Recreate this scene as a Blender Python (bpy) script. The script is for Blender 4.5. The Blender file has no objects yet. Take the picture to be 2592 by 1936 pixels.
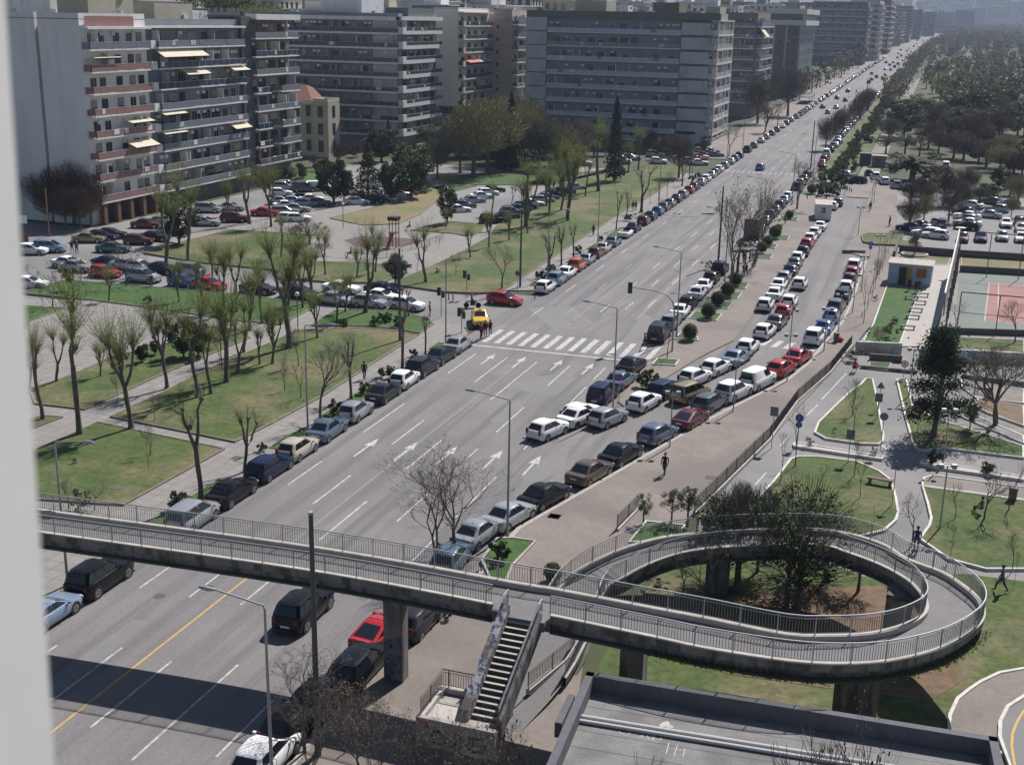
import bpy, math, random
from mathutils import Vector, Matrix
C = bpy.context.scene.collection
sc = bpy.context.scene
# ---------------------------------------------------------------- camera
FPX, PITCH, ROLL, YAW, CH = 3082.93, math.radians(16.67), math.radians(1.155), math.radians(18.5955), 31.5
cy, sy, cp, sp = math.cos(YAW), math.sin(YAW), math.cos(PITCH), math.sin(PITCH)
FWD = Vector((-sy*cp, cy*cp, -sp)); RT0 = Vector((cy, sy, 0)); UP0 = RT0.cross(FWD)
RT = RT0*math.cos(ROLL)+UP0*math.sin(ROLL); UP = UP0*math.cos(ROLL)-RT0*math.sin(ROLL)
CAM = Vector((0, 0, CH))
cd = bpy.data.cameras.new('camera'); cam = bpy.data.objects.new('camera', cd); C.objects.link(cam)
cam.matrix_world = Matrix(((RT.x, UP.x, -FWD.x, 0), (RT.y, UP.y, -FWD.y, 0), (RT.z, UP.z, -FWD.z, CH), (0, 0, 0, 1)))
cd.sensor_width = 36; cd.lens = FPX/2592*36; cd.clip_start = .05; cd.clip_end = 20000
cd.dof.use_dof = True; cd.dof.focus_distance = 95; cd.dof.aperture_fstop = 5.5
sc.camera = cam
# ---------------------------------------------------------------- world, sun, exposure
SUNV = Vector((1.05, 3.94, 4.45)).normalized()
w = bpy.data.worlds.new('World'); sc.world = w; w.use_nodes = True
nt = w.node_tree; nt.nodes.clear()
sky = nt.nodes.new('ShaderNodeTexSky'); sky.sky_type = 'NISHITA'; sky.sun_disc = False
sky.sun_elevation = math.asin(SUNV.z); sky.sun_rotation = math.atan2(SUNV.x, SUNV.y)
sky.air_density = 1.0; sky.dust_density = .5; sky.ozone_density = 2.0
bg = nt.nodes.new('ShaderNodeBackground'); bg.inputs[1].default_value = .051
wo = nt.nodes.new('ShaderNodeOutputWorld'); nt.links.new(sky.outputs[0], bg.inputs[0]); nt.links.new(bg.outputs[0], wo.inputs[0])
sd = bpy.data.lights.new('sun', 'SUN'); sd.energy = 4.9; sd.angle = math.radians(.55); sd.color = (1, .962, .945)
so = bpy.data.objects.new('sun', sd); C.objects.link(so); so.rotation_euler = SUNV.to_track_quat('Z', 'Y').to_euler()
sc.view_settings.view_transform = 'Standard'; sc.view_settings.look = 'None'; sc.view_settings.exposure = .36; sc.view_settings.gamma = 1
# ---------------------------------------------------------------- pixel -> place on the ground
CR = dict(A=(0,0,2.7537),B=(700,0,2.7537),C=(1300,0,2.7537),D=(1892,0,3.147),E=(0,500,2.7537),F=(700,500,2.7537),G=(1300,500,2.7537),H=(1892,500,3.147),I=(0,1000,2.7537),J=(700,900,2.7537),K=(1300,900,2.7537),L=(1892,900,3.147),M=(0,1336,2.7537),N=(700,1336,2.7537),O=(1300,1336,2.7537),P=(1892,1411,3.147),Q=(2060,0,4.13))
def gz(y): return 0 if y < 250 else .01*(min(y, 3400)-250)
def bx(y): return 8.6e-6*max(0, y-600)**2
def at(k, x, y, z=0.0):
    o = CR[k]; px, py = o[0]+x/o[2], o[1]+y/o[2]
    d = FWD+RT*((px-1296)/FPX)+UP*((968-py)/FPX)
    zz = z
    for _ in range(60):
        t = (zz-CH)/d.z if d.z < 0 else 9e3
        t = min(t, 4000)
        Y = d.y*t; n = z+gz(Y)
        if abs(n-zz) < .002: break
        zz = .5*(zz+n)
    return Vector((d.x*t, d.y*t, zz))
def atY(k, x, y, Y):
    o = CR[k]; px, py = o[0]+x/o[2], o[1]+y/o[2]
    d = FWD+RT*((px-1296)/FPX)+UP*((968-py)/FPX); t = Y/d.y
    return Vector((d.x*t, Y, CH+d.z*t))
# ---------------------------------------------------------------- materials
MATS = {}
def mat(n, c, rough=.8, metal=0., c2=None, ns=1., det=4., obj=False, rnd=0., spec=.5, bump=0., coat=0., sharp=None, c3=None, ns3=.05, trans=0, leafy=0, fine=0., fs=7., st=None, brick=None):
    if n in MATS: return MATS[n]
    m = bpy.data.materials.new(n); m.use_nodes = True; t = m.node_tree; N = t.nodes; Lk = t.links
    b = N['Principled BSDF']; b.inputs['Roughness'].default_value = rough; b.inputs['Metallic'].default_value = metal
    b.inputs['Specular IOR Level'].default_value = spec; b.inputs['Base Color'].default_value = (*c, 1)
    if coat: b.inputs['Coat Weight'].default_value = coat; b.inputs['Coat Roughness'].default_value = .06
    src = None
    if c2 or bump:
        if obj: co = N.new('ShaderNodeTexCoord').outputs['Object']
        else: co = N.new('ShaderNodeNewGeometry').outputs['Position']
        no = N.new('ShaderNodeTexNoise'); no.inputs['Scale'].default_value = ns; no.inputs['Detail'].default_value = det; no.inputs['Roughness'].default_value = .62
        Lk.new(co, no.inputs['Vector'])
        if c2:
            mr = N.new('ShaderNodeMapRange'); lo, hi = sharp or (.3, .7)
            mr.inputs[1].default_value = lo; mr.inputs[2].default_value = hi; Lk.new(no.outputs[0], mr.inputs[0])
            mx = N.new('ShaderNodeMix'); mx.data_type = 'RGBA'; mx.inputs[6].default_value = (*c, 1); mx.inputs[7].default_value = (*c2, 1)
            Lk.new(mr.outputs[0], mx.inputs[0]); src = mx.outputs[2]
            if c3:
                n3 = N.new('ShaderNodeTexNoise'); n3.inputs['Scale'].default_value = ns3; n3.inputs['Detail'].default_value = 6
                if st:
                    mp = N.new('ShaderNodeMapping'); mp.inputs['Scale'].default_value = st; Lk.new(co, mp.inputs[0]); Lk.new(mp.outputs[0], n3.inputs['Vector'])
                else: Lk.new(co, n3.inputs['Vector'])
                m3 = N.new('ShaderNodeMapRange'); m3.inputs[1].default_value = .48; m3.inputs[2].default_value = .62; Lk.new(n3.outputs[0], m3.inputs[0])
                x3 = N.new('ShaderNodeMix'); x3.data_type = 'RGBA'; x3.inputs[7].default_value = (*c3, 1); Lk.new(m3.outputs[0], x3.inputs[0]); Lk.new(src, x3.inputs[6]); src = x3.outputs[2]
        if bump:
            bp = N.new('ShaderNodeBump'); bp.inputs['Strength'].default_value = bump; bp.inputs['Distance'].default_value = .05
            Lk.new(no.outputs[0], bp.inputs['Height']); Lk.new(bp.outputs[0], b.inputs['Normal'])
    if brick:
        bk = N.new('ShaderNodeTexBrick'); bk.inputs['Scale'].default_value = 1; bk.inputs['Brick Width'].default_value = brick[0]; bk.inputs['Row Height'].default_value = brick[1]; bk.inputs['Mortar Size'].default_value = brick[2]; bk.offset = 0
        bk.inputs['Color1'].default_value = (1,1,1,1); bk.inputs['Color2'].default_value = (.9,.9,.9,1); bk.inputs['Mortar'].default_value = (.62,.6,.58,1); Lk.new(co, bk.inputs['Vector'])
        mm = N.new('ShaderNodeMix'); mm.data_type = 'RGBA'; mm.blend_type = 'MULTIPLY'; mm.inputs[0].default_value = 1; Lk.new(src, mm.inputs[6]); Lk.new(bk.outputs[0], mm.inputs[7]); src = mm.outputs[2]
    if fine:
        nf = N.new('ShaderNodeTexNoise'); nf.inputs['Scale'].default_value = fs; nf.inputs['Detail'].default_value = 5; nf.inputs['Roughness'].default_value = .75; Lk.new(co, nf.inputs['Vector'])
        mf = N.new('ShaderNodeMapRange'); mf.inputs[1].default_value = .3; mf.inputs[2].default_value = .7; mf.inputs[3].default_value = 1-fine; mf.inputs[4].default_value = 1+fine; Lk.new(nf.outputs[0], mf.inputs[0])
        hf = N.new('ShaderNodeHueSaturation'); Lk.new(mf.outputs[0], hf.inputs['Value']); Lk.new(src, hf.inputs['Color']); src = hf.outputs[0]
    if rnd:
        oi = N.new('ShaderNodeObjectInfo'); hs = N.new('ShaderNodeHueSaturation')
        mr = N.new('ShaderNodeMapRange'); mr.inputs[3].default_value = 1-rnd; mr.inputs[4].default_value = 1+rnd; Lk.new(oi.outputs['Random'], mr.inputs[0]); Lk.new(mr.outputs[0], hs.inputs['Value'])
        mh = N.new('ShaderNodeMapRange'); mh.inputs[3].default_value = .5-rnd*.06; mh.inputs[4].default_value = .5+rnd*.06
        ml = N.new('ShaderNodeMath'); ml.operation = 'FRACT'; m7 = N.new('ShaderNodeMath'); m7.operation = 'MULTIPLY'; m7.inputs[1].default_value = 7.3
        Lk.new(oi.outputs['Random'], m7.inputs[0]); Lk.new(m7.outputs[0], ml.inputs[0]); Lk.new(ml.outputs[0], mh.inputs[0]); Lk.new(mh.outputs[0], hs.inputs['Hue'])
        if src: Lk.new(src, hs.inputs['Color'])
        else: hs.inputs['Color'].default_value = (*c, 1)
        src = hs.outputs[0]
    if src: Lk.new(src, b.inputs['Base Color'])
    if leafy:
        tl = N.new('ShaderNodeBsdfTranslucent'); mxs = N.new('ShaderNodeMixShader'); mxs.inputs[0].default_value = leafy
        if src: Lk.new(src, tl.inputs['Color'])
        else: tl.inputs['Color'].default_value = (*c, 1)
        out = N['Material Output']; Lk.new(b.outputs[0], mxs.inputs[1]); Lk.new(tl.outputs[0], mxs.inputs[2]); Lk.new(mxs.outputs[0], out.inputs['Surface'])
    if trans: b.inputs['Transmission Weight'].default_value = trans
    MATS[n] = m; return m
ASPH = mat('asphalt', (.16,.149,.144), .92, c2=(.215,.202,.195), ns=.13, det=10, c3=(.14,.134,.133), ns3=.8, st=(1,.03,1), fine=.17, fs=5.)
ASPH2 = mat('asphalt_parking', (.20,.19,.183), .92, c2=(.25,.238,.228), ns=.3, c3=(.17,.165,.162), ns3=.06, fine=.12)
ASPH3 = mat('asphalt_patch', (.18,.175,.172), .93, c2=(.21,.203,.198), ns=.5)
PAVE = mat('promenade_tan', (.185,.157,.134), .9, c2=(.23,.197,.17), ns=.5, c3=(.165,.142,.124), ns3=.12, fine=.13, fs=4.)
PAV2 = mat('paving_grey', (.225,.21,.192), .9, c2=(.29,.27,.25), ns=.8, c3=(.25,.235,.21), ns3=.2, fine=.14, brick=(1.,1.,.035))
KERB = mat('kerb_stone', (.42,.39,.35), .9, c2=(.32,.29,.26), ns=2.)
KERBD = mat('kerb_dark', (.16,.13,.105), .95, c2=(.26,.22,.18), ns=1.5)
KERBW = mat('kerb_white', (.66,.63,.58), .8, c2=(.45,.42,.38), ns=2.)
LAWN = mat('lawn', (.036,.074,.011), .95, c2=(.085,.105,.024), ns=.45, det=9, fine=.5, fs=2.2, c3=(.135,.12,.055), ns3=.13, bump=.6)
LAWNB = mat('lawn_lush', (.028,.08,.010), .95, c2=(.055,.105,.018), ns=.6, fine=.5, fs=2.5, det=8, bump=.6)
LAWND = mat('lawn_dry', (.22,.165,.09), .95, c2=(.13,.145,.05), ns=.12, fine=.25, fs=2.5, det=8, sharp=(.4,.65), bump=.5)
SOIL = mat('soil', (.21,.135,.085), .95, c2=(.13,.10,.06), ns=.5, det=8)
GRND = mat('ground_earth', (.042,.052,.022), .95, c2=(.065,.078,.028), ns=.05, det=8, c3=(.08,.07,.045), ns3=.02)
SGR = mat('worn_grass', (.15,.095,.055), .95, c2=(.055,.075,.02), ns=.22, det=9, sharp=(.52,.68), fine=.4, fs=2.)
PAINT = mat('road_paint', (.52,.505,.49), .8, c2=(.26,.25,.24), ns=2.6, det=8, sharp=(.42,.66))
PAINTF = mat('road_paint_faded', (.31,.30,.285), .9, c2=(.24,.23,.22), ns=2.)
PAINTY = mat('road_paint_yellow', (.52,.34,.09), .8, c2=(.34,.25,.12), ns=2., sharp=(.45,.8))
PAINTYF = mat('road_paint_yellow_worn', (.36,.29,.17), .85, c2=(.26,.235,.19), ns=2., sharp=(.4,.7))
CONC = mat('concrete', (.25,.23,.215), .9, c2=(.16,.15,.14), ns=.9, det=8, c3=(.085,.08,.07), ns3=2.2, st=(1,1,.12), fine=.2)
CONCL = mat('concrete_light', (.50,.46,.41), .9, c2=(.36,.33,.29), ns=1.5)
CONCD = mat('concrete_stained_shade', (.135,.12,.105), .95, c2=(.06,.065,.04), ns=1.2, det=8)  # stained concrete; on the stairs its dark tone paints the riser shade
DECK = mat('bridge_deck', (.15,.142,.138), .9, c2=(.185,.176,.17), ns=1., fine=.15)
STEEL = mat('galvanised_steel', (.36,.37,.38), .45, .7)
RAIL = mat('rail_paint', (.40,.40,.40), .5, .3); BALU = mat('baluster_grey', (.22,.22,.22), .6)  # balusters darker than the rails: backlit shade put into their grey
POLE = mat('pole_grey', (.33,.33,.33), .6, .3); POLED = mat('pole_dark', (.10,.095,.09), .7, .2)
BARK = mat('bark_dark', (.075,.06,.05), .95, c2=(.16,.145,.125), ns=1.3, det=6, obj=True)
BARKL = mat('bark_pale', (.23,.20,.17), .95, c2=(.11,.095,.08), ns=2.5, obj=True)
TWIG = mat('twig_green', (.25,.24,.12), .9, rnd=.2, leafy=.3); TWIGB = mat('twig_brown', (.15,.125,.105), .9, rnd=.2); TWIGP = mat('twig_purple', (.14,.11,.10), .9, rnd=.2)
LFS = mat('leaf_spring', (.27,.33,.09), .8, rnd=.2, leafy=.5); LFD = mat('leaf_dark', (.035,.055,.02), .75, leafy=.3, c2=(.06,.085,.03), ns=.8, rnd=.25, spec=.3)
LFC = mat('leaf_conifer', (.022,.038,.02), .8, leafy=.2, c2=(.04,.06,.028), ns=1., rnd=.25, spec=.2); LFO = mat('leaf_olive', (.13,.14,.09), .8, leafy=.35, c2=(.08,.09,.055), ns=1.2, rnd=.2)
LFM = mat('leaf_mid', (.10,.13,.035), .8, leafy=.45, c2=(.15,.165,.05), ns=.5, rnd=.25); LFB = mat('leaf_brown', (.12,.085,.06), .85, rnd=.3)
LFR = mat('leaf_purple', (.12,.07,.055), .85, leafy=.3, rnd=.2); LFG = mat('leaf_grey', (.15,.13,.10), .85, leafy=.3, c2=(.11,.10,.085), ns=.4, rnd=.25)
GLASS = mat('window_glass', (.02,.027,.035), .08, spec=.7); CGL = mat('car_glass', (.012,.015,.02), .06, spec=.8)
TYRE = mat('tyre', (.015,.015,.015), .9); RIM = mat('rim', (.45,.45,.46), .35, .8); TRIM = mat('car_trim', (.02,.02,.022), .6)
TAIL = mat('tail_lamp', (.16,.01,.01), .25); HEAD = mat('head_lamp', (.75,.76,.78), .12, .2); PLATE = mat('plate_white', (.7,.7,.68), .5)
WHITE = mat('white_paint', (.74,.72,.69), .6, c2=(.62,.60,.57), ns=.8); BLACK = mat('black_metal', (.02,.02,.022), .5)
COLS = dict(white=(.72,.72,.71), silver=(.40,.41,.42), grey=(.12,.125,.13), dark=(.022,.023,.027), black=(.005,.005,.006), navy=(.010,.016,.05), blue=(.04,.12,.34), paleblue=(.28,.36,.48), greyblue=(.12,.17,.23), red=(.42,.018,.02), maroon=(.12,.012,.018), orange=(.58,.13,.03), yellow=(.75,.45,.04), gold=(.33,.26,.14), beige=(.48,.43,.34), teal=(.07,.12,.125), brown=(.09,.06,.045))
CNAME = dict(dark='dark grey', navy='navy blue', paleblue='pale blue', greyblue='grey blue', teal='dark teal', beige='beige', gold='gold')
def paint(c): return mat('car_paint_'+c, COLS[c], .25, .35 if c in('silver','grey','greyblue','paleblue','gold','teal') else 0, coat=.12 if c in('black','dark','navy') else .55, rnd=.06, spec=.3 if c in('black','dark','navy') else .5)
# ---------------------------------------------------------------- mesh builder
class MB:
    def __init__(s): s.v = []; s.f = []; s.m = []; s.slots = []
    def mi(s, m):
        if m not in s.slots: s.slots.append(m)
        return s.slots.index(m)
    def add(s, vs, fs, m):
        b = len(s.v); s.v += [tuple(v) for v in vs]; i = s.mi(m)
        for f in fs: s.f.append(tuple(b+j for j in f)); s.m.append(i)
    def box(s, x0, x1, y0, y1, z0, z1, m):
        s.add([(x0,y0,z0),(x1,y0,z0),(x1,y1,z0),(x0,y1,z0),(x0,y0,z1),(x1,y0,z1),(x1,y1,z1),(x0,y1,z1)], [(3,2,1,0),(4,5,6,7),(0,1,5,4),(1,2,6,5),(2,3,7,6),(3,0,4,7)], m)
    def obox(s, o, u, n, s0, s1, t0, t1, z0, z1, m):
        P = [(a, b, z) for z in (z0, z1) for a, b in ((s0,t0),(s1,t0),(s1,t1),(s0,t1))]
        s.add([(o[0]+u[0]*a+n[0]*b, o[1]+u[1]*a+n[1]*b, z) for a, b, z in P], [(3,2,1,0),(4,5,6,7),(0,1,5,4),(1,2,6,5),(2,3,7,6),(3,0,4,7)], m)
    def tube(s, pts, rs, m, n=5, cap=True):
        if not isinstance(rs, (list, tuple)): rs = [rs]*len(pts)
        vs = []; pts = [Vector(p) for p in pts]
        for i, p in enumerate(pts):
            d = (pts[min(i+1, len(pts)-1)]-pts[max(i-1, 0)])
            if d.length < 1e-6: d = Vector((0,0,1))
            d.normalize(); a = d.cross(Vector((0,0,1)) if abs(d.z) < .9 else Vector((1,0,0))).normalized(); b = d.cross(a)
            for k in range(n):
                t = 2*math.pi*k/n; vs.append(p+(a*math.cos(t)+b*math.sin(t))*rs[i])
        fs = []
        for i in range(len(pts)-1):
            for k in range(n):
                k2 = (k+1) % n; fs.append((i*n+k, i*n+k2, (i+1)*n+k2, (i+1)*n+k))
        if cap: fs.append(tuple(range(n))[::-1]); fs.append(tuple(range((len(pts)-1)*n, len(pts)*n)))
        s.add(vs, fs, m)
    def poly(s, pts, z0, z1, m, side=None):
        pts = [(p[0], p[1]) for p in pts]; A = sum(pts[i][0]*pts[(i+1) % len(pts)][1]-pts[(i+1) % len(pts)][0]*pts[i][1] for i in range(len(pts)))
        if A < 0: pts = pts[::-1]
        n = len(pts); s.add([(x, y, z1) for x, y in pts], [tuple(range(n))], m)
        if z1 > z0: s.add([(x, y, z0) for x, y in pts]+[(x, y, z1) for x, y in pts], [(i, (i+1) % n, n+(i+1) % n, n+i) for i in range(n)], side or m)
    def disc(s, c, ax, r, m, n=14, r0=0):
        c = Vector(c); ax = Vector(ax).normalized(); a = ax.cross(Vector((0,0,1)) if abs(ax.z) < .9 else Vector((1,0,0))).normalized(); b = ax.cross(a)
        ring = [c+(a*math.cos(2*math.pi*k/n)+b*math.sin(2*math.pi*k/n))*r for k in range(n)]
        if r0: 
            ri = [c+(a*math.cos(2*math.pi*k/n)+b*math.sin(2*math.pi*k/n))*r0 for k in range(n)]
            s.add(ring+ri, [(k, (k+1) % n, n+(k+1) % n, n+k) for k in range(n)], m)
        else: s.add(ring, [tuple(range(n))], m)
    def ball(s, c, r, m, nu=10, nv=6, sq=(1,1,1)):
        vs = []; fs = []
        for j in range(nv+1):
            ph = math.pi*j/nv
            for i in range(nu):
                th = 2*math.pi*i/nu; vs.append((c[0]+r*sq[0]*math.sin(ph)*math.cos(th), c[1]+r*sq[1]*math.sin(ph)*math.sin(th), c[2]+r*sq[2]*math.cos(ph)))
        for j in range(nv):
            for i in range(nu): fs.append((j*nu+i, (j+1)*nu+i, (j+1)*nu+(i+1) % nu, j*nu+(i+1) % nu))
        s.add(vs, fs, m)
    def mesh(s, name, smooth=None, off=None):
        me = bpy.data.meshes.new(name)
        vs = s.v if off is None else [(v[0]-off[0], v[1]-off[1], v[2]-off[2]) for v in s.v]
        me.from_pydata(vs, [], s.f)
        for m in s.slots: me.materials.append(m)
        me.polygons.foreach_set('material_index', s.m)
        if smooth is not None:
            me.polygons.foreach_set('use_smooth', [True]*len(s.f)); me.set_sharp_from_angle(angle=math.radians(smooth))
        me.update(); return me
def ob(name, me, parent=None, loc=(0,0,0), rz=0., sc_=None):
    o = bpy.data.objects.new(name, me); C.objects.link(o); o.location = loc; o.rotation_euler = (0,0,rz)
    if sc_: o.scale = sc_ if isinstance(sc_, (tuple, list)) else (sc_,)*3
    if parent: o.parent = parent
    return o
USED = {}
ORD = 'first second third fourth fifth sixth seventh eighth ninth tenth eleventh twelfth thirteenth fourteenth fifteenth sixteenth seventeenth eighteenth nineteenth twentieth'.split()
TENS = ['twenty','thirty','forty','fifty','sixty','seventy','eighty','ninety']
def ordi(n):
    if n <= 20: return ORD[n-1]
    if n < 100:
        t, u = divmod(n, 10)
        return (TENS[t-2][:-1]+'ieth') if u == 0 else TENS[t-2]+'-'+ORD[u-1]
    return 'hundred and '+ordi(n-100) if n > 100 else 'hundredth'
def tag(o, label, cat, group=None):
    o['label'] = label; o['category'] = cat
    if group: o['group'] = group
    return o
def thing(name, label, cat, loc=(0,0,0), rz=0., group=None, sc_=None):
    return tag(ob(name, None, None, loc, rz, sc_), label, cat, group)
def struct(name, mb, kind='structure'):
    o = ob(name, mb.mesh(name)); o['kind'] = kind; return o
# ================================================================ SETTING: ground, roads, pavements
def strip(name, fl, fr, ys, dz, m, curb=None, mb=None):
    g = mb or MB(); vs = []
    for y in ys:
        for f in (fl, fr): vs.append(((f(y) if callable(f) else f)+bx(y), y, gz(y)+dz))
    g.add(vs, [(2*i, 2*i+1, 2*i+3, 2*i+2) for i in range(len(ys)-1)], m)
    if curb:
        for sgn, f in ((0, fl), (1, fr)):
            v2 = []
            for y in ys:
                x = (f(y) if callable(f) else f)+bx(y); v2 += [(x, y, gz(y)+dz), (x, y, gz(y)+dz-curb)]
            g.add(v2, [(2*i, 2*i+1, 2*i+3, 2*i+2) if sgn else (2*i+1, 2*i, 2*i+2, 2*i+3) for i in range(len(ys)-1)], KERB)
    if mb: return
    return struct(name, g)
def rng(a, b, s): 
    n = max(1, int(round((b-a)/s))); return [a+(b-a)*i/n for i in range(n+1)]
YF = [-60, 60, 150, 250, 300, 400, 500, 600, 700, 850, 1000, 1200, 1400, 1700, 2000, 2500, 3000, 3400]
g = MB(); xs = [-7000, -2500, -800, 0, 800, 2500, 7000]; ys = [-400]+YF+[5000, 9000]
g.add([(x, y, gz(y)-.02) for y in ys for x in xs], [(j*7+i, j*7+i+1, (j+1)*7+i+1, (j+1)*7+i) for j in range(len(ys)-1) for i in range(6)], GRND)
struct('ground', g)
KR = -23.3
def SN(y): return -42.15 if y < 130 else max(-43.45, -42.15-(y-130)*.0095)
def KL(y): return SN(y)-1.08
g = MB()
def kr(y): # right edge of the carriageway, slip road included
    P = [(-60,-24),(41,-23.6),(52,-23.7),(59,-22.6),(68.7,-22.6),(79.4,-19.6),(89.6,-16.8),(96,-15),(104.6,-12.2),(110.4,-10.3),(117.1,-9.1),(124.8,-8.5),(135.8,-7.4),(146,-7.2),(177,-7.2),(180,-10.3),(238,-10.3),(262,-10.3),(275,-23.3),(9999,-23.3)]
    for (a, b), (c, d) in zip(P, P[1:]):
        if a <= y <= c: return b+(d-b)*(y-a)/(c-a)
YK = sorted(set([-60,20,41,130,150,170,190,210,225,52,59,68.7,74,79.4,85,89.6,96,104.6,110.4,117.1,124.8,135.8,146,177,180,238,262,275]+[y for y in YF if y > 275]))
strip('road', KL, kr, YK, .004, ASPH, mb=g)
# side streets and the car park by the apartment blocks
g.poly([(-43.24,117),(-43.24,134),(-70,137),(-104,146),(-110,128),(-150,122),(-150,104),(-104,108),(-70,116.5)], 0, .004, ASPH2)
g.poly([(-104,146),(-101,163),(-92,200),(-84,232),(-80,262),(-123,270),(-117,210),(-117.5,152),(-150,152),(-150,122),(-110,128)], 0, .008, ASPH2)
g.poly([(-44.3,262),(-44.3,290),(-92,286),(-92,262)], .003, .006, ASPH2)
struct('road', g)
# boulevard left pavement slab blocks
def slab(name, pts, z1, m, side=KERB, z0=0, kind='structure'):
    g = MB(); g.poly(pts, z0, z1, m, side); return struct(name, g)
slab('pavement', [(-43.23,-40),(-43.23,114),(-45,117),(-66,116.3),(-104,107.5),(-150,103.5),(-150,-40)], .13, PAV2)
slab('pavement', [(-43.3,137),(-43.8,190),(-44.2,230),(-44.53,262),(-79,262),(-83,232),(-91,200),(-100,163),(-103,147),(-70,138),(-47,135.3)], .13, PAV2)
g = MB(); strip('', -54.5, KL, [290,300,350,400,500,600,700,850,1000,1300,1700,2200,3000], .13, PAVE, curb=.13, mb=g); struct('pavement', g)
# central promenade island between boulevard and slip road
slab('pavement', [(-23.2,97.5),(-22.4,96.5),(-21.2,104.3),(-19.3,114.5),(-17.2,122.5),(-16.9,140),(-16.9,240),(-19,262),(-23.3,270),(-23.3,118),(-23.6,112)], .13, PAVE)
# promenade right of the slip road
def kr2(y): return kr(y)+.02
pts = [(kr(y), y) for y in (-30,20,41,52,59,68.7,74,79.4,85,89.6,96,104.6,110.4,117.1,124.8,135.8,146,176.9)]+[(-10.3,180),(-10.3,238),(-10.3,262),(-6,262),(-3,178),(-2.6,150),(-5.2,127),(-9.6,92),(-12.3,75.1),(-15.2,60),(-12,44),(-12,-30)]
slab('pavement', pts, .13, PAVE)
g = MB(); 
pk = [(kr(y), y) for y in (20,41,52,59,68.7,74,79.4,85,89.6,96,104.6,110.4,117.1,124.8,135.8,146,176.9)]
for (x0,y0),(x1,y1) in zip(pk, pk[1:]): g.add([(x0-.01,y0,.0),(x1-.01,y1,.0),(x1+.3,y1,.139),(x0+.3,y0,.139),(x0-.01,y0,.139),(x1-.01,y1,.139)], [(4,3,2,5),(0,4,5,1)], KERB)
struct('kerb', g)
g = MB(); strip('', KR, -15, [275,300,350,400,500,600,700,850,1000,1300,1700,2200,3000], .13, LAWN, curb=.13, mb=g); strip('', -14.5, -10.5, [240,300,350,400,500,600,700], .14, PAVE, mb=g); struct('verge', g)
# asphalt cycle park
slab('cycle_road', [(-12.0,75.0),(-5.0,127),(2,127),(16,124),(60,128),(60,40),(-9,50),(-9,60)], .02, ASPH2)
slab('pavement', [(60,40),(60,-30),(-12,-30),(-12,44),(-9,50)], .03, PAV2)
slab('parking_lot', [(-3,178),(3.8,176.5),(70,178),(70,262),(-10,262),(-6,215)], .02, ASPH2)
slab('pavement', [(-2.6,150),(-3,178),(70,178),(70,128),(16,124),(-5.0,127)], .03, PAV2)
def lawn(k, pts, m=None, h=.22, km=KERBD, w=.16, name='lawn', world=False):
    P = pts if world else [at(k if isinstance(k, str) and len(q) == 2 else q[0], q[-2], q[-1], h)[:2] for q in pts]
    A = sum(P[i][0]*P[(i+1) % len(P)][1]-P[(i+1) % len(P)][0]*P[i][1] for i in range(len(P)))
    if A < 0: P = P[::-1]
    g = MB(); n = len(P); g.poly(P, 0, h, m or LAWN, km)
    inn = []
    for i in range(n):
        a = Vector(P[i-1]); b = Vector(P[i]); c = Vector(P[(i+1) % n]); d1 = (b-a).normalized(); d2 = (c-b).normalized()
        nn = Vector((-(d1+d2).y, (d1+d2).x)); nn = nn.normalized() if nn.length > .1 else Vector((-d1.y, d1.x)); inn.append(b+nn*w)
    vs = [(p[0], p[1], h+.05) for p in P]+[(p[0], p[1], h+.05) for p in inn]+[(p[0], p[1], 0) for p in P]+[(p[0], p[1], h-.05) for p in inn]
    fs = []
    for i in range(n):
        j = (i+1) % n; fs += [(i, j, n+j, n+i), (2*n+i, 2*n+j, j, i), (n+i, n+j, 3*n+j, 3*n+i)]
    g.add([(v[0]+(P[i % n][0]-inn[i % n][0])*.05, v[1]+(P[i % n][1]-inn[i % n][1])*.05, v[2]) if i < n or 2*n <= i < 3*n else v for i, v in enumerate(vs)], fs, km)
    return struct(name, g)
lawn('E', [(100,640),(180,650),(450,575),(1100,625),(1700,680),(2190,740),('F',240,775),('F',40,880),(1960,885),(1600,850),(1250,795),(640,712),(180,668),(100,660)], LAWNB)
lawn('E', [(100,750),(450,770),(190,865),(100,900)], LAWNB)
lawn('E', [(240,1435),(590,1475),(1200,1200),(1745,975),(1720,930),(1400,890),(1230,1000),(760,1110),(600,1190),(400,1270),(200,1330)])
lawn('E', [(765,1525),(1100,1370),(1400,1215),(1935,985),('F',130,925),('F',600,905),('F',850,930),('F',995,955),('F',860,1035),('F',330,1375),('F',0,1555),('I',1640,325)])
lawn('I', [(200,400),(680,185),(1570,372),(860,765),(200,720)])
lawn('F', [(240,890),(400,785),(600,780),(850,790),(1060,840),(1095,880),(1000,945),(840,915),(600,893),(300,895)], LAWNB)
lawn('I', [(150,180),(300,140),(440,150),(150,260)])
lawn('F', [(790,600),(1050,490),(1300,370),(1480,270),(1510,215),('B',1760,1390),('B',2000,1250),('C',700,1180),('C',1040,1140),('C',1230,1160),('C',1000,1340),('C',700,1515),('F',1700,565),('F',1640,610),('F',1560,655),('F',1400,665),('F',1180,655)])
lawn('E', [(1000,385),(1300,300),(1600,225),(2203,260),('F',100,440),('F',430,450),('F',600,450),('F',770,470),('F',880,520),('F',740,590),('F',400,590),('F',0,555),(1900,500),(1400,450)])
lawn('B', [(370,1520),(700,1440),(1060,1310),(1180,1290),(1150,1380),(1010,1490),(850,1560),(600,1570)], LAWND)
lawn('B', [(1040,1300),(1400,1295),(1200,1345),(1180,1290)], LAWNB)
lawn('B', [(1060,1240),(1500,1200),(1860,1190),(1900,1290),(1400,1290),(1300,1280)], LAWNB)
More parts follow.
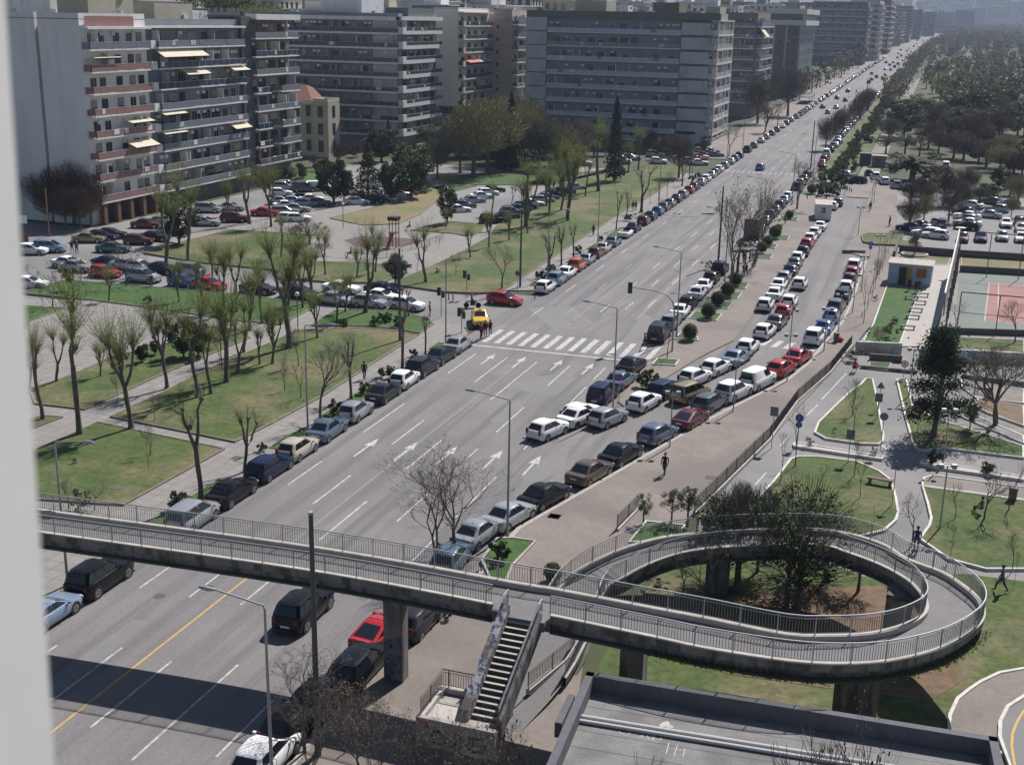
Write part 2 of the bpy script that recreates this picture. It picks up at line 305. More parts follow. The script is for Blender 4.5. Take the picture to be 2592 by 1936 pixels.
lawn('F', [(1190,165),(1460,185),(1430,240),(1330,270),(1240,250),(930,230)], LAWN)
lawn('B', [(2000,1200),('C',500,1200),('C',780,1170),('C',620,1180),('C',260,1290),('C',0,1300)], LAWNB)
lawn('B', [(0,1240),(150,1200),(300,1190),(300,1290),(100,1290)], LAWNB)
slab('play_court', [at('F', *q)[:2] for q in ((220,200),(560,190),(1080,240),(1030,300),(900,370),(600,440),(350,420),(180,330))], .16, PAV2)
slab('play_mat', [at('F', *q)[:2] for q in ((470,305),(590,278),(830,285),(1030,310),(880,352),(560,352))], .18, mat('rubber_mat', (.11,.065,.07), .9))
slab('parking_lot', [at('B', *q)[:2] for q in ((1200,1535),(1300,1440),(1500,1330),(1700,1295),(2150,1290),(1900,1370),(1700,1440),(1560,1540),(1450,1555))], .14, ASPH2)
# right side lawns
lawn('L', [(530,610),(560,530),(700,390),(830,270),(900,225),(940,180),(1000,185),(1040,350),(1090,640),(1085,680),(1050,705),(900,700),(620,660)], km=KERBW, h=.16)
lawn('L', [(-280,1450),(-150,1320),(0,1230),(60,1150),(200,1000),(340,820),(400,800),(550,800),(870,840),(1050,915),(1150,990),(1190,1130),(1210,1250),(1190,1310),(1100,1390),(900,1440),(600,1500),(200,1560)], km=KERBW, h=.16)
lawn('L', [(1185,190),(1215,182),(1270,190),(1320,400),(1500,500),(2203,720),(2203,815),(1560,735),(1420,755),(1350,745),(1310,690),(1250,470)], km=KERBW, h=.16)
lawn('L', [(1385,1035),(1400,970),(1490,950),(2300,1060),(2300,1160)], m=PAVE, km=KERBW, h=.14, name='pavement')
lawn('L', [(1390,1040),(2300,1165),(2500,1700),(1900,1700),(1600,1620),(1365,1455),(1440,1350),(1455,1290),(1430,1180)], km=KERBW, h=.16)
lawn('L', [(1550,420),(1640,400),(2203,640),(2203,700)], m=ASPH2, km=KERBW, h=.12, name='path')
lawn('L', [(1830,340),(2203,400),(2203,560),(1900,450),(1820,400)], m=SOIL, km=KERBW, h=.16, name='flower_bed')
lawn('L', [(1700,190),(2203,270),(2203,380),(1820,335),(1700,250)], m=PAVE, km=KERBW, h=.12, name='pavement')
lawn('L', [(360,700),(400,690),(1000,790),(1090,800),(1075,825),(370,722)], m=CONCL, km=KERBW, h=.2, name='median')
lawn('L', [(1370,855),(1390,830),(2203,960),(2203,990),(1500,890)], m=CONCL, km=KERBW, h=.2, name='median')
lawn('H', [(920,1140),(1000,1000),(1110,700),(1375,740),(1300,950),(1205,1190)], LAWNB, km=KERBW, h=.14)
lawn('L', [(970,50),(1150,60),(1120,118),(960,100)], LAWNB, km=KERB, h=.16)
lawn('H', [(1480,1110),(1850,1120),(2203,1140),(2203,1280),(1500,1210)], LAWN, km=KERB, h=.14)
lawn('H', [(1200,470),(1620,480),(1600,540),(1190,530)], LAWND, km=KERB, h=.14)
lawn('H', [(1700,470),(2300,500),(2300,600),(1700,560)], LAWND, km=KERB, h=.14)
lawn('H', [(905,300),(960,285),(1240,290),(1240,345),(1390,360),(1390,385),(1000,370),(920,350)], LAWN, km=CONC, h=.35)
slab('path', [at('H', *q)[:2] for q in ((1200,540),(1620,540),(1550,900),(1440,1195),(1205,1195),(1300,950),(1400,740))], .15, mat('paving_pale', (.42,.385,.345), .9, c2=(.36,.33,.30), ns=1.))
slab('sports_court', [(4.4,136),(5.2,172),(40,171),(40,135.5)], .04, mat('court_green', (.15,.175,.15), .9, c2=(.18,.20,.175), ns=.3))
slab('sports_court', [(7.6,142.6),(8.8,165.5),(40,165),(40,141.5)], .05, mat('court_red', (.33,.16,.14), .9, c2=(.28,.145,.13), ns=.3))
g = MB()
for a, b in (((7.6,142.6),(8.8,165.5)),((8.8,165.5),(40,165)),((7.6,142.6),(40,141.5)),((9.9,165.4),(9.0,142.6)),):
    a = Vector(a); b = Vector(b); u = (b-a).normalized(); n_ = Vector((-u.y, u.x))*.05
    g.add([(*(a-n_),.056),(*(b-n_),.056),(*(b+n_),.056),(*(a+n_),.056)], [(0,1,2,3)], PAINT)
struct('court_lines', g)
# verge patches round the street trees
for y0, y1 in ((40,43),(46.5,49),(59.5,64),(64.5,69),(76,81),(83,87),(89,94),(97,99.5),(101,104),(107,109.5),(139,142),(146,150),(155,159),(166,171),(178,186),(196,203),(214,220)):
    lawn('', [(KL(y0)-1.5,y0),(KL(y0)-.22,y0),(KL(y0)-.22,y1),(KL(y0)-1.5,y1)], LAWNB, h=.15, world=True, w=.07)
for q in (('G',1120,985,1290,995,1270,940,1150,950),('G',965,1160,1130,1170,1155,1130,1000,1120),):
    lawn(q[0], [(q[i], q[i+1]) for i in (1,3,5,7)], LAWNB, km=KERBW, h=.2)
for (k, x, y) in (('G',1340,830),('G',1420,750),('G',1490,680),('G',1545,615),('G',1725,410),('G',1760,340),('G',1850,280),('G',1920,150),('D',490,1540),('D',580,1440)):
    c = at(k, x, y, .13); lawn('', [(c.x-1.6,c.y-1.7),(c.x+1.5,c.y-1.7),(c.x+1.5,c.y+1.7),(c.x-1.6,c.y+1.7)], LAWNB, km=KERBW, h=.2, world=True, w=.12)
lawn('K', [(-60,1780),(-40,1560),(0,1460),(160,1290),(0,1265),(-120,1270),(-230,1420)], LAWNB, km=KERB, h=.2)
lawn('K', [(800,1300),(920,1150),(1200,1180),(1160,1240),(900,1300)], LAWNB, km=KERBW, h=.18)
slab('lawn', [(-13.2,56),(-12.9,62),(-12.2,68),(-9,71),(-5,71.5),(-1,69.4),(2.2,70.5),(4.5,72),(30,74),(30,40),(-11.4,40),(-13,50)], .12, LAWN)
slab('soil', [(-7,55.2),(-2,55.6),(3,56.4),(4.5,59),(3.2,64),(0,68.5),(-4.5,66.5),(-8.5,63.5),(-8.5,57)], .14, SGR, z0=.1)
slab('soil', [(-13.2,40),(-11.6,40),(-11.8,48.6),(-13,46)], .135, LAWND, z0=.1)
lawn('P', [(1760,1040),(1850,980),(2000,910),(2203,875),(2700,860),(2700,1700),(2300,1700),(1740,1420),(1590,1400),(1600,1250),(1660,1120)], m=PAVE, km=KERBW, h=.17, name='path')
lawn('P', [(1995,1420),(2000,1300),(2060,1180),(2203,1090),(2500,1040),(2700,1700),(2100,1700)], m=ASPH3, km=KERBW, h=.3, name='cycle_road')
# ---------------------------------------------------------------- road markings
g = MB()
def mark(x, y0, y1, w=.12, m=PAINT, z=.010):
    n = max(1, int((y1-y0)/60)); 
    for i in range(n):
        a = y0+(y1-y0)*i/n; b = y0+(y1-y0)*(i+1)/n
        g.add([(x-w/2+bx(a),a,gz(a)+z),(x+w/2+bx(a),a,gz(a)+z),(x+w/2+bx(b),b,gz(b)+z),(x-w/2+bx(b),b,gz(b)+z)], [(0,1,2,3)], m)
LX = (-39.95,-36.7,-33.55,-30.25,-26.95)
D0 = {0:[(45.2,45.9),(53,57.8),(70.2,75.2),(82.2,90.3),(100.2,107.6)],1:[(41.7,46.9),(53,58),(67.7,73.4),(80.5,86.8),(98.5,107.5)],2:[(33,34.5),(40.2,46.6),(53.2,58),(62.6,69.5),(76,82.8),(94,107)],3:[(38.7,47.5),(53,57),(67,73),(79.5,82),(86.2,93.2),(100,107)],4:[(40.2,45.2),(57,66),(69,77),(83.2,89.5),(95.8,101),(103.5,107.6)]}
for i, L_ in D0.items():
    for a, b in L_: mark(LX[i], a, b, .13 if a > 60 else .12)
rr = random.Random(5)
for i, x in enumerate((-39.9,-36.6,-33.3,-31.0,-28.9,-26.2)):
    y = 125+i*2.3
    while y < 620:
        if not 262 < y < 276: mark(x, y, y+4.2, .13, PAINT if i != 1 else PAINTF)
        y += 13.5
mark(-34.95, 20, 57.5, .13, PAINTY); mark(-34.95, 59, 107, .09, PAINTF); mark(-35, 122, 260, .10, PAINTF); mark(-28.75, 128, 262, .13, PAINTYF); mark(-32.6,128,190,.10,PAINTF)
g.add([(-41.6,110.35,.0105),(-25.9,110.7,.0105),(-25.9,111.05,.0105),(-41.6,110.7,.0105)], [(0,1,2,3)], PAINT)
for i in range(14):
    x = -41.1+i*1.30; g.add([(x,112.1,.0105),(x+.58,112.1,.0105),(x+.58,117.5,.0105),(x,117.5,.0105)], [(0,1,2,3)], PAINT)
for i in range(5):
    x = -14.6+i*1.22; y = 121.9-.18*i; g.add([(x,y,.0105),(x+.6,y,.0105),(x+1.1,y+2.8,.0105),(x+.5,y+2.8,.0105)], [(0,1,2,3)], PAINT)
for i in range(16):
    x = -42.2+i*1.15
    g.add([(x,268,.19),(x+.5,268,.19),(x+.5,272.4,.234),(x,272.4,.234)], [(0,1,2,3)], PAINTF)
def arrow(x, y, L=4.4, z=.0108):
    g.add([(x-.09,y,z),(x+.09,y,z),(x+.09,y+L-1.7,z),(x-.09,y+L-1.7,z)], [(0,1,2,3)], PAINT)
    g.add([(x-.42,y+L-1.9,z),(x-.09,y+L-1.7,z),(x+.09,y+L-1.7,z),(x+.42,y+L-1.9,z),(x,y+L,z)], [(0,1,4),(1,2,4),(2,3,4)], PAINT)
for x, y in ((-38.2,77),(-35.1,77.4),(-31.9,77.6),(-28.4,78.1),(-25.3,78)): arrow(x, y)
for x, y in ((-38.2,104.2),(-35.1,104.3),(-31.5,104.7),(-28.4,104.6)): arrow(x, y, 4.1)
for (a, b) in (((83,101),(-18.5,-9.5)),):
    pass
for k, p0, p1 in (('L',(260,720),(330,640)),('L',(470,480),(560,390)),('L',(590,350),(790,140)),('L',(150,930),(60,1030))):
    a = at(k, *p0, .03); b = at(k, *p1, .03); u = (b-a).normalized(); n_ = Vector((-u.y, u.x, 0))*.06
    g.add([a-n_, b-n_, b+n_, a+n_], [(0,1,2,3)], PAINTY if 0 else PAINT)
for i in range(4):
    a = at('L', 1075+i*54, 712, .03); b = at('L', 1112+i*54, 748, .03); n_ = Vector((.15,0,0)); g.add([a-n_, a+n_, b+n_, b-n_], [(0,1,2,3)], PAINT)
cc = [at('P', *q, .31) for q in ((2130,1652),(2105,1500),(2110,1400),(2150,1300),(2203,1215),(2300,1150))]
for a, b in zip(cc, cc[1:]):
    u = (b-a).normalized(); n_ = Vector((-u.y, u.x, 0))*.06; g.add([a-n_, b-n_, b+n_, a+n_], [(0,1,2,3)], PAINTY)
struct('road_markings', g)
g = MB()
for k, q in (('G',((100,770),(420,760),(560,880),(300,940))),('J',((1590,230),(1700,160),(1950,130),(2100,150),(1950,280))),('G',((760,1000),(900,800),(1020,870),(960,960))),('J',((1700,850),(1900,700),(2050,600),(2010,780),(1800,900)))):
    g.add([(*at(k, *p)[:2], .0075) for p in q], [tuple(range(len(q)))], ASPH3)
for k, x, y in (('I',1650,450),('I',830,665),('K',285,1133),('K',1375,862),('J',1935,1130)):
    c = at(k, x, y); z = .24 if k == 'I' and x < 900 else .137; g.add([(c.x-.4,c.y-.4,z),(c.x+.4,c.y-.4,z),(c.x+.4,c.y+.4,z),(c.x-.4,c.y+.4,z)], [(0,1,2,3)], CONCD)
r9 = random.Random(44)
for i in range(26):
    x = r9.uniform(-41.5,-25.5); y = r9.uniform(34,200)
    if 107 < y < 120: continue
    if i % 3: w_ = r9.uniform(.3,1.4); l_ = r9.uniform(1.5,9); g.add([(x-w_/2,y,.0072+i*.00005),(x+w_/2,y+r9.uniform(-.1,.1),.0072+i*.00005),(x+w_/2,y+l_,.0072+i*.00005),(x-w_/2,y+l_+r9.uniform(-.1,.1),.0072+i*.00005)], [(0,1,2,3)], ASPH3)
    else: g.disc((x,y,.0088), (0,0,1), .33, CONCD, 14)
tar = mat('tar_seal', (.10,.095,.09), .8)
for i in range(12):
    x = r9.uniform(-41,-26); y = r9.uniform(36,150); P_ = [(x,y)]
    for j in range(9): x += r9.uniform(-.25,.28); y += r9.uniform(.5,1.4); P_.append((x,y))
    for (a,b),(c,d) in zip(P_, P_[1:]): g.add([(a-.018,b,.0092),(a+.018,b,.0092),(c+.018,d,.0092),(c-.018,d,.0092)], [(0,1,2,3)], tar)
struct('road_repairs', g)
# far hills behind the city
g = MB(); n = 60; rr = random.Random(3)
for k, (yy, h0, hv) in enumerate(((5200, 70, 60),)):
    hs = [max(50, h0+hv*math.sin(i*.23+1)+rr.uniform(-12, 12)+130) for i in range(n+1)]
    vs = []
    for i in range(n+1):
        x = -4200+i*140; vs += [(x, yy-500, 20), (x, yy, hs[i]), (x, yy+900, 20)]
    g.add(vs, [(3*i+j, 3*i+3+j, 3*i+4+j, 3*i+1+j) for i in range(n) for j in (0,1)], mat('hill_scrub', (.11,.11,.07), .95, c2=(.18,.165,.13), ns=.01, det=8))
struct('hills', g)
# ================================================================ FOOTBRIDGE WITH SPIRAL RAMP
def cat_rom(P, n):
    out = []; P = [P[0]*2-P[1]]+P+[P[-1]*2-P[-2]]
    for i in range(1, len(P)-2):
        k = max(1, int((P[i+1]-P[i]).length/n))
        for j in range(k):
            t = j/k; a, b, c, d = P[i-1:i+3]
            out.append(.5*((2*b)+(c-a)*t+(2*a-5*b+4*c-d)*t*t+(3*b-a-3*c+d)*t**3))
    out.append(P[-2]); return out
prs = [(('I',280,955),('I',280,790),5.93),(('I',2203,1230),('I',2203,1050),5.93),(('N',1620,555),('N',1700,375),5.93),(('O',255,610),('O',270,410),5.93),(('O',1000,765),('O',980,545),5.93),(('O',1320,835),('O',1330,610),5.93),(('P',310,822),('P',310,592),5.91),(('P',740,848),('P',640,604),5.85),(('P',1130,825),('P',930,592),5.75),(('P',1500,740),('P',1150,550),5.6),(('P',1750,620),('P',1320,480),5.4),(('P',1892,480),('P',1395,410),5.25),(('P',1865,330),('P',1390,320),5.05),(('P',1700,190),('P',1330,235),4.9),(('P',1550,100),('P',1250,165),4.75),(('P',1280,0),('P',1060,60),4.5),(('L',1060,1480),('L',800,1570),4.3),(('K',2203,1210),('K',2120,1318),4.1),(('K',1640,1205),('K',1640,1325),3.8),(('K',1200,1235),('K',1250,1360),3.25),(('K',900,1290),('K',1000,1430),2.75),(('K',600,1400),('K',790,1535),2.3),(('K',330,1570),('K',640,1640),1.7)]
OUT = [at(*a, z) for a, b, z in prs]; INN = [at(*b, z) for a, b, z in prs]
d0 = (OUT[0]-OUT[1]).normalized()
OUT = [OUT[0]+d0*14]+OUT+[Vector((-17.0,54.5,1.15)), Vector((-17.3,50.5,.7)), Vector((-17.4,46.5,.4))]
INN = [INN[0]+d0*14]+INN+[Vector((-13.9,54,1.15)), Vector((-14.1,50.3,.7)), Vector((-14.8,46.6,.4))]
NS = 8
def pair_spline(A, B, n):
    oa, obb = [], []
    QA = [A[0]*2-A[1]]+A+[A[-1]*2-A[-2]]; QB = [B[0]*2-B[1]]+B+[B[-1]*2-B[-2]]
    for i in range(1, len(QA)-2):
        k = max(1, int((QA[i+1]-QA[i]).length/n))
        for j in range(k):
            t = j/k
            for Q, o in ((QA, oa), (QB, obb)):
                a, b, c, d = Q[i-1:i+3]; o.append(.5*((2*b)+(c-a)*t+(2*a-5*b+4*c-d)*t*t+(3*b-a-3*c+d)*t**3))
    oa.append(A[-1]); obb.append(B[-1]); return oa, obb
OA, OB = pair_spline(OUT, INN, .6)
BR = thing('footbridge', 'long grey concrete footbridge crossing the boulevard and curling down in a spiral ramp with railings', 'footbridge', (-16, 49, 0))
BO = (-16, 49, 0)
def prof(side):  # cross-section points: (fraction offset metres from edge towards centre, dz)
    return side
g = MB(); gd = MB(); gf = MB(); n = len(OA)
def sweep(mb, pts, m, lo=0, hi=None):
    # pts: list of (from_outer?, offset metres, dz); consecutive points make ribbons
    rows = []
    for i in range(lo, hi or n):
        a, b = OA[i], OB[i]; u = (b-a); u.z = 0; u.normalize(); row = []
        for o, d, dz in pts:
            p = (a+u*d) if o else (b-u*d); row.append(Vector((p.x, p.y, p.z+dz)))
        rows.append(row)
    k = len(pts); vs = [p for r in rows for p in r]
    mb.add(vs, [(i*k+j, (i+1)*k+j, (i+1)*k+j+1, i*k+j+1) for i in range(len(rows)-1) for j in range(k-1)], m)
# index of the gap for the stairs on the near side
gapl, gapr = -16.35, -14.0
si = [i for i in range(n) if i < n*.5 and OA[i].x < gapl][-1]; sj = [i for i in range(n) if i < n*.5 and OA[i].x < gapr][-1]+1
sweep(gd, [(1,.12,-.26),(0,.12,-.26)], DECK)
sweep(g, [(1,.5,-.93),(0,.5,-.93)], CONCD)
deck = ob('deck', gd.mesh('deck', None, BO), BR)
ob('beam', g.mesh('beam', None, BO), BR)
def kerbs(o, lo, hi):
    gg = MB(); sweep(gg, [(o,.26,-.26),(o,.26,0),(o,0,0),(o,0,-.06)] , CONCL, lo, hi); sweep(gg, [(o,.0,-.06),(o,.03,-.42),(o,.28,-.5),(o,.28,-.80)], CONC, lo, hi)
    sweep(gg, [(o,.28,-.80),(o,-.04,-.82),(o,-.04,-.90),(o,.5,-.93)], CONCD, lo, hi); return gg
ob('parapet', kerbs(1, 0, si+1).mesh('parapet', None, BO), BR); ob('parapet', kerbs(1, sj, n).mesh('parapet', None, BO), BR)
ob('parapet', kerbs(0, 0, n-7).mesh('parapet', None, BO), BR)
gg = MB(); sweep(gg, [(1,.12,-.26),(1,0,-.3),(1,.1,-.9)], CONC, si, sj+1); ob('landing_edge', gg.mesh('landing_edge', None, BO), BR)
def railing(P, H=.92, step=.13, name='railing', par=BR, off=BO, post=1.65, M_=RAIL, thin=.016):
    g = MB(); L = [0]
    for a, b in zip(P, P[1:]): L.append(L[-1]+(b-a).length)
    def pt(s):
        for i in range(len(P)-1):
            if L[i+1] >= s-1e-6: t = (s-L[i])/max(1e-6, L[i+1]-L[i]); return P[i].lerp(P[i+1], min(1, t))
        return P[-1]
    up = Vector((0,0,1))
    g.tube([p+up*H for p in P], .034, M_, 6); g.tube([p+up*(H-.13) for p in P], .016, M_, 4); g.tube([p+up*.09 for p in P], .016, M_, 4)
    s = 0
    while s < L[-1]:
        p = pt(s); g.tube([p+up*.09, p+up*(H-.13)], thin, BALU if M_ is RAIL else M_, 3, False); s += step
    s = 0
    while s <= L[-1]+.01:
        p = pt(min(s, L[-1])); g.tube([p-up*.02, p+up*H], .03, M_, 4, False); s += post
    return ob(name, g.mesh(name, None, off), par)
def edge(o, lo, hi, d=.1):
    R_ = []
    for i in range(lo, hi):
        a, b = (OA[i], OB[i]) if o else (OB[i], OA[i]); u = b-a; u.z = 0; u.normalize(); R_.append(a+u*d)
    return R_
railing(edge(1, 0, si+1)); railing(edge(1, sj, n)); railing(edge(0, 0, n-7))
rr = random.Random(9)
g = MB()   # grass growing on the flange
for i in range(n):
    if OA[i].x > -9 and OA[i].y < 56 and i < n*.7:
        for _ in range(40):
            p = OA[i]+Vector((rr.uniform(-.35,.35), rr.uniform(-.3,.3), -.82)); h = rr.uniform(.05,.22)
            a = rr.uniform(0, 6.3); q = Vector((math.cos(a), math.sin(a), 0))*.05; g.add([p-q, p+q, p+Vector((rr.uniform(-.08,.08), rr.uniform(-.12,.05), h))], [(0,1,2)], LFM)
o = ob('moss', g.mesh('moss', None, BO), BR); o['kind'] = 'stuff'
def pier(x0, x1, y0, y1, top, z0=0):
    g = MB(); g.box(x0, x1, y0, y1, z0, top, CONC)
    g.add([(x0-.02,y0-.5,top),(x1+.02,y0-.5,top),(x1+.02,y1+.5,top),(x0-.02,y1+.5,top),(x0,y0,top-.7),(x1,y0,top-.7),(x1,y1,top-.7),(x0,y1,top-.7)], [(4,5,1,0),(5,6,2,1),(6,7,3,2),(7,4,0,3)], CONC)
    o = ob('pillar', g.mesh('pillar', None, BO), BR)
    return o
P1 = pier(-22.7, -21.7, 48.6, 49.3, 5.0)
pier(-11.0,-9.9,49,50,5.0); pier(-1.5,.4,50.2,51.1,4.85); pier(.3,1.6,59.3,62,3.9); pier(-9.6,-8.4,64,65.2,2.7); pier(-46.8,-45.6,48.3,49.3,5.0)
# graffiti swirls on the pillar under the bridge
g = MB(); gm = mat('graffiti_grey', (.20,.195,.21), .8, c2=(.12,.12,.14), ns=8.); gb = mat('graffiti_blue', (.07,.07,.12), .8, c2=(.16,.155,.17), ns=3., sharp=(.45,.6))
g.add([(-22.66,48.585,.1),(-21.75,48.585,.1),(-21.75,48.585,2.6),(-22.66,48.585,2.35)], [(0,1,2,3)], gb)
for cx, cz, r in ((-22.45,2.05,.2),(-22.1,2.1,.28),(-22.45,1.35,.2),(-22.05,1.4,.17),(-22.25,.65,.26)):
    g.disc((cx, 48.57, cz), (0,-1,0), r, gm, 14, r*.6)
ob('graffiti', g.mesh('graffiti', None, BO), P1)
# staircase
g = MB(); x0t, x1t, yt, x0b, x1b, yb, zt, zb = -15.75, -14.5, 47.1, -15.95, -14.75, 42.6, 5.67, 2.85; NSt = 17
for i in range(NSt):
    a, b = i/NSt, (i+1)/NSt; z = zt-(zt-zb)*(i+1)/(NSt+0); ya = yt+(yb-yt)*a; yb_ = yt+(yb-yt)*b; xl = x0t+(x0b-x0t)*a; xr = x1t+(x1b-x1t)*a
    g.box(xl, xr, yb_, ya, z-.28, z, CONCD); g.box(xl, xr, yb_-.012, yb_+.17, z-.02, z+.008, CONCL)  # sunlit treads and shaded risers put into the colour: pale strips, dark steps
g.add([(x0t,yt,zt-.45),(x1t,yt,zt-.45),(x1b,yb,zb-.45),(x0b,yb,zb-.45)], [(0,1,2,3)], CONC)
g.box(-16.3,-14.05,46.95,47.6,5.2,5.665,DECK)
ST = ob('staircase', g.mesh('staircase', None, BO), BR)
gs = mat('graffiti_wall', (.42,.41,.40), .85, c2=(.05,.06,.12), ns=4.5, det=5, sharp=(.47,.56), c3=(.14,.11,.10), ns3=1.2)
for nm, xa, xb, m, hh in (('stringer_wall',-.42,-.0,gs,.5),('stringer_wall',-.02,.26,CONC,.32)):
    g = MB(); X0t, X0b = (x0t, x0b) if nm and m is gs else (x1t, x1b)
    a = [(X0t+xa,yt+.1,zt+.1),(X0t+xb,yt+.1,zt+.1),(X0b+xb,yb,zb+.1),(X0b+xa,yb,zb+.1)]
    vs = [(p[0],p[1],p[2]-.75) for p in a]+[(p[0],p[1],p[2]+hh-.1) for p in a]
    g.add(vs, [(0,1,2,3),(7,6,5,4),(0,4,5,1),(1,5,6,2),(2,6,7,3),(3,7,4,0)], m); ob(nm, g.mesh(nm, None, BO), ST)
for X0t, X0b in ((x0t-.18, x0b-.18), (x1t+.12, x1b+.12)):
    if X0t > -15: railing([Vector((X0t,yt+.5,zt+.2)), Vector((X0t,yt,zt+.2)), Vector((X0b,yb,zb+.25))], .62, .14, 'handrail', ST)
    else: railing([Vector((X0t-.1,yt+.6,zt+.2)), Vector((X0t-.1,yt-.1,zt+.2))], .75, .14, 'handrail', ST)
g = MB(); g.box(-18.0,-14.55,42.0,44.3,2.45,2.84,CONC); g.box(-17.9,-15.2,42.3,44.1,2.842,2.85,CONCL); g.box(-17.0,-14.75,42.4,43.9,0,2.45,CONC)
g.box(-18.05,-17.75,42.0,44.5,2.3,3.1,CONCL); g.box(-17.75,-15.9,44.3,44.55,2.3,3.1,CONCL)
ob('landing', g.mesh('landing', None, BO), ST)
g = MB(); g.box(-18.05,-14.5,41.75,42.0,1.75,3.1,mat('wall_painted', (.36,.33,.30), .9, c2=(.27,.25,.23), ns=1.5)); LW = ob('landing_wall', g.mesh('landing_wall', None, BO), ST)
railing([Vector((-15.95,44.42,3.1)), Vector((-17.9,44.42,3.1)), Vector((-17.9,41.9,3.1))], .85, .12, 'railing', ST, M_=mat('rail_rust', (.17,.10,.07), .8))
g = MB(); br = mat('graffiti_brown', (.15,.12,.105), .9, c2=(.22,.19,.17), ns=6., sharp=(.4,.65)); pk_ = mat('graffiti_pink', (.50,.16,.12), .8)
def stroke(mb, pts, w, m, o, ux, uz, nz):
    for (a, b), (c, d) in zip(pts, pts[1:]):
        p = Vector(o)+Vector(ux)*a+Vector(uz)*b; q = Vector(o)+Vector(ux)*c+Vector(uz)*d
        t = (q-p).normalized()*w*.5; s_ = t.cross(Vector(nz)).normalized()*w*.5; mb.add([p-t-s_, q+t-s_, q+t+s_, p-t+s_], [(0,1,2,3)], m)
LET = {'C':[[(.9,.9),(.6,1),(.2,.9),(0,.5),(.2,.1),(.6,0),(.9,.1)]],'U':[[(0,1),(0,.3),(.25,0),(.65,0),(.9,.3),(.9,1)]],'N':[[(0,0),(0,1),(.9,0),(.9,1)]],'E':[[(.8,1),(0,1),(0,0),(.8,0)],[(0,.5),(.65,.5)]]}
for i, ch in enumerate('CUNE'):
    for st in LET[ch]: stroke(g, [(i*.62+a*.5, b*.62) for a, b in st], .11, br, (-17.3,41.74,2.0), (1,0,0), (0,0,1), (0,1,0))
stroke(g, [(0,.1),(.2,0),(.45,-.1),(.6,-.3)], .1, pk_, (-17.95,41.738,2.85), (1,0,0), (0,0,1), (0,1,0)); stroke(g, [(.1,-.1),(.4,.05),(.55,-.15)], .07, pk_, (-17.95,41.737,2.85), (1,0,0), (0,0,1), (0,1,0))
ob('graffiti', g.mesh('graffiti', None, BO), LW)
# ---------------------------------------------------------------- low building with flat roof in the foreground
RB = thing('pavilion', 'low grey building with a flat roof and dark parapet, in front of the spiral ramp', 'building', (-3,42,0)); ro = (-3,42,0)
a0, a1, b1, b0 = Vector((-11.6,45.4)), Vector((5.0,46.3)), Vector((5.9,34)), Vector((-10.9,33))
dk = mat('parapet_slate', (.12,.12,.135), .85, c2=(.09,.09,.10), ns=1., fine=.2); rf = mat('roof_felt', (.18,.172,.168), .9, c2=(.22,.212,.205), ns=.8, c3=(.14,.135,.13), ns3=.5, fine=.18)
g = MB(); g.poly([a0, a1, b1, b0], 0, 3.86, rf, CONC); ob('roof', g.mesh('roof', None, ro), RB)
def wallbox(mb, p, q, w, z0, z1, m, side=1):
    u = (q-p).normalized(); nn = Vector((-u.y, u.x))*w*side; mb.add([(*p,z0),(*q,z0),(*(q+nn),z0),(*(p+nn),z0),(*p,z1),(*q,z1),(*(q+nn),z1),(*(p+nn),z1)], [(3,2,1,0),(4,5,6,7),(0,1,5,4),(1,2,6,5),(2,3,7,6),(3,0,4,7)], m)
for p, q in ((a0, a1), (b0, a0), (a1, b1)):
    g = MB(); wallbox(g, p, q, .34, 3.5, 4.6, dk, -1); ob('parapet', g.mesh('parapet', None, ro), RB)
g = MB(); wallbox(g, Vector((-11.75,42.2)), a0+Vector((-.25,-.9)), .3, 3.2, 3.9, dk, 1); ob('ledge', g.mesh('ledge', None, ro), RB)
pa = at('O',455,1308,3.95); pb = at('P',1080,1650,3.95); pb = pa+(pb-pa)*1.3
for s_ in (0, -.34):
    g = MB(); nn = Vector((0, s_, 0)); g.tube([pa+nn, pb+nn], .085, mat('pipe_white', (.55,.54,.52), .7), 8); ob('roof_pipe', g.mesh('roof_pipe', 40, ro), RB)
g = MB()
for y in (-.9, .95, 1.9, -2.1): 
    p = pa+Vector((0,y,0)); q = pb+Vector((0,y,0)); p.z = q.z = 3.866; nn = Vector((0,.012,0)); g.add([p-nn,q-nn,q+nn,p+nn], [(0,1,2,3)], TRIM)
ch = mat('chalk', (.55,.53,.50), .9)
def zst(pts, w=.03):
    Q = [at('O', *p, 3.872) for p in pts]
    for a, b in zip(Q, Q[1:]):
        u = (b-a).normalized(); n_ = Vector((-u.y,u.x,0))*w*.5; g.add([a-n_,b-n_,b+n_,a+n_], [(0,1,2,3)], ch)
def zz(L_): zst([(661+x/2.869, 1223+y/2.869) for x, y in L_])
for L_ in ([(230,480),(380,490)],[(380,520),(430,530),(460,505)],[(430,530),(450,570),(400,620),(330,632),(260,605),(225,570),(228,545)],[(545,560),(560,600)],[(695,560),(665,670),(560,665)],[(760,565),(800,715),(880,730),(945,590)],[(820,650),(900,630)],[(1070,640),(1050,720),(1000,725)],[(1210,780),(1155,995)],[(1380,830),(1310,1040)],[(1350,920),(1520,945)],[(1530,890),(1490,1060)]): zz(L_)
pat = [at('O', 661+x/2.869, 1223+y/2.869, 3.87) for x, y in ((1005,430),(1080,370),(1190,345),(1230,390),(1230,420),(1300,440),(1300,490),(1200,490),(1150,465),(1050,470))]
g.add(pat, [tuple(range(len(pat)))[::-1]], CONCL)
ob('chalk_marks', g.mesh('chalk_marks', None, ro), RB)
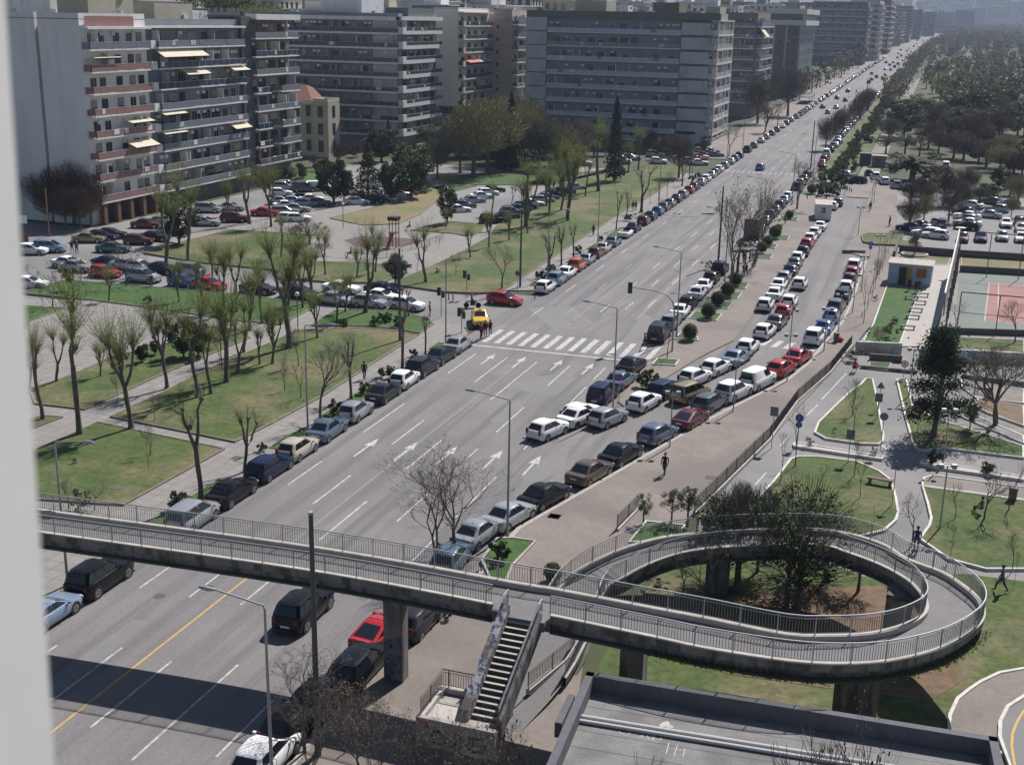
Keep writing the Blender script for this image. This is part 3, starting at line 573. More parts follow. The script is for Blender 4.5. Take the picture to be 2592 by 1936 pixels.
# ---------------------------------------------------------------- white post of the balcony the view is taken from
def ray(px, py, dist): 
    d = FWD+RT*((px-1296)/FPX)+UP*((968-py)/FPX); return CAM+d*dist
t0, t1 = ray(8, -80, 1.0), ray(144, 2020, 1.0); lf = -RT; bk = Vector((-FWD.x, -FWD.y, 0)).normalized()
g = MB(); wv = .35
A_ = [t0, t0+lf*wv, t0+lf*wv+bk*.22, t0+bk*.22]; B_ = [t1, t1+lf*wv, t1+lf*wv+bk*.22, t1+bk*.22]
dn = (t1-t0)*.15; A_ = [p-dn for p in A_]; B_ = [p+dn for p in B_]
g.add(A_+B_, [(0,1,2,3),(7,6,5,4),(0,4,5,1),(1,5,6,2),(2,6,7,3),(3,7,4,0)], mat('post_white', (.50,.495,.48), .6, c2=(.46,.455,.44), ns=6.))
tag(ob('balcony_post', g.mesh('balcony_post')), 'white painted post at the left edge, out of focus, close to the viewer', 'post')
# ================================================================ CARS
SPEC = dict(  # L, W, H, belt, rear base, rear roof, front roof, front base, hood, trunk z, wheel radius
 hatch=(4.05,1.74,1.49,.95,-1.95,-1.50,.05,.98,.78,.95,.31), saloon=(4.5,1.78,1.44,.93,-1.62,-.95,.20,1.02,.74,.99,.32),
 estate=(4.6,1.78,1.50,.95,-2.22,-1.85,.15,1.02,.76,.95,.32), suv=(4.45,1.84,1.68,1.04,-2.14,-1.82,.10,.92,.92,1.06,.37),
 minivan=(4.3,1.78,1.72,1.0,-2.08,-1.85,.35,1.35,.84,1.0,.32), van=(4.6,1.84,1.88,1.08,-2.25,-2.12,.45,1.35,.95,1.08,.33), coupe=(4.3,1.76,1.34,.90,-1.95,-.75,.15,1.0,.72,.95,.33))
SPEC['convertible'] = SPEC['coupe']
def car_parts(kind):
    L,W,H,belt,yr0,yr1,yf1,yf0,hood,tr,wr = SPEC[kind]; h = L/2; w = W/2; P = mat('car_paint_white', COLS['white'])
    def zt(y):
        if y < yr0: return tr-.06*(yr0-y)/(max(.05, yr0+h)) if y > -h+.03 else tr-.18
        if y <= yf0: return belt
        t = (y-yf0)/(h-yf0); return belt+(hood-belt)*t**1.3-(.16 if t > .98 else 0)
    out = {}
    b = MB(); ys = [-h,-h+.05,-h+.22,-h+.55,yr0+.02,-.6,0,.5,yf0,h-.75,h-.4,h-.15,h-.03,h]; ys = sorted(set(ys)); rings = []
    for y in ys:
        e = min(y+h, h-y); fr = y > 0; k = 1-.16*max(0, 1-e/.35)**2-(.07*max(0, 1-e/.9) if fr else .02*max(0, 1-e/.9)); ww = w*k
        zb = .20+.12*max(0, 1-e/.25); z = zt(y)
        half = [(0,zb),(ww*.90,zb),(ww*.985,zb+.10),(ww,.52),(ww*.985,max(.6,z-.12)),(ww*.90,z-.02),(ww*.5,z+.015),(0,z+.02)]
        rings.append([(x, y, zz) for x, zz in half]+[(-x, y, zz) for x, zz in half[-2:0:-1]])
    k = len(rings[0]); vs = [p for r in rings for p in r]
    fs = [(i*k+j, i*k+(j+1) % k, (i+1)*k+(j+1) % k, (i+1)*k+j) for i in range(len(rings)-1) for j in range(k)]
    fs += [tuple(range(k))[::-1], tuple(range((len(rings)-1)*k, len(rings)*k))]; fs = [f[::-1] for f in fs]
    b.add(vs, fs, P)
    # greenhouse
    def gp(t, s, side): # t 0 belt..1 roof ; s 0 rear..1 front
        ya = yr0+(yr1-yr0)*t; yb = yf0+(yf1-yf0)*t; return (side*w*(.88-.17*t), ya+(yb-ya)*s, belt+(H-.05-belt)*t)
    if kind != 'convertible':
        rr_ = []
        for t, ins in ((-.05,0),(.35,0),(.75,0),(1,.0),(1.06,.10)):
            tt = min(t, 1); x = w*(.88-.17*tt); ya = yr0+(yr1-yr0)*tt; yb = yf0+(yf1-yf0)*tt; z = belt+(H-.05-belt)*t if t <= 1 else H-.005; c = .14+.05*tt; x -= ins; ya += ins*2; yb -= ins*2.2
            rr_.append([(x,ya+c,z),(x,yb-c*1.8,z),(x-c,yb,z),(-x+c,yb,z),(-x,yb-c*1.8,z),(-x,ya+c,z),(-x+c,ya,z),(x-c,ya,z)])
        vs = [p for r in rr_ for p in r]; b.add(vs, [(i*8+j, i*8+(j+1) % 8, i*8+8+(j+1) % 8, i*8+8+j) for i in range(4) for j in range(8)]+[tuple(range(32,40))], P)
    else:
        b.box(-w*.75,w*.75,yr0+.5,yf1+.2,belt,belt+.03,TRIM)
    # trims: bumper shadow lines, sills, arches
    for s_ in (-1,1):
        for wy in (-h+.80, h-.83):
            b.disc((s_*(w+.003), wy, wr), (s_,0,0), wr+.055, TRIM, 16)
    b.box(-w*.72,w*.72,-h-.012,-h+.03,.27,.36,TRIM); b.box(-w*.5,w*.5,h-.03,h+.012,.30,.48,TRIM); b.box(-w*.9,w*.9,-h+.1,h-.1,.12,.21,TRIM)
    out['body'] = b
    def panel(name, quad, off):
        g = MB(); q = [Vector(p) for p in quad]; nn = (q[1]-q[0]).cross(q[3]-q[0]).normalized()*off; g.add([p+nn for p in q], [(0,1,2,3)], CGL); out.setdefault(name, []).append(g)
    def lerp3(a, b_, t): return tuple(a[i]+(b_[i]-a[i])*t for i in range(3))
    lo, hi = .10, .88
    if kind != 'convertible':
        for s_ in (-1, 1):
            segs = ((.10,.50),(.535,.90)) if kind != 'van' else ((.66,.92),)
            if kind in ('estate','suv','minivan'): segs = ((.045,.24),(.265,.58),(.61,.92))
            for a, c in segs:
                q = [gp(lo, a, s_), gp(lo, c+.03, s_), gp(hi, c, s_), gp(hi, a+.02, s_)]
                panel('side_window', q if s_ > 0 else [q[1], q[0], q[3], q[2]], .012)
        a0_, a1_, a2_, a3_ = gp(.06,1,-1), gp(.06,1,1), gp(.93,1,1), gp(.93,1,-1)
        sx = lambda p, f: (p[0]*f, p[1], p[2])
        panel('windscreen', [sx(a1_,.82), sx(a0_,.82), sx(a3_,.80), sx(a2_,.80)], .014)
        r0_, r1_, r2_, r3_ = gp(.12,0,-1), gp(.12,0,1), gp(.90,0,1), gp(.90,0,-1)
        panel('rear_window', [sx(r0_,.80), sx(r1_,.80), sx(r2_,.78), sx(r3_,.78)], .014)
    else:
        g = MB(); g.add([(-.6,yf0,belt),(.6,yf0,belt),(.5,yf1+.15,H-.02),(-.5,yf1+.15,H-.02)], [(0,1,2,3)], CGL); out['windscreen'] = [g]
    g = MB(); g.tube([(0,0,0),(.03,0,0),(.2,0,0),(.23,0,0)], [wr*.93,wr,wr,wr*.93], TYRE, 18); out['tyre'] = g
    g = MB(); g.disc((.236,0,0),(1,0,0),wr*.66,RIM,14,wr*.50); g.disc((.232,0,0),(1,0,0),wr*.5,TRIM,12)
    for i in range(5):
        a = 2*math.pi*i/5; g.add([(.238,math.cos(a-.5)*wr*.12,math.sin(a-.5)*wr*.12),(.238,math.cos(a+.5)*wr*.12,math.sin(a+.5)*wr*.12),(.238,math.cos(a+.16)*wr*.55,math.sin(a+.16)*wr*.55),(.238,math.cos(a-.16)*wr*.55,math.sin(a-.16)*wr*.55)], [(0,1,2,3)], RIM)
    out['rim'] = g
    tl = MB(); z0 = tr-.28; tl.box(-.10,.10,-.045,.02,z0,z0+(.42 if kind in('hatch','minivan','van') else .17),TAIL); out['tail'] = tl
    hl = MB(); hl.box(-.17,.17,-.05,.03,.60,.60+.13,HEAD); out['head'] = hl
    pl = MB(); pl.box(-.26,.26,-.012,.0,0,.11,PLATE); out['plate'] = pl
    mr = MB(); mr.box(-.02,.17,-.06,.06,0,.13,P); out['mirror'] = mr
    out['dims'] = (L,W,H,belt,wr,yf0,tr); return out
CARM = {}; FARM = {}
def full_meshes(kind):
    if kind in CARM: return CARM[kind]
    o = car_parts(kind); d = {}
    d['body'] = o['body'].mesh('car_body_'+kind, 38)
    for k_ in ('side_window','windscreen','rear_window'): d[k_] = [g.mesh('car_'+k_) for g in o.get(k_, [])]
    for k_ in ('tyre','rim','tail','head','plate','mirror'): d[k_] = o[k_].mesh('car_'+k_, 40)
    d['dims'] = o['dims']; CARM[kind] = d; return d
def far_mesh(kind):
    if kind in FARM: return FARM[kind]
    o = car_parts(kind); L,W,H,belt,wr,yf0,tr = o['dims']; b = o['body']; h = L/2; w = W/2
    for k_ in ('side_window','windscreen','rear_window'):
        for g in o.get(k_, []): b.add(g.v, g.f, CGL)
    for s_ in (-1,1):
        for wy in (-h+.80, h-.83): b.tube([(s_*(w-.18),wy,wr),(s_*(w+.012),wy,wr)], wr, TYRE, 10); b.disc((s_*(w+.02),wy,wr),(s_,0,0),wr*.6,RIM,8)
        b.box(s_*(w-.30)-.11,s_*(w-.30)+.11,-h-.01,-h+.06,tr-.28,tr-.08,TAIL); b.box(s_*(w-.26)-.15,s_*(w-.26)+.15,h-.06,h+.01,.6,.72,HEAD)
    b.box(-.26,.26,-h-.014,-h,.55,.66,PLATE)
    FARM[kind] = b.mesh('car_far_'+kind, 38); return FARM[kind]
def own(o, m):
    o.material_slots[0].link = 'OBJECT'; o.material_slots[0].material = m; return o
TN = dict(hatch='hatchback', saloon='saloon', estate='estate', suv='off-roader', minivan='people carrier', van='panel van', coupe='coupe', convertible='convertible')
NCAR = [0]
FARC = MB()
def car(kind, col, loc, rz, label, group, near):
    NCAR[0] += 1; m = paint(col)
    if loc[1] > 640:   # too far to tell apart: one mass of distant cars
        me = far_mesh(kind); c, s_ = math.cos(rz), math.sin(rz); b = len(FARC.v)
        FARC.v += [(v.co.x*c-v.co.y*s_+loc[0], v.co.x*s_+v.co.y*c+loc[1], v.co.z+loc[2]) for v in me.vertices]
        for f in me.polygons: FARC.f.append(tuple(b+i for i in f.vertices)); FARC.m.append(FARC.mi(m if f.material_index == 0 else me.materials[f.material_index]))
        return None
    if not near:
        o = ob('car' if 'moving' in group or 'traffic' in group else 'parked_car', far_mesh(kind), None, loc, rz); own(o, m); return tag(o, label, 'car', group)
    d = full_meshes(kind); L,W,H,belt,wr,yf0,tr = d['dims']; h = L/2; w = W/2
    t = thing('car' if 'moving' in group or 'traffic' in group else 'parked_car', label, 'car', loc, rz, group)
    own(ob('body', d['body'], t), m)
    for k_ in ('side_window','windscreen','rear_window'):
        for me in d[k_]: ob(k_, me, t)
    for s_ in (-1,1):
        for wy in (-h+.80, h-.83):
            o = ob('wheel', d['tyre'], t, (s_*(w-.225), wy, wr), 0 if s_ > 0 else math.pi); ob('rim', d['rim'], o)
        e = .13 if kind != 'saloon' else .2
        ob('tail_light', d['tail'], t, (s_*w*.69, -h+.03, 0)); ob('headlight', d['head'], t, (s_*(w*.74), h-.075, 0), -s_*.25)
        own(ob('door_mirror', d['mirror'], t, (s_*(w-.02), yf0-.22, belt-.02), 0 if s_ > 0 else math.pi), m)
    ob('number_plate', d['plate'], t, (0, -h-.005, .62 if kind in('saloon','coupe','convertible') else .50)); ob('number_plate', d['plate'], t, (0, h+.012, .34), math.pi)
    return t
def cdesc(kind, col): return CNAME.get(col, col)+' '+TN[kind]
KCH = dict(h='hatch', s='saloon', e='estate', u='suv', m='minivan', v='van', c='coupe', x='convertible')
def row(k, data, where, group, head=None, flip=False, near=True, z=.7, snap=None, order='counted from the footbridge'):
    """data: 'x,y,kindletter,colour;...' -> cars at those places on the ground"""
    L_ = []
    kk = k
    for it in data.split(';'):
        it = it.strip()
        if not it: continue
        if it[1:2] == ':': kk, it = it[0], it[2:]
        x, y, kd, col = it.split(','); p = at(kk, float(x), float(y), z); p.z -= z
        L_.append([p, KCH[kd], col])
    if 'left' in order: L_.sort(key=lambda q: q[0].x)
    elif 'right' in order: L_.sort(key=lambda q: -q[0].x)
    elif head is not None: L_.sort(key=lambda q: q[0].y)
    for i, (p, kd, col) in enumerate(L_):
        if head is None:
            a = L_[max(0, i-1)][0]; b_ = L_[min(len(L_)-1, i+1)][0]; d = b_-a; rz = math.atan2(-d.x, d.y)
            if d.y < 0: rz += math.pi
        else: rz = head
        if flip: rz += math.pi
        q = Vector(p)
        if snap is not None: q.x = (snap(q.y) if callable(snap) else snap)+bx(q.y)
        q.z = gz(q.y)+.006; rz += random.Random(i*7+len(data)).uniform(-.03, .03)
        lab = f"{cdesc(kd, col)} {where}, {ordi(i+1)} {order}"
        car(kd, col, q, rz, lab, group, near and (q-Vector((0,0,0))).length < 175)
    return [l[0] for l in L_]
R0 = 0.0
row('M', '400,585,c,paleblue;720,330,u,black;I:1380,840,m,silver;1630,660,s,black;1905,490,e,navy;2095,362,h,beige;J:385,505,s,greyblue;562,375,h,silver;778,250,s,dark;905,155,h,white;1022,72,u,dark;F:1160,1092,s,dark;1278,1015,s,silver',
    'at the left kerb before the crossing', 'cars at the left kerb before the crossing', snap=SN, head=0)
row('F', '1868,615,h,white;G:300,560,u,paleblue;365,515,s,white;425,465,m,orange;505,422,s,paleblue;565,378,h,maroon;630,345,s,beige;688,300,s,greyblue;762,240,x,white;818,203,s,navy;895,155,h,maroon;943,123,s,dark;987,88,h,blue;1040,60,s,brown;1082,32,s,greyblue;C:1118,1378,s,dark;1158,1348,h,silver;1205,1318,h,red;1252,1297,s,navy;1290,1263,s,silver;1330,1240,h,white;1358,1212,s,silver;1388,1195,h,grey;1422,1175,h,white;1460,1148,h,paleblue;1500,1120,s,beige;1543,1100,h,blue;1575,1080,h,dark',
    'at the left kerb past the crossing', 'cars at the left kerb past the crossing', snap=SN, head=0, order='counted from the crossing')
row('C', '1612,1040,u,dark;1662,1010,h,grey;1705,975,s,silver;1742,950,h,silver;1780,925,h,greyblue;1815,900,h,grey;1855,875,s,white;1888,855,s,dark;1918,833,h,silver;1955,808,h,dark;1990,783,h,greyblue;2030,755,s,dark;2060,733,h,silver;2088,715,h,white;2112,698,s,silver;2138,682,h,red',
    'parked by the big apartment block', 'cars parked at the left kerb past the side street', snap=SN, head=0, order='counted along the kerb')
row('M', '1850,1560,h,white;2050,1330,h,black;N:290,1175,s,dark;585,930,e,black;735,690,c,red;980,620,h,dark;J:1215,1395,h,greyblue;1400,1215,s,silver;1625,1095,s,silver;1865,960,s,black;K:530,795,s,brown;745,672,s,black;1005,533,h,greyblue;1232,425,c,maroon;1370,315,e,grey;1535,240,u,white;1700,165,v,white;G:1865,1180,h,red;1980,1098,s,red',
    'parked along the curving right kerb', 'cars parked along the curving right kerb')
row('G', '240,1603,h,white;455,1513,s,white;470,1490,h,white;655,1520,h,silver', 'waiting where the slip road leaves', 'cars standing where the slip road leaves', head=-.32, order='counted from the footbridge')
row('G', '620,1362,m,navy;740,1262,s,greyblue;820,1160,s,black', 'at the island tip', 'cars parked at the island tip', head=-.1)
row('G', '908,1412,h,white;1058,1325,e,navy;1265,1240,h,white;1410,1173,h,white;1550,1105,s,paleblue;1632,1030,h,white;1752,922,h,white;1832,855,s,grey;1882,782,h,red;1922,717,h,white;1995,592,h,white',
    'on the slip road beside the island', 'cars on the slip road beside the island', order='counted from the island tip')
p = at('G', 1232, 1355, .7); car('minivan', 'gold', (p.x, p.y, .006), -.42, 'gold people carrier driving up the slip road between the parked rows', 'moving cars on the slip road', True)
row('G', '1755,738,h,white;1822,662,s,white;1850,600,s,white;1885,548,h,silver;1930,502,s,navy;1960,452,s,teal;1980,412,h,white;2018,368,h,dark;2045,316,h,red;2068,278,h,white;2100,238,h,white;2138,195,s,white',
    'parked along the promenade side', 'cars parked along the promenade side of the slip road', head=0, order='toward the white cabin')
row('H', '680,62,h,white;722,35,h,maroon', 'parked beyond the white cabin', 'cars parked beyond the white cabin', head=0, order='counted from it')
row('H', '540,1100,u,white;612,1022,s,blue;670,930,h,paleblue;708,852,e,grey;756,782,m,dark;786,702,h,white;815,642,h,maroon;832,590,h,red;850,540,u,white',
    'at the slip road right kerb', 'cars at the slip road right kerb', order='beyond the small crossing')
row('G', '1068,945,v,dark;1140,855,e,silver;1195,785,s,white;1260,728,h,dark;1312,660,s,white;1355,608,s,white;1420,555,h,dark;1458,490,u,black',
    'parked against the shrub island', 'cars parked against the shrub island', snap=-24.6, head=0, order='counted from the crossing')
row('G', '1755,205,h,white;1775,155,s,silver;1808,112,h,greyblue;1835,80,s,greyblue;1860,45,h,dark;C:1888,1388,s,paleblue;1918,1362,h,white;1975,1298,u,dark;2003,1268,h,silver;2035,1240,s,grey;2060,1215,h,dark',
    'parked along the island past the crowd', 'cars parked along the island past the crowd', snap=-24.6, head=0, order='beyond the crowd')
row('D', '600,1335,h,dark;595,1295,s,red;610,1262,h,maroon;630,1222,v,white;665,1190,h,navy;702,1152,s,silver;725,1130,h,paleblue', 'parked near the far crossing', 'cars parked near the far crossing', head=0, order='counted from the near end')
row('D', '690,1358,s,greyblue;785,1388,s,silver;865,1438,u,black', 'in the junction by the bollards', 'cars in the junction by the bollards', head=1.1, order='counted from the boulevard')
row('D', '970,1378,h,navy;1020,1405,u,white;1092,1438,e,white;1185,1472,u,silver;1275,1485,s,dark', 'parked nose-in beside the small kiosk', 'cars parked by the kiosk lawn', head=.15, order='counted from the boulevard')
row('D', '1418,1452,h,silver;1580,1325,v,white;1430,1385,h,red', 'parked under trees near the long roof', 'cars parked near the long roof', head=0, order='counted from the left')
# car park on the right
PKR = '1305,228,s,navy;1330,205,s,dark;1345,185,e,grey;1400,255,s,silver;1480,275,h,white;1420,300,s,white'
row('H', '1300,232,s,navy;1360,215,s,dark;1410,245,s,silver;1430,275,e,white;1500,292,h,white', 'in the slanting row behind the planter', 'cars parked in the slanting row behind the planter', head=1.35, order='counted from the left')
row('H', '1545,200,e,greyblue;1500,190,h,green' .replace('green','beige'), 'parked by the car park hedge', 'cars parked by the hedge', head=0, order='counted from the right')
row('H', '1750,225,h,black;1755,195,s,white;1745,165,h,silver;1750,140,s,white;1740,105,s,navy;1920,130,s,silver;1990,85,h,silver;2080,45,h,paleblue;1780,55,s,white;1950,25,s,grey', 'sideways in the right car park', 'cars sideways in the right car park', head=1.3, order='counted from the front')
row('H', '1715,315,h,maroon;1860,312,s,navy;2030,305,h,silver;2180,315,s,white;2060,200,s,white;2180,240,s,beige;2170,190,h,black;2300,300,h,silver', 'facing the court, right car park', 'cars parked facing the court', head=0, flip=True, order='counted from the left')
# street beside the left park
row('E', '2082,655,s,navy;1800,625,s,dark;1462,600,h,red;1285,578,h,blue;1000,548,m,silver;728,515,h,red;F:175,660,h,dark;410,700,s,silver;650,722,h,silver;912,738,h,white',
    'in the side street near lane', 'cars in the near lane of the left side street', head=-1.62, order='counted from the left')
row('E', '1340,508,m,silver;1125,490,s,navy;985,478,h,white;885,462,s,silver;760,445,s,navy;535,475,s,silver;480,450,s,white;F:452,622,s,white;730,682,s,white;745,632,s,navy',
    'in the side street far lane', 'cars in the far lane of the left side street', head=-1.55, order='counted from the left')
row('E', '225,360,h,white;345,345,m,paleblue;200,590,s,white;620,278,s,gold;712,265,h,navy;785,250,h,dark;790,345,s,teal;965,292,h,maroon;1072,268,s,dark;1190,232,h,silver;1020,180,s,maroon;1122,160,s,silver;1430,165,s,silver;1450,75,m,silver;1608,62,s,silver;1635,140,u,maroon;1848,98,s,red;2020,138,h,white;2070,72,s,silver',
    'by the left apartment blocks', 'cars by the left apartment blocks', head=-1.25, order='counted from the left')
row('F', '30,20,s,silver;70,50,s,white;130,20,h,silver;185,35,s,paleblue;60,90,e,silver;150,140,h,white;240,5,s,white;290,30,s,grey;200,0,h,dark;B:30,1340,h,white;85,1290,u,silver;195,1310,v,grey;290,1305,v,white;A:1985,1300,u,silver;B:560,1400,s,white;640,1395,s,navy;700,1390,s,dark;740,1385,s,silver;540,1330,h,white;860,1350,s,white;900,1340,s,red;960,1330,s,grey',
    'parked among trees behind the playground', 'cars parked behind the playground', head=-1.0, near=False, order='counted from the front')
row('B', '1265,1455,s,white;1310,1425,h,greyblue;1370,1390,s,silver;1430,1362,s,white;1475,1340,h,white;1510,1318,s,dark', 'in the lawn bay, left row', 'cars in the lawn bay, left row', head=-.9, near=False, order='counted from the front')
row('B', '1510,1530,u,black;1600,1500,s,dark;1640,1470,h,grey;1690,1450,s,teal;1730,1435,h,dark;1780,1415,s,white;1850,1390,e,silver;1885,1370,s,greyblue;1930,1350,s,navy;2010,1330,h,maroon;2080,1300,s,silver', 'in the lawn bay, right row', 'cars in the lawn bay, right row', head=-.9, near=False, order='counted from the front')
row('B', '1310,1075,s,white;1360,1070,h,white;1480,1090,s,navy;1430,1080,s,silver;C:75,1090,s,navy;200,1085,s,white;480,1130,s,white;750,1120,v,white;820,1095,e,silver;990,1075,u,silver;1010,1120,h,white;1060,1060,s,dark', 'in trees before the big block', 'cars in trees before the big block', head=-1.4, near=False, order='counted from the left')
row('C', '1240,1120,h,white;1275,1105,s,red;1300,1090,h,white;1320,1075,s,red;1345,1060,s,teal;1375,1050,s,silver;1290,1130,s,white;1250,1080,h,dark;1310,1050,h,silver;1400,1075,s,greyblue', 'side by side at the block corner', 'cars parked at the block corner', head=-1.2, near=False, order='counted from the near end')
# moving traffic
row('N', '190,545,u,black', 'driving under the footbridge in the right lanes', 'moving cars on the boulevard', head=0, order='nearest of the moving cars')
row('C', '1720,1163,h,blue', 'driving alone in mid boulevard', 'moving cars on the boulevard', head=0, near=False, order='before the far crossing')
TR = '600,848,s,dark;640,892,h,gold;706,852,s,silver;713,776,s,dark;780,795,s,dark;862,806,s,dark;800,723,s,dark'
row('D', TR, 'driving away past the far crossing', 'leading cars of the distant traffic', head=0, near=False, order='in the small cluster')
rr = random.Random(12)
def simple(k, pts, lab, group, cols):
    for i, (x, y) in enumerate(pts):
        p = at(k, x, y, .6); kd = rr.choice(['hatch','saloon','hatch','suv']); cl = cols[rr.randrange(len(cols))]
        car(kd, cl, (p.x, p.y, gz(p.y)+.01), rr.uniform(-.03,.03), f"{cdesc(kd, cl)} {lab}, {ordi(i+1)} from the front", group, False)
simple('Q', [(575,862),(605,770),(605,832),(655,805),(745,725),(805,730),(882,735),(720,815),(748,785),(795,680),(830,655),(880,670),(845,700),(930,630),(955,665),(875,605),(915,585),(885,560),(965,592),(1030,597),(990,642),(975,532),(1020,545),(910,525),(1000,505),(1045,487),(1075,460),(1095,490),(1080,425),(1125,388),(1165,387),(755,655),(1060,545)],
       'in the dense far traffic', 'dense traffic far up the boulevard', ['dark','black','dark','navy','silver','grey'])
# far parked rows (both kerbs)
def farrow(x, y0, y1, label, group):
    y = y0; i = 0
    while y < y1:
        if rr.random() < .9:
            i += 1; kd = rr.choice(['hatch','saloon','estate','hatch']); cl = rr.choice(['white','silver','silver','dark','greyblue','black','paleblue','red','grey'])
            car(kd, cl, (x+bx(y), y, gz(y)+.01), rr.uniform(-.03,.03), f"{cdesc(kd, cl)} {label}, {ordi(i)} from its near end", group, False)
        y += rr.uniform(5.2, 6.3)*(1 if y < 700 else 1.6)
farrow(-43.3, 415, 470, 'before the sheltered stop', 'parked row before the sheltered stop')
farrow(-43.3, 505, 1000, 'in the far left kerb row', 'far left kerb row of parked cars')
farrow(-24.5, 330, 560, 'in the far right kerb row', 'far right kerb row of parked cars')
o = ob('distant_cars', FARC.mesh('distant_cars', 38)); tag(o, 'far off cars shrinking to specks along the boulevard', 'cars'); o['kind'] = 'stuff'
# red hatchback on the corner, taxi
p = at('F', 1592, 702, .7); car('hatch', 'maroon' if 0 else 'red', (p.x, p.y, .006), -1.62, 'red hatchback leaving the side street at the corner, behind the yellow taxi', 'cars at the side street mouth', True)
p = at('F', 1418, 838, .7); tx = car('saloon', 'yellow', (p.x, p.y, .14), 3.55, 'yellow taxi saloon facing the viewer at the corner of the crossing', 'cars at the side street mouth', True)
g = MB(); g.box(-.18,.18,-.08,.08,1.43,1.56,WHITE); g.box(-.19,.19,-.02,.02,1.45,1.54,TRIM); ob('roof_sign', g.mesh('roof_sign'), tx)
# roof bars on two cars
# ================================================================ TREES AND SHRUBS
def leaf(mb, p, s, m, rr):
    a = Vector((rr.gauss(0,1), rr.gauss(0,1), rr.gauss(0,1))).normalized(); b = a.cross(Vector((rr.gauss(0,1), rr.gauss(0,1), rr.gauss(0,1)))).normalized()
    mb.add([p-a*s, p+b*s*.6, p+a*s, p-b*s*.6], [(0,1,2,3)], m)
def rot(d, rr, a):
    q = Vector((rr.gauss(0,1), rr.gauss(0,1), rr.gauss(0,1))); q = (q-d*q.dot(d)).normalized(); return (d*math.cos(a)+q*math.sin(a)).normalized()
def pollard(seed, green, tall=1.0):
    rr = random.Random(seed*7+1); T = MB(); K = MB(); H1 = rr.uniform(2.4, 4.4)*tall; lean = Vector((rr.uniform(-.7,.7), rr.uniform(-.7,.7), 0))
    p1 = Vector((0,0,H1))+lean*.5; tr = rr.uniform(.15,.21); T.tube([(0,0,-.1),(0,0,.35),Vector((0,0,H1*.3))+lean*.05,Vector((0,0,H1*.65))+lean*.35,p1], [tr*1.7,tr*1.2,tr*.98,tr*1.05,tr*.95], BARK, 8)
    nl = rr.randint(2, 4)
    for i in range(nl):
        a = 6.28*i/nl+rr.uniform(-.5,.5); sp_ = rr.uniform(.35,1.15); L = rr.uniform(1.8, 3.9)*(1 if green else .8); q = p1
        N_ = 4; pts = [p1-Vector((0,0,.25))]
        for j in range(1, N_+1):
            t = j/N_; pts.append(p1+Vector((math.cos(a)*sp_*t**.6+rr.uniform(-.12,.12), math.sin(a)*sp_*t**.6+rr.uniform(-.12,.12), L*t)))
        T.tube(pts, [tr*.8,tr*.66,tr*.55,tr*.5,tr*.42], BARK, 6)
        heads = [pts[-1]]+([pts[2]+Vector((rr.uniform(-.2,.2), rr.uniform(-.2,.2), 0))] if rr.random() < .6 else [])
        for hd in heads:
            T.ball(hd, rr.uniform(.12,.2), BARK, 6, 4); m0 = hd is heads[0]
            nt_ = (rr.randint(62, 98) if m0 else 28) if green else rr.randint(4, 8)
            for j in range(nt_):
                d = Vector((rr.gauss(0,.5), rr.gauss(0,.5), 1)).normalized(); d = (d+Vector((math.cos(a), math.sin(a), 0))*.16).normalized()
                L2 = (rr.uniform(1.0, 3.2) if m0 else rr.uniform(.6,1.8)) if green else rr.uniform(.5, 1.8); r = .013 if green else rr.uniform(.022,.045)
                o = hd+Vector((rr.uniform(-.12,.12), rr.uniform(-.12,.12), rr.uniform(-.5,.1)))
                m_ = o+d*L2*.5+Vector((0,0,.05*L2)); e = o+d*L2+Vector((rr.gauss(0,.1), rr.gauss(0,.1), .2*L2))
                (K if green else T).tube([o, m_, e], [r, r*.75, r*.3], TWIG if green else BARKL, 3, False)
                if green:
                    for _ in range(6):
                        t = rr.uniform(.15, 1); leaf(K, o.lerp(e, t)+Vector((rr.gauss(0,.1), rr.gauss(0,.1), rr.gauss(0,.1))), rr.uniform(.035,.075), LFS, rr)
                else:
                    for _ in range(5):
                        d2 = rot(d, rr, .5); q = o+d*L2*rr.uniform(.3,1); K.tube([q, q+d2*rr.uniform(.3,1.0)], [.009,.004], TWIGB, 3, False)
    if green:
        for j in range(16):
            a = rr.uniform(0,6.28); z = rr.uniform(H1*.35, H1); o = Vector((0,0,z)); d = Vector((math.cos(a), math.sin(a), 1.3)).normalized(); K.tube([o, o+d*rr.uniform(.4,1.4)], [.010,.004], TWIG, 3, False)
    return T, K
def bare(seed, m=BARK, tw=TWIGB, lf=None, spread=.5, H=4.0, depth=5, multi=1, lfd=.3, r0=.17, up=.12):
    rr = random.Random(seed); T = MB(); K = MB()
    def grow(p, d, L, r, dp):
        q = p+d*L*.5; d2 = (rot(d, rr, .12)+Vector((0,0,up))).normalized(); e = q+d2*L*.5; thin = dp <= depth-3
        (K if thin else T).tube([p, q, e], [r, r*.85, r*.68], tw if thin else m, 3 if thin else 6, False)
        if dp == 0:
            if lf and rr.random() < lfd: leaf(K, e, .07, lf, rr)
            return
        nb = 2 if rr.random() < .6 else 3
        for i in range(nb): grow(e, rot(d2, rr, rr.uniform(.25, .45+spread*.5)), L*rr.uniform(.62,.84), r*.62, dp-1)
        if dp < depth and rr.random() < .5: grow(q, rot(d, rr, .8), L*.6, r*.45, max(0, dp-2))
    for i in range(multi):
        d = Vector((rr.uniform(-.3,.3)*(multi > 1)*1.5, rr.uniform(-.2,.2)*(multi > 1), 1)).normalized(); grow(Vector((.15*i,0,-.1)), d, H*rr.uniform(.65,.8), r0, depth)
    return T, K
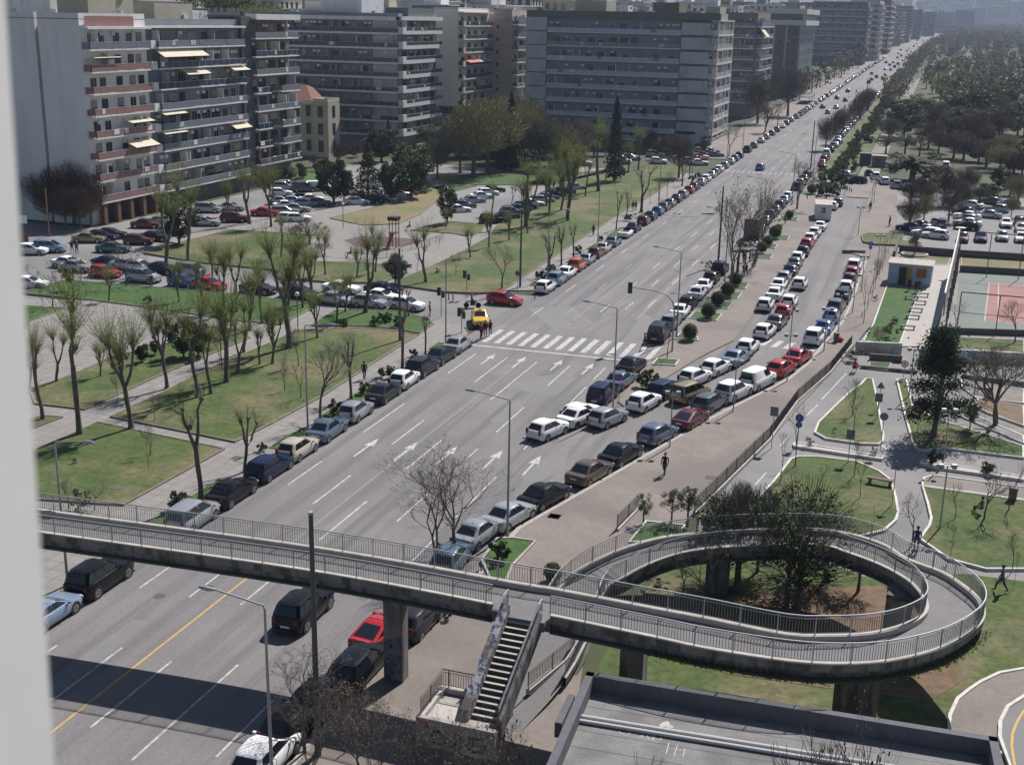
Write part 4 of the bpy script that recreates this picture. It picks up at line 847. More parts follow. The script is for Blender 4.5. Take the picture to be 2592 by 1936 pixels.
def crown(seed, w, h, z0, leafm, n=2200, s=.2, twm=TWIGB, clumps=34, flat=1., trunk=True, tr=.22):
    rr = random.Random(seed); T = MB(); K = MB(); cs = []
    for i in range(clumps):
        u = rr.uniform(-1,1); a = rr.uniform(0,6.28); r = rr.random()**.4; q = math.sqrt(1-u*u)
        cs.append((Vector((math.cos(a)*q*w*r*.8, math.sin(a)*q*w*r*.8, z0+h*.5+u*r*h*.42)), rr.uniform(.16,.30)*w))
    if trunk:
        T.tube([(0,0,-.1),(.05,0,z0*.6),(0,.05,z0+h*.3),(0,0,z0+h*.6)], [tr*1.3,tr,tr*.75,tr*.3], BARK, 7)
        for c, r in cs[::2]: 
            b = Vector((0,0,max(z0*.7, c.z-w*.5))); T.tube([b, (b+c)/2+Vector((0,0,-.1)), c], [tr*.38,tr*.24,tr*.08], BARK, 4, False)
    for i in range(n):
        c, r = cs[rr.randrange(len(cs))]; v = Vector((rr.gauss(0,1), rr.gauss(0,1), rr.gauss(0,1)*flat)).normalized()*r*rr.random()**.35; leaf(K, c+v, s*rr.uniform(.6,1.3), leafm, rr)
    return T, K
def conifer(seed, H=10., w=1.6, n=2600):
    rr = random.Random(seed); T = MB(); K = MB(); T.tube([(0,0,-.1),(0,0,H*.5),(0,0,H)], [.22,.13,.02], BARK, 6)
    for i in range(n):
        t = rr.random()**.75; z = H*(.08+.92*(1-t)) if 0 else H*(1-t*.93); r = w*(.06+t**.85)*rr.uniform(.35,1)*(1+.25*math.sin(z*5+seed)); a = rr.uniform(0,6.28)
        leaf(K, Vector((math.cos(a)*r, math.sin(a)*r, z-r*.25)), rr.uniform(.12,.24), LFC, rr)
    return T, K
def pinetree(seed):
    rr = random.Random(seed); T = MB(); K = MB(); T.tube([(0,0,-.1),(.15,0,3),(0,.1,9.6)], [.26,.2,.03], BARK, 7)
    for i in range(46):
        t = rr.random(); z = 1.7+7.9*t; r = 3.0*(1-t)**.75*rr.uniform(.5,1.05)+.2; a = rr.uniform(0,6.28); c = Vector((math.cos(a)*r, math.sin(a)*r, z+r*.12)); T.tube([(0,0,z-.3),c], [.05,.02], BARK, 3, False)
        for j in range(300):
            v = Vector((rr.gauss(0,.52), rr.gauss(0,.5), rr.gauss(0,.3))); leaf(K, c+v-Vector((math.cos(a), math.sin(a), 0))*rr.uniform(0,.9), rr.uniform(.07,.16), LFC if j % 4 else LFD, rr)
    return T, K
def loose(seed):
    T, K = crown(seed, 3.6, 6.6, 2.2, LFD, 1050, .16, clumps=26); rr = random.Random(seed)
    for i in range(420):
        u = rr.uniform(-1,1); a = rr.uniform(0,6.28); q = math.sqrt(1-u*u); r = rr.random()**.5*3.7; p = Vector((math.cos(a)*q*r, math.sin(a)*q*r, 5.4+u*r)); d = (p-Vector((0,0,2.5))).normalized(); K.tube([p-d*.8, p+d*.8+Vector((rr.gauss(0,.2), rr.gauss(0,.2), 0))], [.028,.01], TWIGB, 3, False)
    return T, K
def hazy(seed, m=LFG, w=3.3, h=6.5, n=1500):  # far leafless crown: twigs only
    rr = random.Random(seed); T, K = crown(seed, w, h, 2.6, m, 10, .1, clumps=26)
    for i in range(n):
        u = rr.uniform(-1,1); a = rr.uniform(0,6.28); q = math.sqrt(1-u*u); r = rr.random()**.45; p = Vector((math.cos(a)*q*w*r, math.sin(a)*q*w*r, 2.6+h*.5+u*r*h*.5))
        p.x *= 1+.22*math.sin(a*3+seed+u*4); p.y *= 1+.22*math.sin(a*2+seed*2-u*3); d = ((p-Vector((0,0,2.5))).normalized()+Vector((rr.gauss(0,.35), rr.gauss(0,.35), rr.gauss(0,.3)))).normalized(); K.tube([p-d*.6, p+d*.6+Vector((rr.gauss(0,.15), rr.gauss(0,.15), .15))], [.03,.012], m, 3, False)
    for i in range(1100):
        u = rr.uniform(-1,1); a = rr.uniform(0,6.28); q = math.sqrt(1-u*u); r = rr.random()**.4; leaf(K, Vector((math.cos(a)*q*w*r, math.sin(a)*q*w*r, 2.6+h*.5+u*r*h*.5)), .11, m, rr)
    return T, K
def ballshrub(seed):
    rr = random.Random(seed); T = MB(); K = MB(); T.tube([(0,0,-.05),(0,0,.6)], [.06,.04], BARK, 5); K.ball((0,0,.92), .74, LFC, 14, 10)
    for i in range(900):
        v = Vector((rr.gauss(0,1), rr.gauss(0,1), rr.gauss(0,1))).normalized()*rr.uniform(.72,.90); leaf(K, Vector((0,0,.92))+v, rr.uniform(.05,.10), LFD if i % 3 else LFM, rr)
    return T, K
def palm(seed):
    rr = random.Random(seed); T = MB(); K = MB(); T.tube([(0,0,-.1),(0,0,2.6)], [.38,.32], BARK, 8)
    for i in range(70):
        a = rr.uniform(0,6.28); e = rr.uniform(-.3,1.2); pr = None
        for j in range(7):
            r = j*.5; z = 2.8+math.sin(e)*r-.13*r*r*.8; p = Vector((math.cos(a)*r*math.cos(e*.6), math.sin(a)*r*math.cos(e*.6), z))
            if pr: 
                s_ = Vector((-math.sin(a), math.cos(a), 0))*(.34 if j < 6 else .1); K.add([pr-s_, pr+s_+Vector((0,0,-.1)), p+s_, p-s_+Vector((0,0,-.1))], [(0,1,2,3)], LFD)
            pr = p
    return T, K
PROTO = {}
def proto(key, fn):
    if key not in PROTO:
        T, K = fn(); PROTO[key] = (T.mesh('trunk_'+key, 60) if T.v else None, K.mesh('crown_'+key) if K.v else None)
    return PROTO[key]
KIND = {
 'pollard': lambda s: pollard(s, True), 'stub': lambda s: pollard(s+50, False), 'bare': lambda s: bare(s+10, BARK, TWIGB, LFB, .55, 3.3, 7), 'barebig': lambda s: bare(s+30, BARK, TWIGB, LFB, .6, 3.2, 8, 2, .35, .2),
 'sapling': lambda s: bare(s+60, BARK, TWIGB, None, .25, 2.6, 5, 1, 0, .075, .3), 'reedy': lambda s: bare(s+160, BARK, TWIGB, LFB, .18, 3.0, 6, 4, .5, .06, .35), 'purple': lambda s: bare(s+90, BARK, TWIGP, LFR, .7, 2.2, 7, 2, .8, .16),
 'spire': lambda s: conifer(s, 10, 1.7), 'fir': lambda s: conifer(s+5, 10, 2.9, 3200), 'pine': lambda s: pinetree(s),
 'evergreen': lambda s: crown(s, 3.7, 7.9, .9, LFD, 4200, .22, clumps=44), 'green': lambda s: crown(s+7, 3.6, 7, 1.8, LFM, 2600, .2), 'olive': lambda s: crown(s+3, 3.4, 5.5, 2.4, LFO, 1700, .17, clumps=22),
 'loose': lambda s: loose(s+2), 'airy': lambda s: bare(s+210, BARK, TWIGB, LFB, .62, 3.9, 7, 2, .3, .12, .15), 'dome': lambda s: crown(s+11, 4.2, 8, 1.2, LFM, 4200, .2, clumps=60), 'hazy': lambda s: hazy(s), 'hazygreen': lambda s: hazy(s+4, TWIG), 'hazypurple': lambda s: hazy(s+8, LFR, 3.3, 7.2), 'bush': lambda s: crown(s+21, 1.3, 1.7, .0, LFD, 900, .12, trunk=False, clumps=14),
 'ball': lambda s: ballshrub(s), 'palm': lambda s: palm(s), 'dry': lambda s: crown(s+31, .8, 1.3, 0, LFB, 300, .07, trunk=False, clumps=10)}
NATH = dict(pollard=9.2, stub=7.6, bare=10.5, barebig=10.5, sapling=7.5, reedy=9.5, purple=8.0, spire=10, fir=10, pine=9.8, airy=11.5, loose=8.8, evergreen=8.8, green=8.7, olive=7.8, dome=9.2, hazy=9.1, hazygreen=9.1, hazypurple=9.1, bush=1.8, ball=1.75, palm=4.2, dry=1.4)
TD = dict(pollard='green-hazed pollarded tree', stub='bare stub-limbed pollard', bare='leafless fine-twigged tree', barebig='large twin-trunked leafless tree', sapling='thin young tree', reedy='leafless tree with upright shoots', purple='reddish leafless tree', spire='narrow dark conifer', fir='bushy dark conifer', pine='dark pine tree', airy='airy leafless tree', loose='dark loose-crowned tree', evergreen='dark evergreen tree', green='green leafy tree', olive='grey green olive', dome='broad domed tree', hazy='grey brown leafless tree', hazygreen='green-tinged leafless tree', hazypurple='purplish leafless tree', bush='low dark shrub', ball='clipped round shrub', palm='short bushy palm', dry='dry brown shrub')
def tree(kind, loc, h, where, group, seed=0, wide=1., cat=None, order=None):
    nv = 8 if kind == 'pollard' else 5 if kind in ('bare','hazy','stub') else 3
    v = seed % nv; tm, km = proto(f'{kind}_{v}', lambda: KIND[kind](v)); s = h/NATH[kind]
    nm = {'ball':'round_shrub','bush':'shrub','dry':'shrub','palm':'palm_tree','spire':'conifer','fir':'conifer','pine':'pine_tree','olive':'olive_tree'}.get(kind, 'tree')
    key = TD[kind]+' '+where; USED[key] = USED.get(key, 0)+1; n_ = USED[key]
    t = thing(nm, f"{key}, {ordi(n_)}"+(order or ' from front'), 'shrub' if 'shrub' in nm else 'tree', loc, random.Random(seed*13+int(loc[0]*7)).uniform(0, 6.28), group, (s*wide, s*wide, s))
    if tm: ob('trunk' if 'shrub' not in nm else 'stem', tm, t)
    if km: ob('crown' if 'shrub' not in nm else 'foliage', km, t)
    return t
def trees(data, where, group, z=.15, mul=1.):
    L_ = []
    for it in data.split(';'):
        it = it.strip()
        if not it: continue
        if it[1] == ':': trees.k = it[0]; it = it[2:]
        a = it.split(','); k = trees.k
        p = at(k, float(a[0]), float(a[1]), z)
        if a[3][0] == 'h': h = float(a[3][1:])
        else:   # top pixel -> height of something standing there
            q = atY(k, float(a[0]), float(a[3]), p.y); h = q.z-p.z
        L_.append((p, a[2], max(.5, h*mul), float(a[4]) if len(a) > 4 else 1.))
    if 'far boulevard' in where or 'up the boulevard' in where or 'park on the right' in where: L_ = [q for q in L_ if q[0].y < 470]
    L_.sort(key=lambda q: q[0].y)
    if 'the park on the right' in where: L_ = [(a, b, c_*1.12, d*1.3) for a, b, c_, d in L_]
    for i, (p, kd, h, wd) in enumerate(L_): tree(kd, (p.x, p.y, p.z if p.y < 250 else gz(p.y)), h, where, group, i+len(data), wd)
trees('E:555,1650,pollard,600;915,1612,pollard,780;1165,1330,pollard,690;1378,1395,pollard,690;1580,1290,pollard,440;1740,925,pollard,430;1825,875,pollard,440;2018,1050,pollard,280;1810,1165,pollard,860;395,1285,pollard,850;300,1545,pollard,980;1165,375,A:0' .replace(';1165,375,A:0','')+
      ';F:90,1050,pollard,430;285,982,pollard,620;620,805,pollard,160;1040,592,pollard,150;690,520,pollard,190;240,640,pollard,330;E:150,1180,pollard,760;210,1330,pollard,930;700,1250,pollard,980;820,1430,bare,1180,.6;1080,1560,bare,1290,.7;1280,1500,sapling,1180;1470,1370,pollard,900;1530,1180,sapling,900;1660,1230,pollard,760;1700,1080,pollard,660;1900,1160,pollard,700;1980,1200,sapling,950;2080,1180,bare,820,.7;1250,730,pollard,400;1050,640,sapling,480;760,720,pollard,420;600,690,sapling,470;1420,760,pollard,380;1560,780,pollard,330;1650,800,pollard,360;2110,770,pollard,360;2180,730,pollard,300;300,760,sapling,560;F:60,1250,sapling,1050;170,1400,bare,1050,.7;310,1180,sapling,1020;420,880,pollard,520;480,800,pollard,450;560,560,pollard,260;340,540,pollard,210;130,600,pollard,250;920,830,stub,590;980,520,sapling,330;1250,540,bare,330,.6;1350,420,pollard,180;1130,360,sapling,230;1480,350,pollard,80;1620,300,pollard,50;1750,250,stub,20', 'on the near park lawn', 'pollarded trees of the near park')
trees('B:1740,1580,pollard,1060;1900,1505,pollard,1150;1985,1470,pollard,1080;2030,1540,pollard,990;1500,1500,pollard,1290;1640,1420,pollard,1280;C:590,1335,pollard,880;800,1200,pollard,960;870,1180,pollard,870;375,1520,pollard,1000;230,1440,pollard,1080;500,1370,pollard,1090;80,1580,pollard,1150;A:1310,1820,pollard,1210;1160,1880,pollard,1230;1740,1560,pollard,1110;1890,1580,pollard,1130;1590,1500,pollard,1230;2060,1330,pollard,1180;E:1480,600,pollard,230;1960,420,pollard,150;B:1180,1600,pollard,1450;C:450,1180,pollard,980;250,1230,pollard,1060', 'on the far park lawn', 'pollarded trees of the far park')
trees('I:1405,722,stub,-60;1708,530,stub,20;F:520,1402,stub,985;878,1190,stub,760;1038,1090,stub,810;1900,540,stub,190;1985,470,stub,200;2070,415,stub,180;1570,640,bare,230;305,1560,bare,850;G:715,225,stub,-60,.7;785,150,stub,-90,.7;C:890,1480,stub,1110;1175,1295,stub,1090;1225,1240,stub,1080;1500,1090,bare,800;1750,925,purple,620;1700,860,hazy,520;1910,810,hazy,470;1840,880,bare,640;C:950,1430,sapling,1280;1010,1400,sapling,1180;1070,1370,sapling,1150;1115,1300,sapling,1190', 'standing along the left pavement', 'street trees of the left pavement')
trees('E:370,770,bare,480,1.2;880,620,bare,270;1280,1115,evergreen,830;1385,1110,evergreen,840;990,1150,evergreen,1000;1480,1015,sapling,930;850,1215,dry,1080;1080,1100,evergreen,990;1035,740,bush,680;1985,1350,sapling,1060;235,650,bare,420,.6;I:1050,420,bare,140,.8;1035,520,sapling,200,.8;480,790,bare,520;660,800,bare,560;560,800,dry,620;J:55,250,sapling,20,.6;315,100,sapling,-60,.6;E:490,650,green,460,.7;F:1120,530,dry,480;160,330,purple,150,1.4;230,330,purple,60,1.3;340,400,purple,250;A:520,1560,hazypurple,1165,1.1;400,1540,hazypurple,1190,1.1;640,1580,hazypurple,1250,1.0;290,1520,hazypurple,1210,1.1;560,1600,hazypurple,1330,1.1;460,1600,hazypurple,1320,1.1;340,1570,hazypurple,1300,1.1;600,1540,hazypurple,1200,1.1;B:1190,1560,evergreen,1280,.7;F:830,600,evergreen,380;850,620,olive,400;100,680,green,560', 'among the lawns of the near park', 'small trees of the near park')
trees('B:400,1420,evergreen,1060;640,1400,fir,990;800,1400,evergreen,1080;940,1380,evergreen,970;1010,1340,fir,1080;470,1400,evergreen,1180;330,1300,evergreen,1130;1630,1190,spire,640;1590,1180,fir,900,.8;780,1080,spire,830;1540,1150,evergreen,900;1040,1050,green,830;1280,1200,hazy,850;1370,1240,hazygreen,720,1.2;1470,1200,hazygreen,680,1.3;1580,1140,hazygreen,700,1.4;1720,1130,hazy,800,1.3;1120,1250,hazy,950;430,1150,hazypurple,1010;540,1100,hazy,1040;280,1200,evergreen,1120;1830,1180,hazy,830,1.3;1950,1190,hazygreen,850,1.3;2080,1150,hazy,860,1.2;C:50,1160,hazygreen,720;700,1265,spire,670,.8;300,1150,hazy,850,1.3;460,1120,hazy,830,1.3;1150,1240,hazy,930;1230,1180,sapling,960;640,1080,hazygreen,900;1000,1110,hazy,980;1320,1100,hazy,940,.6;A:1310,1280,fir,920,.6;2110,1250,evergreen,1120;1250,1700,evergreen,1330;B:1190,1000,hazy,860;B:1260,1090,hazy,860,1.4;1420,1080,hazygreen,700,1.4;1500,1050,hazygreen,760,1.4;1640,1070,hazygreen,660,1.4;1700,1060,hazy,720,1.4;1760,1050,hazy,760,1.4;1820,1080,hazy,800,1.4;1890,1080,hazy,840,1.4;1930,1050,hazygreen,830,1.4;2010,1090,hazy,830,1.4;2060,1060,hazypurple,850,1.4;2140,1080,hazy,850,1.4;1080,1030,hazypurple,960,1.4;1180,1120,hazypurple,960,1.4;960,1060,hazypurple,1000,1.4;860,1090,hazy,1010,1.4;560,1090,hazypurple,1000,1.4;480,1080,hazy,1000,1.4;380,1080,hazy,990,1.4;260,1160,hazy,1080,1.4;1330,1040,evergreen,880,1.4;1560,1060,fir,880,1.4;730,1120,evergreen,860,1.4;90,1260,evergreen,1160,1.4;180,1240,evergreen,1180,1.4;C:30,1120,hazygreen,680,1.3;120,1110,hazy,760,1.3;220,1100,hazy,830,1.3;360,1090,hazy,840,1.3;430,1070,hazy,860,1.3;560,1080,hazy,880,1.3;940,1060,hazy,900,1.3;1080,1080,hazy,930,1.3', 'before the apartment blocks', 'trees before the apartment blocks')
trees('D:30,600,hazypurple,400,1.2;150,620,hazypurple,430,1.2;260,600,hazypurple,420;330,650,hazy,470,1.2;430,700,hazygreen,480,1.2;560,640,green,440;650,600,hazygreen,350;740,590,hazygreen,320;610,560,hazygreen,430;820,620,green,500;900,560,green,430;960,520,hazy,370;1010,470,hazypurple,300;1070,440,hazy,310;1140,400,hazy,320;700,660,green,520;780,640,green,540;500,780,green,560,.7;560,770,green,540,.7', 'lining the left side up the boulevard', 'trees lining the far left kerb', 0)
trees('J:1240,1375,airy,590,1.5;1110,1435,airy,640,1.2;N:260,1652,reedy,860,1.1;200,1560,airy,760,1.2;G:1515,625,reedy,-360,.8;1560,520,bare,-300,.9;1680,480,reedy,-250,.7;1350,500,dry,430,1.5;G:1070,1125,sapling,700,.8;C:1975,1455,bare,1030,1.1;D:395,1590,bare,1190,.7;N:690,1840,reedy,1080,1.1;600,1760,airy,1150,1.2;1190,1880,airy,1240,1.3;1030,1850,reedy,1260,1.3;1560,1800,reedy,1250,1.2;O:40,1600,bare,1330,1.6', 'on the island and right kerb', 'trees on the island and right kerb')
trees('D:620,1200,hazypurple,950;700,1150,hazypurple,900,.8;760,1060,hazy,860;850,990,hazy,800;900,950,hazypurple,740;960,880,hazy,700;1010,830,hazypurple,660;1060,780,hazy,620;1110,740,hazypurple,590;1160,700,hazy,560;1220,660,hazy,510;1280,600,hazypurple,470;1330,560,hazy,430;1370,520,hazy,390;1410,470,hazypurple,340;1450,440,hazy,290;1480,380,hazy,260;1100,800,evergreen,700;1180,770,hazy,640;1240,730,evergreen,620', 'in the strip right of the far boulevard', 'trees right of the far boulevard', 0)
for i, y in enumerate(range(240, 560, 7)):
    tree('bush', (-18.6+random.Random(i).uniform(-1.5,1.5), y, gz(y)), random.Random(i).uniform(1.8,3.2), 'in the hedge strip up the boulevard', 'hedge strip shrubs', i, 1.3)
trees('G:1225,990,ball,880;1355,840,ball,735;1420,755,ball,655;1490,690,ball,590;1545,615,ball,525;1730,385,ball,310;1770,340,ball,265;1820,285,ball,195;1845,240,ball,185;1920,150,ball,88;D:510,1545,ball,1465;590,1430,ball,1365', 'on the island in a white-kerbed square', 'clipped round shrubs on the island', .2)
trees('G:925,1320,bush,1190;N:1540,240,bush,85;O:270,370,ball,245;N:1185,640,bush,600;1540,760,bush,730;I:1240,800,bush,670;1830,390,bush,330;J:405,405,bush,300;610,265,bush,180;780,160,bush,60;H:1020,820,dry,760;F:950,1115,bush,1050;760,870,bush,790;695,890,bush,820;845,900,bush,820;465,900,bush,840;1835,590,bush,505;1910,520,bush,460;G:455,390,bush,330;605,300,bush,260;C:800,1540,bush,1490;1290,1240,bush,1190;1240,1270,bush,1220;L:490,720,dry,630;1000,790,dry,710;1480,865,bush,740;1920,930,bush,830;685,610,dry,560;H:970,1090,dry,1020;D:1160,1370,bush,1300;I:520,480,dry,420', 'beside the kerb', 'low shrubs beside the kerbs')
trees('L:1480,640,pine,-260,.95;1770,590,green,340,.8;1980,540,barebig,-300,1.2;835,480,bare,100,.7;845,600,bare,180,.6;380,880,bare,250,.5;262,1010,sapling,540,.7;575,1060,bare,800,.6;850,960,bare,560,.6;895,1130,bare,700,.5;1310,1500,bare,940,.7;1655,1290,sapling,890;1610,1620,bare,1290,.7;1885,1300,bare,760,1.0;2110,1700,bare,1300,.6;1010,1330,sapling,1150,.6;P:2120,230,sapling,-100,.5;H:925,1000,sapling,460,.6;955,890,sapling,400,.6;990,810,sapling,380,.6;1015,730,sapling,360,.6;1045,650,sapling,340,.6;1075,580,sapling,320,.6;1095,500,sapling,250,.6;1120,450,sapling,190,.6;1140,1110,dry,910,.8;1040,1190,purple,960,.7;1655,1060,bare,720,.8;2130,1150,bare,720;1330,460,olive,250;1285,260,hazypurple,20,1.2;1400,200,hazygreen,-30;1600,190,hazy,-60,1.2;1700,120,hazy,-100;2100,150,hazygreen,0;840,1300,dry,1180,2.;L:2080,1230,sapling,700', 'in the cycle park', 'trees of the cycle park')
trees('K:905,1165,olive,960,.9;1100,1170,olive,930,.9;1210,1190,olive,900,.9;1580,1200,hazy,880,.8;P:400,400,loose,-360,1.35;620,190,loose,-350,1.3;880,270,loose,-200,1.0;O:1560,420,loose,-260,1.3;2000,300,loose,-330,1.2;1310,590,bare,-20;1180,480,bare,60;1900,540,loose,-150,.9;1480,330,hazy,-250,.9;1700,300,hazy,-280,.7;O:1000,400,dry,330,2.5', 'inside the spiral ramp', 'trees inside the spiral ramp')
for i, (k, x, ty, kd, yy, wd) in enumerate((('O',1190,1290,'sapling',31.5,.8),('O',2060,1400,'sapling',31,.8),('P',830,1100,'sapling',31.6,.8),('P',1000,1180,'reedy',31,.35),('P',1190,1180,'sapling',31.4,.9),('P',600,1350,'sapling',31,.8),('O',250,1440,'sapling',31.3,.9),('N',1500,1480,'reedy',31,.5))):
    q = atY(k, x, ty, yy); tree(kd, (q.x, yy, 0), q.z*(1.3 if kd == 'reedy' else 1.12), 'before the low flat roof', 'trees in front of the flat roof', i, wd)
trees('D:1560,800,dome,490,1.25;1780,1010,evergreen,720,1.3;1680,930,evergreen,760;1900,980,evergreen,800;1300,880,evergreen,640,1.1;1240,1100,evergreen,830,1.2;1420,1060,hazypurple,870;1100,1230,olive,1080,1.2;1250,1240,olive,1080,1.2;1370,1240,olive,1090;1310,1440,palm,1265,1.1;1780,1200,hazypurple,950,1.2;1600,1150,evergreen,930,.8;1500,960,green,800;2060,1280,hazygreen,1090,1.2;1960,1270,hazygreen,1120;2150,720,green,500;2030,920,evergreen,700;2150,1080,evergreen,880,1.2;2030,1060,hazypurple,880;1890,690,hazypurple,540;1740,640,evergreen,400;1500,620,hazy,280,1.2;1620,560,hazy,300,1.2;1760,530,hazypurple,300;1880,560,hazy,330;2000,620,hazy,350;2120,560,hazy,360;1420,780,evergreen,650;1340,720,hazy,560;1560,1100,evergreen,960;1470,1330,green,1200;1150,1360,bush,1300,1.4;1560,1640,hazypurple,1380;1420,1660,hazypurple,1500;1300,1640,hazypurple,1480;1750,1560,hazy,1360;2000,1500,evergreen,1330;2150,1640,hazygreen,1420;1880,1190,evergreen,1000;2200,1300,evergreen,1120;1400,620,green,480;1850,860,evergreen,700;2180,900,hazygreen,700;1640,700,hazypurple,500;1940,830,hazy,640;D:1380,1000,evergreen,800,1.35;1480,1060,hazy,880,1.35;1540,1020,hazypurple,860,1.35;1700,1060,evergreen,850,1.35;1820,1080,evergreen,870,1.35;1920,1090,evergreen,880,1.35;2000,1120,hazypurple,930,1.35;2080,1000,evergreen,830,1.35;2180,1000,evergreen,820,1.35;1960,950,hazy,760,1.35;1880,900,hazygreen,720,1.35;2080,860,hazygreen,640,1.35;1720,860,evergreen,700,1.35;1640,900,evergreen,720,1.35;1330,940,green,760,1.35;1210,960,evergreen,800,1.35;1160,1060,olive,900,1.35;1120,1120,hazy,960,1.35;1440,1180,hazypurple,1000,1.35;1520,1220,hazy,1060,1.35;1640,1260,hazypurple,1080,1.35;1720,1280,hazy,1090,1.35;1840,1290,evergreen,1120,1.35;1900,1330,hazy,1140,1.35;2010,1370,hazygreen,1180,1.35;2120,1380,evergreen,1180,1.35;2180,1420,hazypurple,1240,1.35;1260,1340,bush,1290,1.35;1180,1330,olive,1220,1.35;1500,1430,hazypurple,1330,1.35;1380,1560,hazypurple,1430,1.35;1660,1580,hazy,1440,1.35;1840,1640,hazy,1500,1.35;1930,1600,evergreen,1460,1.35;2090,1560,hazypurple,1430,1.35;1250,880,evergreen,720,1.35;1420,860,olive,740,1.35;1960,720,evergreen,560,1.35;1820,760,hazy,600,1.35;1560,700,hazypurple,560,1.35;2070,740,hazypurple,600,1.35;1460,730,hazy,600,1.35', 'in the park on the right', 'trees of the park on the right', 0)
# beyond about 420 m the park and the avenue read as one wood
rr = random.Random(77); g = MB()
def cloud(x, y, h, w, m, n):
    z = gz(y); cs = [Vector((x+rr.gauss(0,w*.42), y+rr.gauss(0,w*.42), z+h*rr.uniform(.35,.85))) for _ in range(7)]
    for i in range(n):
        c = cs[rr.randrange(7)]; v = Vector((rr.gauss(0,1), rr.gauss(0,1), rr.gauss(0,.9))).normalized()*w*.34*rr.random()**.4; leaf(g, c+v, rr.uniform(.35,.7)*w/4, m, rr)
    g.tube([(x,y,z),(x,y,z+h*.5)], .25, BARK, 4, False)
WM_ = [LFG, LFD, LFR, LFM, LFD, LFG, LFO]
for i in range(760):
    y = 300+(rr.random()**1.3)*1500; x = rr.uniform(-9, 14+y*.13)
    if y < 520 and x < 8+(520-y)*.1: continue
    if y < 470 and rr.random() < .6: continue
    cloud(x+bx(y), y, rr.uniform(7, 13), rr.uniform(3.5, 6.5), WM_[rr.randrange(7)], 130 if y < 700 else 80)
for i in range(900):
    y = rr.uniform(1400, 3300); x = rr.uniform(-12, y*.15)+bx(y); cloud(x, y, rr.uniform(9, 14), rr.uniform(8, 12), WM_[rr.randrange(5)], 40)
for i in range(84):
    y = 480+i*26+rr.uniform(-10,10); cloud(-50+bx(y)+rr.uniform(-5,2), y, rr.uniform(9,14), rr.uniform(5,8), WM_[rr.randrange(7)], 70)
for i in range(150):
    y = 470+i*7.5+rr.uniform(-4,4); cloud(-18+bx(y)+rr.uniform(-3,4), y, rr.uniform(5,9), rr.uniform(3,5), WM_[rr.randrange(5)], 60)
o = ob('distant_woods', g.mesh('distant_woods')); tag(o, 'hazy brown and green woods filling the far right distance', 'woods'); o['kind'] = 'stuff'
# ================================================================ STREET FURNITURE
def lamp(p, H, arm, ang, lab, group, pole=POLE, gz_=True):
    t = thing('street_lamp', lab, 'street lamp', (p.x, p.y, gz(p.y)), ang, group)
    g = MB(); g.tube([(0,0,0),(0,0,.6)], [.11,.11], pole, 8); g.tube([(0,0,.6),(0,0,H-.15)], [.085,.05], pole, 8); ob('pole', g.mesh('pole', 40), t)
    g = MB(); g.tube([(0,0,H-.2),(-.05,0,H-.03),(-.3,0,H),(-arm,0,H+.12*arm)], [.05,.045,.04,.035], pole, 6); ob('arm', g.mesh('arm', 40), t)
    g = MB(); z = H+.12*arm; g.add([(-arm+.1,-.05,z-.04),(-arm-.15,-.17,z-.05),(-arm-.62,-.12,z-.02),(-arm-.62,.12,z-.02),(-arm-.15,.17,z-.05),(-arm+.1,.05,z-.04),(-arm+.1,-.04,z+.04),(-arm-.15,-.12,z+.09),(-arm-.6,-.07,z+.07),(-arm-.6,.07,z+.07),(-arm-.15,.12,z+.09),(-arm+.1,.04,z+.04)], [(5,4,3,2,1,0),(6,7,8,9,10,11)]+[(i,(i+1)%6,6+(i+1)%6,6+i) for i in range(6)], STEEL); ob('lamp_head', g.mesh('lamp_head'), t)
    return t
LY0 = at('M',1845,560,9.0)
for i, y in enumerate((LY0.y,67.3,94,121,151,185,224,262,300,340,385,430)):
    lamp(Vector((LY0.x if i == 0 else -22.75 if y < 100 else -22.9, y, 0)), 9.15, 2.3, 0, f'tall grey street lamp on the right side of the boulevard, {ordi(i+1)} from the near end', 'street lamps right of the boulevard')
for i, (k, x, y) in enumerate((('I',455,1335),('I',2092,265),('F',1118,1030),('F',1835,575),('G',530,345),('C',940,1440),('C',1150,1290),('C',1395,1120),('C',1555,1050))):
    p = at(k, x, y); p.x = KL(p.y)-.5; lamp(p, 8.8, 2.0, math.pi, f'thin street lamp on the left pavement, {ordi(i+1)} from the near end', 'street lamps on the left pavement')
p = at('E', 1555, 1190); lamp(Vector((-58, 84, 0)) if 0 else at('F', 285, 985), 4.5, .5, 0, 'low park lamp beside the lawn path junction', 'park lamps')
for i, (k, x, y, H) in enumerate((('N',290,1600,11.6),('F',860,1010,9.5),('G',1425,470,10.5),('G',45,630,9.5),('C',2070,1180,10.5),('D',940,860,10.5))):
    p = at(k, x, y); g = MB(); z0 = gz(p.y); g.tube([(0,0,0),(0,0,H)], [.15,.10], POLED, 8); g.tube([(0,0,H),(0,0,H+.12)], [.11,.11], POLE, 8)
    o = ob('pole', g.mesh('pole', 40), None, (p.x, p.y, z0)); tag(o, f'tall plain dark pole by the boulevard kerb, {ordi(i+1)} nearest to the viewer', 'pole', 'plain dark poles')
